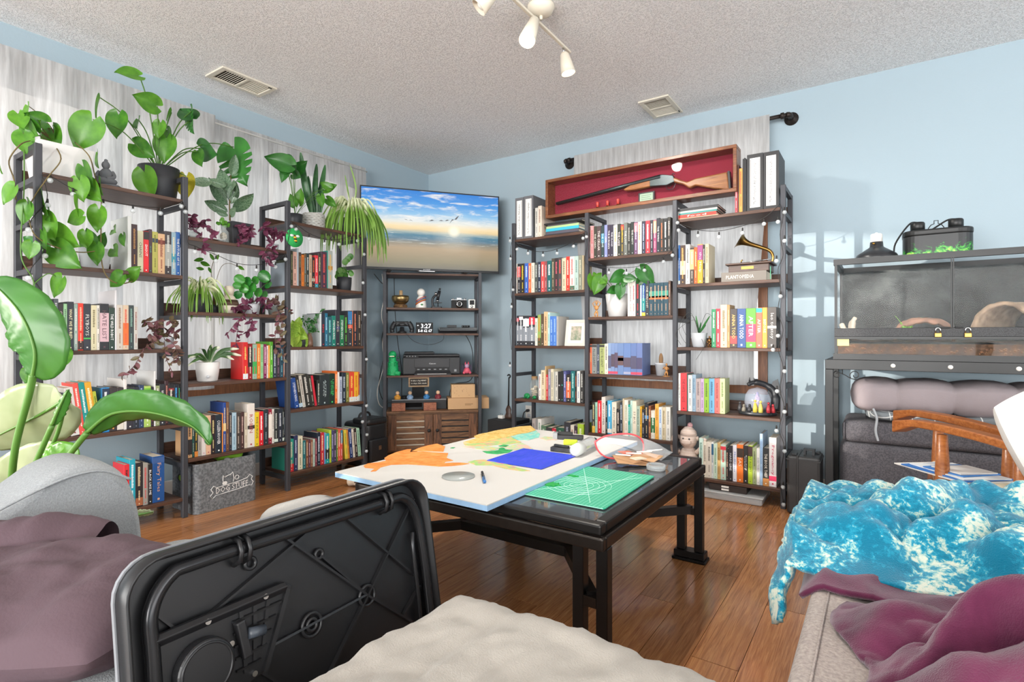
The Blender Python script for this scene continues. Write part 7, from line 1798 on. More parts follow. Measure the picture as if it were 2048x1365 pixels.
put('trigger_guard', MB().tube(smooth_path([Vector((x, -.42, z)) for x, z in (G(1332, 370), G(1334, 378), G(1344, 379), G(1350, 370), G(1352, 364))], 5), .002, 6), m_gs, sg)
put('trigger', MB().tube([Vector((x, -.42, z)) for x, z in (G(1340, 369), G(1341, 374))], .0018, 6), m_gs, sg); put('hammer', MB().tube([Vector((x, -.42, z)) for x, z in (G(1342, 353), G(1346, 347), G(1349, 349))], .003, 6), m_gs, sg)
for px in (1195, 1215, 1236):
    p = PX(px, 418, 1, -.40); t = thing('shotgun_shell', 'red shotgun shell standing on the ledge in the display case', 'shell', (p.x, -.40, gz0+fw_+.0106), group='shotgun shells in the case')
    put('hull', MB().lathe([(.0095, .012), (.0095, .045), (.008, .047), (.001, .047)], 14), mat('shell_red', '#c8463c', .45), t, False); put('brass_head', MB().lathe([(.001, 0), (.0105, 0), (.0105, .002), (.0097, .003), (.0097, .0125)], 14), m_brass, t, False)
x0, z0 = G(1277, 410, -.39); x1, z1 = G(1309, 382, -.39)
t = thing('certificate', 'small certificate in a black frame beside the shotgun forearm', 'certificate', (x0, -.39, gz0+fw_+.0106)); z0 = gz0+fw_+.0106
put('frame', MB().box((x0, -.392, z0), (x1, -.382, z1)), m_black, t); put('sheet', MB().box((x0+.010, -.3932, z0+.010), (x1-.010, -.3919, z1-.008)), mat('pale_green_paper', '#a8c0a8', .8), t)
for k in range(4): put('printed_line', MB().box((x0+.018, -.3938, z1-.022-.012*k), (x1-.02-.008*(k % 2), -.3931, z1-.0195-.012*k)), mat('grey_ink', '#5a6a60', .8), t)
# ================================================================ binders, stacks and other things on the right bookcase
def binder(px0, px1, ytop, z, text, m, label, bay_group):
    a, b = PX(px0, 700, 1, -.45).x, PX(px1, 700, 1, -.45).x; h = PX((px0+px1)/2, ytop, 1, -.45).z-z; w_ = b-a-.001
    t = thing('ring_binder', label, 'binder', (a+w_/2, -.45, z+.0004), group=bay_group)
    put('cover', MB().box((-w_/2, 0, 0), (w_/2, .003, h)).box((-w_/2, .003, 0), (-w_/2+.003, .225, h)).box((w_/2-.003, .003, 0), (w_/2, .225, h)), m, t, False); put('pages', MB().box((-w_/2+.004, .02, .006), (w_/2-.004, .215, h-.008)), m_pages, t, False)
    put('spine_label', MB().box((-w_*.32, -.0008, h*.06), (w_*.32, 0, h*.93)), mat('label_white', '#eceae6', .7), t, False)
    put('label_border', MB().box((-w_*.27, -.0011, h*.08), (-w_*.25, -.0007, h*.91)).box((w_*.25, -.0011, h*.08), (w_*.27, -.0007, h*.91)), mat('ink_dark', '#2c2c2c', .7), t, False)
    V, Fc = fit_text(text, h*.72, w_*.26); put('label_text', MB().add([(-v.y, -.0012, v.x+h*.48) for v in V], Fc), mat('ink_dark'), t, False)
m_bind = mat('binder_black', '#2c2b2d', .5); m_bing = mat('binder_grey', '#6a6a6e', .5); zb = LV13[4]
binder(1494, 1526.5, 308, zb, 'My Montessori Album: Sensorial', m_bind, 'thick black binder with a white Sensorial label on the top board', 'binders on the terrarium-end top board')
binder(1527, 1558, 303, zb, 'My Montessori Album: Practical Life', m_bind, 'thick black binder with a white Practical Life label at the frame end', 'binders on the terrarium-end top board')
binder(1030.5, 1047.3, 396, zb, 'My Montessori Album: Mathematics', m_bing, 'grey binder with long white spine label beside the corner-end frame', 'binders on the corner top board')
binder(1047.8, 1066.5, 392, zb, 'My Montessori Album: Language', m_bing, 'grey binder with long white spine label beside the spiral notebooks', 'binders on the corner top board')
row('R', 2, 1.637, 1470, '''
1475,358,c8404a,f0d0d0,-
1478,330,5a3a34,,
1485,337,d8984a,b03a30,-
1488,318,2a2a2c,,
1490.5,316,2c2c2e,,
1493,318,2a2a2c,,
''', dmax=.2)
row('R', 0, 1.637, 1067, '''
1070,418,2c2c2e,,
1076,416,c8c4bc,6a6a64,-
1083,412,d8c8b8,8a6a60,-
''', dmax=.2)
def stack(name, px0, px1, z, items, group, where, y=-.44, depth=.2):
    a, b = PX(px0, 700, 1, y).x, PX(px1, 700, 1, y).x; zz = z+.0006
    for i, (c, th, da, db, dd, txt) in enumerate(items):
        t = put('book', MB().box((a+da, y+dd, zz), (b+db, y+dd+.0025, zz+th)).box((a+da, y+dd+.0025, zz), (b+db, y+depth, zz+.0018)).box((a+da, y+dd+.0025, zz+th-.0018), (b+db, y+depth, zz+th)), cover_mat(c), label=f'{cname(c)} book, {ORD[i]} up in the flat pile {where}', cat='book', group=group)
        WM[t.name] = Matrix.Identity(4); q = put('page_block', MB().box((a+da+.003, y+dd+.003, zz+.002), (b+db-.003, y+depth-.003, zz+th-.002)), m_pages); q.parent = t
        if txt: V, Fc = fit_text(txt, (b-a)*.5, th*.5); q = put('spine_title', MB().add([(v.x+(a+b)/2, y+dd-.0006, v.y+zz+th/2) for v in V], Fc), ink_mat('f0e8e0')); q.parent = t
        zz += th+.0006
stack('flat', 1091, 1158, zb, [('2c2c30', .012, -.01, .0, 0, ''), ('54505a', .020, 0, -.005, .004, ''), ('38a8c0', .020, .002, -.002, .002, ''), ('a8c088', .015, .004, -.004, .004, ''), ('4a4648', .012, .01, -.02, .008, ''), ('252527', .010, -.012, .02, 0, '')], 'flat pile on the corner top board', 'beside the spiral notebooks')
stack('flat', 1355, 1432, zb, [('d8b090', .010, 0, .01, 0, ''), ('c03a2c', .020, .004, .0, .002, 'food'), ('3a8a84', .010, .006, .004, .004, ''), ('b8b8b4', .012, .002, .006, .004, ''), ('2a2a2c', .014, .0, .012, 0, '')], 'flat pile under the display case', 'under the display case end')
# gramophone on the thick plant book
zg = LV13[3]; a, b = PX(1443, 700, 1, -.435).x, PX(1533, 700, 1, -.435).x
t = put('book', MB().box((a, -.44, zg+.0006), (b, -.436, zg+.056)).box((a, -.436, zg+.0006), (b, -.24, zg+.003)).box((a, -.436, zg+.0536), (b, -.24, zg+.056)), cover_mat('6e675f'), label='thick grey-brown plant encyclopedia lying under the gramophone', cat='book'); WM[t.name] = Matrix.Identity(4)
q = put('page_block', MB().box((a+.003, -.435, zg+.0035), (b-.003, -.243, zg+.053)), m_pages); q.parent = t
V, Fc = fit_text('PLANTOPEDIA', (b-a)*.62, .020); q = put('spine_title', MB().add([(v.x+a+(b-a)*.42, -.4408, v.y+zg+.028) for v in V], Fc), ink_mat('e8dccc')); q.parent = t
gz = zg+.0566; gcx = PX(1500, 700, 1, -.36).x; t = thing('gramophone', 'miniature gramophone with brass horn standing on the plant encyclopedia', 'gramophone', (gcx, -.345, gz)); m_gw = wood('gramophone_wood', '#3a2a24', '#5a443a', 0, 8, .4, 8)
put('base', MB().box((-.105, -.075, 0), (.11, .085, .040)), m_gw, t, False, bev=.003); put('lid', MB().box((-.12, -.09, .0405), (.125, .10, .052)), m_gw, t, False, bev=.004); put('name_plate', MB().box((-.035, -.0765, .015), (.03, -.0745, .030)), m_brass, t, False)
put('turntable', MB().lathe([(.001, .053), (.055, .053), (.055, .057), (.001, .058)], 24, (-.01, 0, 0)), m_blackm, t, False); put('tone_arm', MB().tube(smooth_path([(.10, .05, .053), (.105, .045, .075), (.06, .01, .07), (.0, -.01, .062)], 5), .004, 8), m_chrome, t, False)
put('crank', MB().tube([(-.04, -.05, .053), (-.04, -.05, .068), (-.032, -.05, .072)], .004, 8), m_brass, t, False)
hp = smooth_path([(.105, .045, .05), (.112, .045, .09), (.095, .04, .125), (.045, .03, .150), (-.01, .015, .172), (-.045, .005, .190), (-.062, .0, .200)], 6); n = len(hp)
put('horn', MB().tube(hp, [.006+.0025*(i/(n-1))*4+.042*max(0, (i/(n-1)-.55)/.45)**2.4 for i in range(n)], 20, cap=False), mat('old_brass', '#8a6a38', .28, .95), t, False)
put('bookmark', MB().box((.118, -.092, -.05), (.121, -.086, .02)), mat('teal_tag', '#4aa078', .6), t, False)
# wooden mannequins
def mannequin(label, px, py, ax_y, z, hpx, arms, m, group='posed wooden figures'):
    p = PX(px, py, 1, ax_y); H = px_r(hpx, p); t = thing('wooden_figure', label, 'figurine', (p.x, ax_y, z+.0006), group=group); s = H
    put('stand', MB().lathe([(.001, 0), (.24*s, 0), (.24*s, .03*s), (.001, .035*s)], 20), m, t, False)
    put('pelvis', MB().sphere((0, 0, .30*s), .09*s, 12, 8, (1, .8, .9)), m, t, False); put('chest', MB().sphere((0, 0, .52*s), .13*s, 12, 8, (1, .75, 1.05)), m, t, False); put('head', MB().sphere((0, 0, .79*s), .085*s, 12, 8, (.85, .9, 1.1)), m, t, False); put('neck', MB().cyl((0, 0, .62*s), (0, 0, .74*s), .03*s, 8), m, t, False)
    for sd in (-1, 1):
        put('leg', MB().tube([(sd*.05*s, 0, .28*s), (sd*.09*s, -.06*s, .16*s), (sd*.06*s, 0, .035*s)], [.05*s, .04*s, .03*s], 8), m, t, False)
        put('arm', MB().tube([tuple(q*s for q in (sd*x, y, zz)) for x, y, zz in arms], [.035*s, .03*s, .022*s], 8), m, t, False)
m_mw = mat('pale_lime_wood', '#c08a50', .5, vary=.1, vscale=60)
mannequin('little wooden figure with hands above its head beside the tall white pot', 1193, 630, -.43, LV2[2], 36, [(.13, 0, .58), (.24, 0, .76), (.03, 0, .93)], m_mw)
mannequin('small jointed wooden figure crouching beside the cactus cup', 1333, 748, -.43, LV2[1], 30, [(.13, 0, .58), (.20, -.12, .50), (.05, -.20, .70)], m_mw)
mannequin('tiny bronze-coloured figure sitting beside the grey aloe pot', 1419, 690, -.43, LV13[2], 26, [(.13, 0, .58), (.16, -.10, .42), (.05, -.16, .34)], mat('bronze_figure', '#9a7040', .35, .8))
p = PX(1322, 747, 1, -.37); t = thing('cactus_cup', 'brown paddle cactus in a pale cup beside the wooden figure', 'potted plant', (p.x, -.37, LV2[1]+.0006)); put('cup', MB().lathe([(.001, 0), (.028, 0), (.036, .07), (.038, .072), (.038, .080), (.034, .080), (.030, .066), (.001, .066)], 24), m_gpot, t, False); put('cactus', MB().sphere((0, 0, .10), .042, 12, 8, (.34, .26, 1)), mat('brown_cactus', '#8a6a4a', .8), t, False)
# picture frame
p = PX(1150, 690, 1, -.40); t = thing('photo_frame', 'cream photo frame leaning at the end of the blue books', 'picture frame', (p.x, -.405, LV13[2]+.0006), .12); fm = mat('cream_frame', '#d9d2c6', .6); LMx = Matrix.Rotation(-.22, 4, 'X'); fwid, fh = .150, .185
for lo, hi in (((-fwid/2, 0, 0), (fwid/2, .012, .02)), ((-fwid/2, 0, fh-.02), (fwid/2, .012, fh)), ((-fwid/2, 0, .02), (-fwid/2+.02, .012, fh-.02)), ((fwid/2-.02, 0, .02), (fwid/2, .012, fh-.02))): put('frame_side', MB().box(lo, hi, LMx), fm, t, False)
put('mount', MB().box((-fwid/2+.02, .003, .02), (fwid/2-.02, .009, fh-.02), LMx), mat('mount_white', '#ece9e4', .8), t, False); put('photo', MB().box((-.035, .001, .04), (.04, .0028, fh-.045), LMx), mix2('blurred_photo', '#7a8a70', '#c8b8a8', 30, .35, .65, .4, c3='#5a7a9a'), t, False)
# jar of shells and green toys
p = PX(1069, 797, 1, -.33); t = thing('shell_jar', 'glass jar of shells with cork beside the green toy frogs', 'jar', (p.x, -.33, LV13[1]+.0006)); put('glass', MB().lathe([(.001, 0), (.034, 0), (.036, .01), (.036, .10), (.024, .125), (.024, .14)], 22), glass, t, False); put('cork', MB().lathe([(.001, .128), (.021, .128), (.023, .155), (.001, .156)], 14), mat('cork', '#a8845a', .9), t, False)
rr = random.Random(3)
for i in range(12): put('shell', MB().sphere((rr.uniform(-.018, .018), rr.uniform(-.018, .018), .012+.006*i), rr.uniform(.009, .014), 8, 6, (1.2, 1, .7)), mat('sea_shell', '#d8c4a4', .6, vary=.2, vscale=60), t, False)
for px, s, w in ((1054, .021, 'larger'), (1069, .013, 'smaller')):
    p = PX(px, 798, 1, -.415); t = thing('glass_frog', f'{w} green glass frog beside the shell jar', 'figurine', (p.x, -.415, LV13[1]+.0006), group='green glass frogs'); mgf = mat('green_glass', '#1f8a4c', .12)
    put('body', MB().sphere((0, 0, s*.9), s, 14, 8, (1.1, 1, .9)), mgf, t, False); put('head', MB().sphere((s*.9, -s*.5, s*.75), s*.6, 12, 8), mgf, t, False)
    for sd in (-1, 1): put('foot', MB().sphere((sd*s*.7, -s*.8, s*.25), s*.25, 8, 6, (1.3, 1.3, .9)), mgf, t, False)
# snow globe with a dark winged beast
p = PX(1515, 826, 1, -.36); t = thing('snow_globe', 'glass dome ornament guarded by a dark winged beast and small robed figures', 'ornament', (p.x, -.36, LV13[1]+.0006)); m_db = mat('dark_resin', '#24262a', .35)
put('base', MB().lathe([(.001, 0), (.098, 0), (.102, .010), (.092, .026), (.074, .034), (.001, .034)], 32, sy=.8), m_db, t, False); put('dome', MB().lathe([(.064, .034), (.070, .07), (.066, .11), (.046, .142), (.001, .156)], 28), mat('globe_glass', '#cfd8ea', .04, alpha=.28, spec=.9), t, False)
put('scene', MB().lathe([(.001, .034), (.03, .036), (.018, .08), (.006, .125), (.001, .13)], 12), mix2('violet_scene', '#5a5a9a', '#c0a0c8', 60, .4, .6, .4), t, False)
put('beast_body', MB().tube(smooth_path([(.085, .02, .03), (.09, .035, .09), (.075, .04, .14), (.03, .03, .172), (-.02, .01, .182), (-.05, -.01, .168)], 6), [.024]*8+[.02]*8+[.016]*8+[.012]*6+[.010], 10), m_db, t, False); put('beast_wing', XZ([(.05, .12), (.075, .19), (.10, .205), (.115, .14), (.105, .06), (.085, .05)], .035, .042), m_db, t, False)
for sd in (-1, 1): put('horn', MB().lathe([(.006, 0), (.001, .026)], 8, (-.03+sd*.012, 0, .185)), m_db, t, False)
for i, (x, y, c, h) in enumerate(((-.088, -.03, '#3a3a3e', .06), (-.062, -.055, '#7a7468', .045), (.0, -.068, '#c8b44a', .085), (.028, -.066, '#d0c060', .08), (.066, -.050, '#9a2a34', .07), (.085, -.03, '#b0323a', .055), (-.03, -.066, '#2c2c30', .05))):
    put('small_figure', MB().lathe([(.001, .02), (.013, .02), (.012, .02+h*.3), (.006, .02+h*.62), (.001, .02+h*.64)], 12, (x, y, 0)).sphere((x, y, .02+h*.74), .0075, 10, 6), mat('figure_'+c[1:], c, .5), t, False)
# striped knitted toy on the bottom board
p = PX(1377, 940, 1, -.40)
def knit():
    m = bpy.data.materials.new('striped_knit'); m.use_nodes = True; nt = m.node_tree; b = nt.nodes['Principled BSDF']; wv = nt.nodes.new('ShaderNodeTexWave'); wv.bands_direction = 'Z'; wv.inputs['Scale'].default_value = 22; wv.inputs['Distortion'].default_value = 1.5; nt.links.new(coords(nt), wv.inputs['Vector']); r = ramp(nt, wv.outputs['Fac'], [(.35, '#d8c4b4'), (.55, '#b48a88'), (.8, '#e0d0c4')]); nt.links.new(r.outputs[0], b.inputs['Base Color']); b.inputs['Roughness'].default_value = .95; return m
t = thing('knitted_toy', 'pink striped knitted animal toy in a bobble hat on the bottom board', 'soft toy', (p.x, -.40, LV13[0]+.0006)); mk = knit()
put('body', MB().sphere((0, 0, .085), .068, 16, 12, (.85, .8, 1.25)), mk, t, False); put('head', MB().sphere((0, -.005, .205), .052, 16, 12, (1, .9, 1.05)), mk, t, False); put('hat', MB().lathe([(.05, .232), (.045, .255), (.022, .28), (.001, .288)], 16), mk, t, False); put('bobble', MB().sphere((.01, 0, .292), .016, 10, 8), mat('pink_wool', '#c89a9c', .95), t, False)
put('snout', MB().sphere((0, -.05, .195), .026, 12, 8, (1.2, .7, .8)), mk, t, False); put('arm', MB().tube(smooth_path([(.05, -.01, .13), (.085, -.02, .17), (.10, -.02, .225)], 5), .014, 10), mk, t, False); put('arm', MB().tube(smooth_path([(-.045, -.01, .13), (-.085, -.02, .13), (-.09, -.02, .20), (-.06, -.02, .235)], 5), .013, 10), mk, t, False)
for sd in (-1, 1): put('leg', MB().tube(smooth_path([(sd*.035, -.03, .05), (sd*.05, -.08, .03), (sd*.06, -.11, .02)], 5), .017, 10), mk, t, False); put('eye', MB().sphere((sd*.018, -.048, .215), .005, 8, 6), m_black, t, False); put('ear', MB().sphere((sd*.054, 0, .215), .014, 10, 8, (.6, 1, 1)), mk, t, False)
# storage bin and flat boxes under the last bay
x0, x1 = 2.60, 2.935; t = thing('storage_bin', 'shallow clear plastic storage bin on the floor under the bookcase', 'bin', ((x0+x1)/2, -.36, 0)); mcl = mat('bin_plastic', '#e6e8e8', .2, alpha=.45, spec=.6)
put('tub', rslab((x0, -.50, .0006), (x1, -.22, .038), .010), mcl, t); put('lid', rslab((x0-.006, -.506, .0385), (x1+.006, -.214, .046), .003), mcl, t)
t = thing('flat_box', 'flat black box with two white labels lying on the clear storage bin', 'box', (2.74, -.37, .047)); put('box', MB().box((2.645, -.47, .0468), (2.85, -.27, .083)), wood('ebony_grain', '#2a2220', '#3a302c', 0, 8, .5, 10), t, bev=.002)
for z_ in (.052, .068): put('label', MB().box((2.715, -.4712, z_), (2.755, -.4696, z_+.010)), m_white, t)
# ================================================================ things on the left bookcase
zt = LV13[4]+.0006
def at(px, x): p = PX(px, 700, 0, x); return Vector((x, p.y, 0))
p = at(212, .42); t = thing('buddha_statue', 'small grey stone buddha seated beside the monstera pot', 'statue', (p.x, p.y, zt), .9); ms = mat('grey_stone', '#6a6c70', .8, vary=.15, vscale=40)
put('plinth', MB().prism(rrect(.115, .07, .02), 0, .016), ms, t, False); put('crossed_legs', MB().sphere((0, -.005, .034), .042, 16, 8, (1.15, .75, .5)), ms, t, False); put('torso', MB().lathe([(.001, .03), (.026, .034), (.030, .075), (.014, .095), (.001, .096)], 16, sy=.7), ms, t, False); put('head', MB().sphere((0, -.002, .112), .0175, 14, 10, (.95, .95, 1.15)), ms, t, False); put('topknot', MB().sphere((0, 0, .134), .008, 10, 6), ms, t, False)
for sd in (-1, 1): put('arm', MB().tube(smooth_path([(sd*.026, 0, .082), (sd*.036, -.008, .056), (sd*.012, -.028, .042)], 5), .008, 8), ms, t, False)
z2 = LV2[3]+.0006; p = at(447, .47); t = thing('propagation_bottle', 'glass bottle with a small green cutting in front of the rubber plant', 'bottle', (p.x, p.y, z2)); put('bottle', MB().lathe([(.001, 0), (.026, 0), (.028, .01), (.028, .058), (.014, .075), (.014, .09), (.018, .092)], 20), glass, t, False); put('roots', MB().sphere((0, 0, .035), .018, 10, 8, (1, 1, 1.3)), mix2('pale_roots', '#d8cdb8', '#8a7a60', 90, .4, .6, .9), t, False); rr = random.Random(6)
for i in range(16): leaf(t, 'round', m_lf, Vector((p.x+rr.uniform(-.02, .02), p.y+rr.uniform(-.026, .026), z2+.088+rr.random()*.03)), rr.uniform(.016, .024), rr.uniform(0, 180), rr.uniform(-20, 40), 0, rr.uniform(-.5, .5))
p = at(458, .42); t = thing('clay_figure', 'cream clay figure with painted brown band among the trailing plants', 'figurine', (p.x, p.y, LV2[2]+.0006)); mc = mat('cream_clay', '#cfc4b2', .8, vary=.08, vscale=30); put('body', MB().lathe([(.001, 0), (.040, 0), (.052, .03), (.050, .06), (.030, .095), (.020, .105), (.001, .106)], 22), mc, t, False); put('head', MB().lathe([(.001, .100), (.022, .104), (.028, .135), (.022, .155), (.001, .16)], 18), mc, t, False); put('painted_band', MB().lathe([(.0525, .045), (.053, .05), (.0445, .078), (.044, .074)], 22, cap=False), mat('brown_paint', '#4a3424', .7), t, False); put('arm', MB().tube(smooth_path([(-.04, 0, .075), (-.06, -.02, .09), (-.07, -.03, .11)], 5), .010, 8), mc, t, False)
# bee craft hanging on the frame
c = PX(589, 476, 0, .518); t = thing('bee_ornament', 'round green beaded ornament with a yellow and black bee hanging on the bookcase frame', 'ornament', c); rad = px_r(19, c)
Mx = Matrix.Rotation(PI/2, 4, 'Y'); put('disc', MB().lathe([(.001, -.002), (rad, -.002), (rad, .002), (.001, .002)], 32, M=Mx), mat('bead_green', '#2fb45a', .35, vary=.25, vscale=220, bumps=.8, bscale=320), t, False)
for k, (zz, cc) in enumerate(((.014, '#6a3a20'), (.002, '#f0b830'), (-.008, '#222222'), (-.017, '#f0b830'), (-.025, '#222222'))): put('bee_stripe', MB().sphere((.004, .002-.25*zz, zz), .010 if 0 < k < 4 else .007, 12, 6, (.3, 1.1, .62)), mat('bee_'+cc[1:], cc, .5), t, False)
for sd in (-1, 1): put('wing', MB().sphere((.004, sd*.020, .012), .013, 12, 6, (.18, 1, .6)), mat('bee_wing', '#e8ece8', .4), t, False)
# ================================================================ dog basket, bag, black cube
bx = .520; yb0, yb1 = -2.318, -1.975; zb0 = PX(392, 935, 0, bx).z; tp = (PX(395, 948, 0, bx).z+PX(520, 915, 0, bx).z)/2
t = thing('felt_basket', 'grey felt storage basket with a dog and bone print under the bookcase', 'basket', (bx-.14, (yb0+yb1)/2, 0)); m_felt = mix2('grey_felt', '#5c5f62', '#7c7f82', 90, .4, .6, .95, bumps=.4, bscale=300)
tp = .262; th = .006; cxb, cyb = .385, (yb0+yb1)/2; hx, hy = .135, (yb1-yb0)/2
ro = rrect(2*hx, 2*hy, .03, 5, cxb, cyb); ri = rrect(2*hx-2*th, 2*hy-2*th, .026, 5, cxb, cyb); n = len(ro); vs = [Vector((x, y, .0006)) for x, y in ro]+[Vector((x, y, tp)) for x, y in ro]+[Vector((x, y, tp)) for x, y in ri]+[Vector((x, y, .012)) for x, y in ri]
put('basket', MB().add(vs, [tuple(range(n-1, -1, -1)), tuple(range(3*n, 4*n))]+[(i+k*n, (i+1) % n+k*n, (i+1) % n+(k+1)*n, i+(k+1)*n) for k in range(3) for i in range(n)]), m_felt, t)
put('handle_ring', MB().tube([Vector((cxb+x, yb0-.001, .175+y)) for x, y in rrect(.085, .036, .017, 6)], .004, 8, closed=True), m_black, t); put('handle_opening', MB().prism(rrect(.08, .031, .015, 6), -.001, .0012, Matrix.Translation((cxb, yb0, .175)) @ Matrix.Rotation(PI/2, 4, 'X')), mat('lime_toy', '#9ac83a', .6), t)
mwp = mat('white_print', '#ecebe8', .7); fx = bx+.0012
def P2(u, v): return Vector((fx, cyb+.025+u*1.18, v*1.12-.005))
put('print_bone', MB().tube([P2(*q) for q in [(-.075, .075), (-.092, .062), (-.100, .078), (-.088, .092), (-.098, .108), (-.086, .122), (-.072, .112), (-.02, .116), (.03, .120), (.07, .128), (.084, .142), (.098, .130), (.092, .116), (.102, .102), (.094, .086), (.080, .090), (.02, .082), (-.04, .078)]], .0018, 5, closed=True), mwp, t)
put('print_dog', MB().tube([P2(*q) for q in [(-.038, .122), (-.044, .140), (-.042, .164), (-.034, .154), (-.022, .160), (-.008, .162), (.002, .172), (.006, .152), (.008, .138), (.004, .124)]], .0018, 5), mwp, t); put('print_muzzle', MB().prism(rrect(.026, .018, .008), 0, .001, Matrix.Translation((fx-.0006, cyb-.016, .136)) @ Matrix(((0, 0, 1, 0), (1, 0, 0, 0), (0, 1, 0, 0), (0, 0, 0, 1)))), mwp, t); put('print_paw', MB().tube([P2(.022+.009*math.cos(a), .142+.010*math.sin(a)) for a in [i*PI/6 for i in range(12)]], .0016, 5, closed=True), mwp, t)
V, Fc = fit_text('DOG STUFF', .150, .028); put('print_text', MB().add([P2(v.x+.0, v.y+.100+v.x*.045) for v in V], Fc), mwp, t)
t = thing('plush_toy', 'brown furry dog toy in the felt basket', 'dog toy', (.39, cyb-.05, .2)); put('body', MB().sphere((.39, cyb-.07, .222), .07, 16, 10, (1.1, 1.2, .62)), mix2('brown_fur', '#4a3020', '#7a5238', 60, .4, .6, .95, bumps=.9, bscale=160), t)
t = thing('tennis_toy', 'lime green plush dog toy sticking out of the felt basket', 'dog toy', (.40, cyb+.08, .2)); put('body', MB().tube(smooth_path([(.36, cyb+.02, .22), (.41, cyb+.06, .265), (.44, cyb+.12, .245)], 6), [.03]*6+[.034]*6+[.026], 12), mat('lime_plush', '#8fc83a', .9, vary=.15, vscale=60, bumps=.6), t); put('white_ear', MB().sphere((.46, cyb+.03, .245), .026, 10, 8, (1, .6, .5)), m_wpot, t)
t = thing('black_bag', 'black wheeled laptop bag standing on the floor between the bookcase and the corner rack', 'bag', (.33, -1.03, 0)); mbg = mat('black_leather', '#1f2022', .38, bumps=.2, bscale=200)
put('body', rslab((.20, -1.14, .004), (.47, -.93, .315), .03, puff=.012), mbg, t); put('pocket', rslab((.462, -1.12, .03), (.490, -.95, .20), .012), mbg, t); put('flap', rslab((.30, -1.135, .300), (.478, -.935, .345), .018), mbg, t); put('handle', MB().tube(smooth_path([(.33, -1.09, .335), (.33, -1.07, .372), (.33, -1.0, .372), (.33, -.98, .335)], 5), .008, 8), mbg, t); put('buckle', MB().box((.489, -1.045, .12), (.494, -1.02, .15)), m_chrome, t)
t = thing('black_cube', 'low black side cube on the floor beside the corner-end frame', 'side table', (1.10, -.28, 0)); ztop = PX(1000, 842, 1, -.40).z; put('cube', MB().box((.985, -.40, .0006), (1.222, -.17, ztop)), m_blackm, t, bev=.004)
p = PX(1003, 836, 1, -.30); t = thing('plug_charger', 'small white plug charger lying on the black side cube', 'charger', (p.x, -.30, ztop+.0006)); put('block', MB().box((-.022, -.02, 0), (.022, .02, .024)), m_white, t, False, bev=.004)
for sd in (-1, 1): put('pin', MB().box((sd*.007-.001, -.002, .024), (sd*.007+.001, .002, .038)), m_chrome, t, False)
p = PX(1017, 838, 1, -.28); t = thing('bass_sculpture', 'tall thin black double-bass sculpture on the black side cube', 'sculpture', (p.x, -.28, ztop+.0006)); hz = PX(1017, 748, 1, -.28).z-ztop
put('body', MB().lathe([(.001, 0), (.030, 0), (.034, .02), (.022, .045), (.026, .07), (.012, .10), (.001, .101)], 18, sy=.5), m_gw, t, False); put('neck', MB().cyl((0, 0, .09), (.004, 0, hz-.03), .007, 8, .005), m_blackm, t, False); put('scroll', MB().tube([(.004-.012*math.sin(a), 0, hz-.02+.012*math.cos(a)-.0) for a in [PI+i*.5 for i in range(10)]], .006, 8), m_blackm, t, False)
p = PX(1059, 826, 1, 0); t = thing('wall_outlet', 'white wall outlet with a black plug behind the corner bay', 'outlet', (p.x, 0, p.z)); put('plate', MB().box((-.036, -.006, -.058), (.036, -.0004, .058)), m_white, t, False, bev=.002); put('plug', MB().cyl((-.004, -.006, .02), (-.004, -.035, .02), .012, 10), m_black, t, False)
for z_ in (-.022,): put('socket_face', MB().box((-.016, -.0075, z_-.014), (.016, -.006, z_+.014)), m_gpot, t, False)
put('plug_cord', MB().tube(smooth_path([(-.004, -.034, .02), (-.03, -.04, .0), (-.045, -.03, -.06), (-.04, -.02, -.14)], 5), .004, 6), m_black, t, False)
# ================================================================ string lights
m_wire = mat('string_wire', '#23211f', .6); m_globe = mat('clear_bulb_glass', '#e6ecee', .05, alpha=.42, spec=.9)
gl = MB().sphere((0, 0, -.020), .0115, 12, 8).mesh('bulb_globe'); gl.materials.append(m_globe); sk = MB().lathe([(.0042, -.010), (.0046, 0), (.0035, .008), (.001, .009)], 8).mesh('bulb_socket'); sk.materials.append(m_wire)
fl_ = MB().sphere((0, 0, -.020), .004, 8, 6, (1, 1, 1.4)).mesh('filament'); fl_.materials.append(mat('bulb_core', '#c8ccd0', .3))
def string(label, base, segs, bulbs, ax, v):
    t = thing('string_lights', label, 'string lights', base, group='globe string lights')
    for s in segs: put('wire', MB().tube(smooth_path([PX(x, y, ax, v) for x, y in s], 5), .0017, 5), m_wire, t)
    for x, y in bulbs:
        p = PX(x, y, ax, v)+Vector((0, 0, .020))-Vector(base)
        k = bpy.data.objects.new('bulb', gl); col.objects.link(k); k.parent = t; k.location = p
        for me, nm in ((sk, 'bulb_socket'), (fl_, 'bulb_filament')): q = bpy.data.objects.new(nm, me); col.objects.link(q); q.parent = k
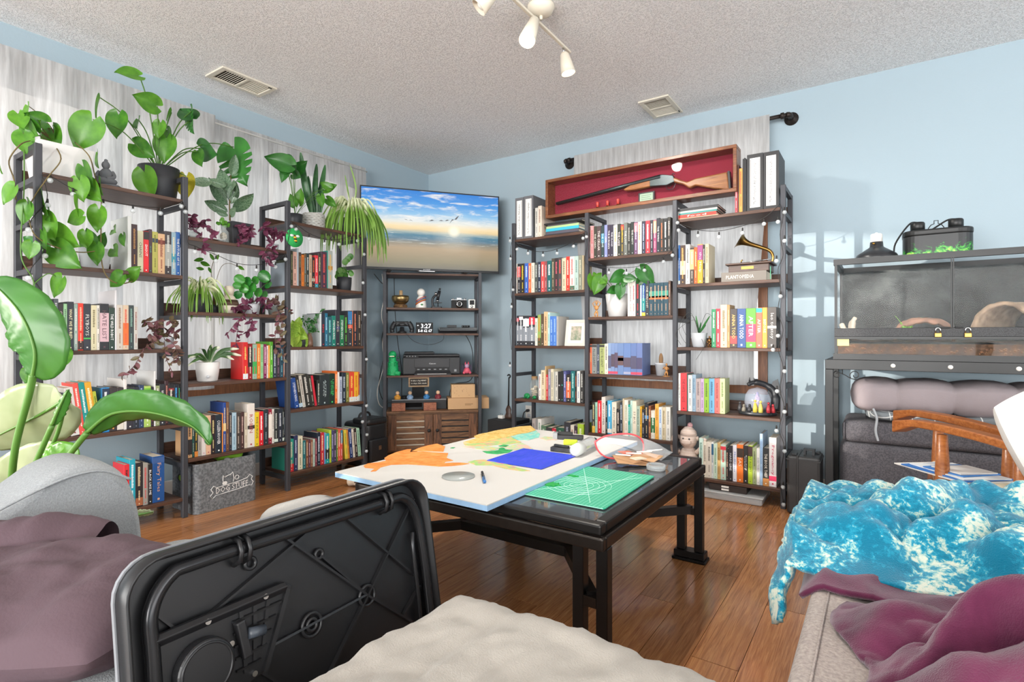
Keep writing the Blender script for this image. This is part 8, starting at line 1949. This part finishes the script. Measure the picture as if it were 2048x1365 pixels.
string('globe string lights looped along the shotgun-case bookcase', (2.15, -.49, 1.5),
 [[(1028, 470), (1034, 487), (1058, 500), (1086, 504), (1115, 498), (1146, 483), (1172, 462)], [(1172, 462), (1174, 490), (1172, 528), (1217, 535), (1252, 536), (1289, 530), (1327, 514), (1348, 495)], [(1348, 495), (1352, 460), (1357, 448), (1396, 460), (1438, 462), (1485, 452), (1528, 436), (1560, 408)], [(1560, 408), (1566, 430), (1560, 470), (1566, 510), (1556, 540), (1561, 580), (1556, 625), (1566, 660), (1557, 700), (1566, 735), (1560, 780), (1568, 815), (1558, 860), (1568, 895), (1560, 960), (1567, 1005)], [(1028, 470), (1021, 500), (1026, 540), (1021, 575), (1026, 620), (1020, 660), (1023, 700)]],
 [(1034, 499), (1056, 507), (1086, 511), (1114, 507), (1147, 493), (1166, 477), (1173, 474), (1218, 546), (1253, 547), (1289, 541), (1327, 524), (1345, 511), (1355, 446), (1357, 461), (1396, 472), (1438, 474), (1485, 466), (1528, 448), (1556, 444), (1569, 425), (1569, 482), (1553, 522), (1561, 593), (1556, 672), (1546, 700), (1569, 743), (1554, 783), (1569, 824), (1553, 862), (1569, 903), (1566, 975), (1567, 1010), (1020, 482), (1021, 518), (1026, 580), (1023, 614), (1020, 732)], 1, -.487)
string('globe string lights looped along the plant bookcase', (.53, -2.07, 1.5),
 [[(84, 350), (100, 352), (146, 378), (207, 400), (266, 411), (321, 415), (366, 405)], [(84, 350), (94, 400), (60, 448), (88, 500), (60, 545), (86, 594), (84, 700), (86, 780)], [(366, 405), (374, 480), (391, 493), (432, 510), (474, 527), (513, 530), (551, 523), (571, 508)], [(571, 508), (578, 470), (583, 446), (592, 449), (618, 467), (649, 478), (678, 479), (715, 472), (728, 498)], [(728, 498), (724, 560), (730, 625), (727, 660), (734, 715), (728, 760), (734, 805), (726, 840), (734, 865), (733, 900)]],
 [(100, 361), (146, 389), (95, 411), (207, 411), (266, 422), (321, 427), (363, 413), (371, 424), (57, 460), (90, 512), (57, 557), (88, 605), (85, 788), (390, 504), (432, 522), (474, 538), (513, 541), (551, 534), (571, 519), (583, 453), (592, 459), (618, 478), (649, 488), (678, 489), (715, 482), (728, 509), (726, 566), (730, 630), (733, 719), (733, 812), (725, 844), (734, 870), (733, 903)], 0, .522)
# ================================================================ loose cables by the corner rack
def cable(label, pts, m, r=.0032): p0 = Vector(pts[0]); t = put('cable', MB().tube(smooth_path(pts, 6), r, 6), m, label=label, cat='cable', group='cables beside the corner rack')
c_ = lambda L, y=.05: [CM @ CP(x, yy, y) for x, yy in L]
cable('black cable looping down behind the corner rack post', c_([(748, 548), (762, 565), (772, 575), (766, 610), (772, 640), (764, 675), (768, 710), (762, 740), (758, 775), (766, 800), (782, 806)], .10), m_black)
cable('white cable hanging beside the corner rack post', c_([(764, 548), (768, 590), (763, 630), (768, 660), (765, 690), (768, 730), (755, 780), (758, 808), (770, 818)], .08), m_white)
cable('thin black cable drooping from the game console board', c_([(812, 668), (830, 684), (858, 690), (884, 682), (888, 668)], -.012), m_black, .0018)
cable('black cable running down behind the disc player', c_([(788, 548), (790, 620), (795, 680), (803, 740), (803, 800)], .28), m_black)
cable('black cable hanging behind the cardboard boxes', c_([(930, 668), (942, 692), (946, 720), (942, 760), (906, 770), (898, 800)], .28), m_black)
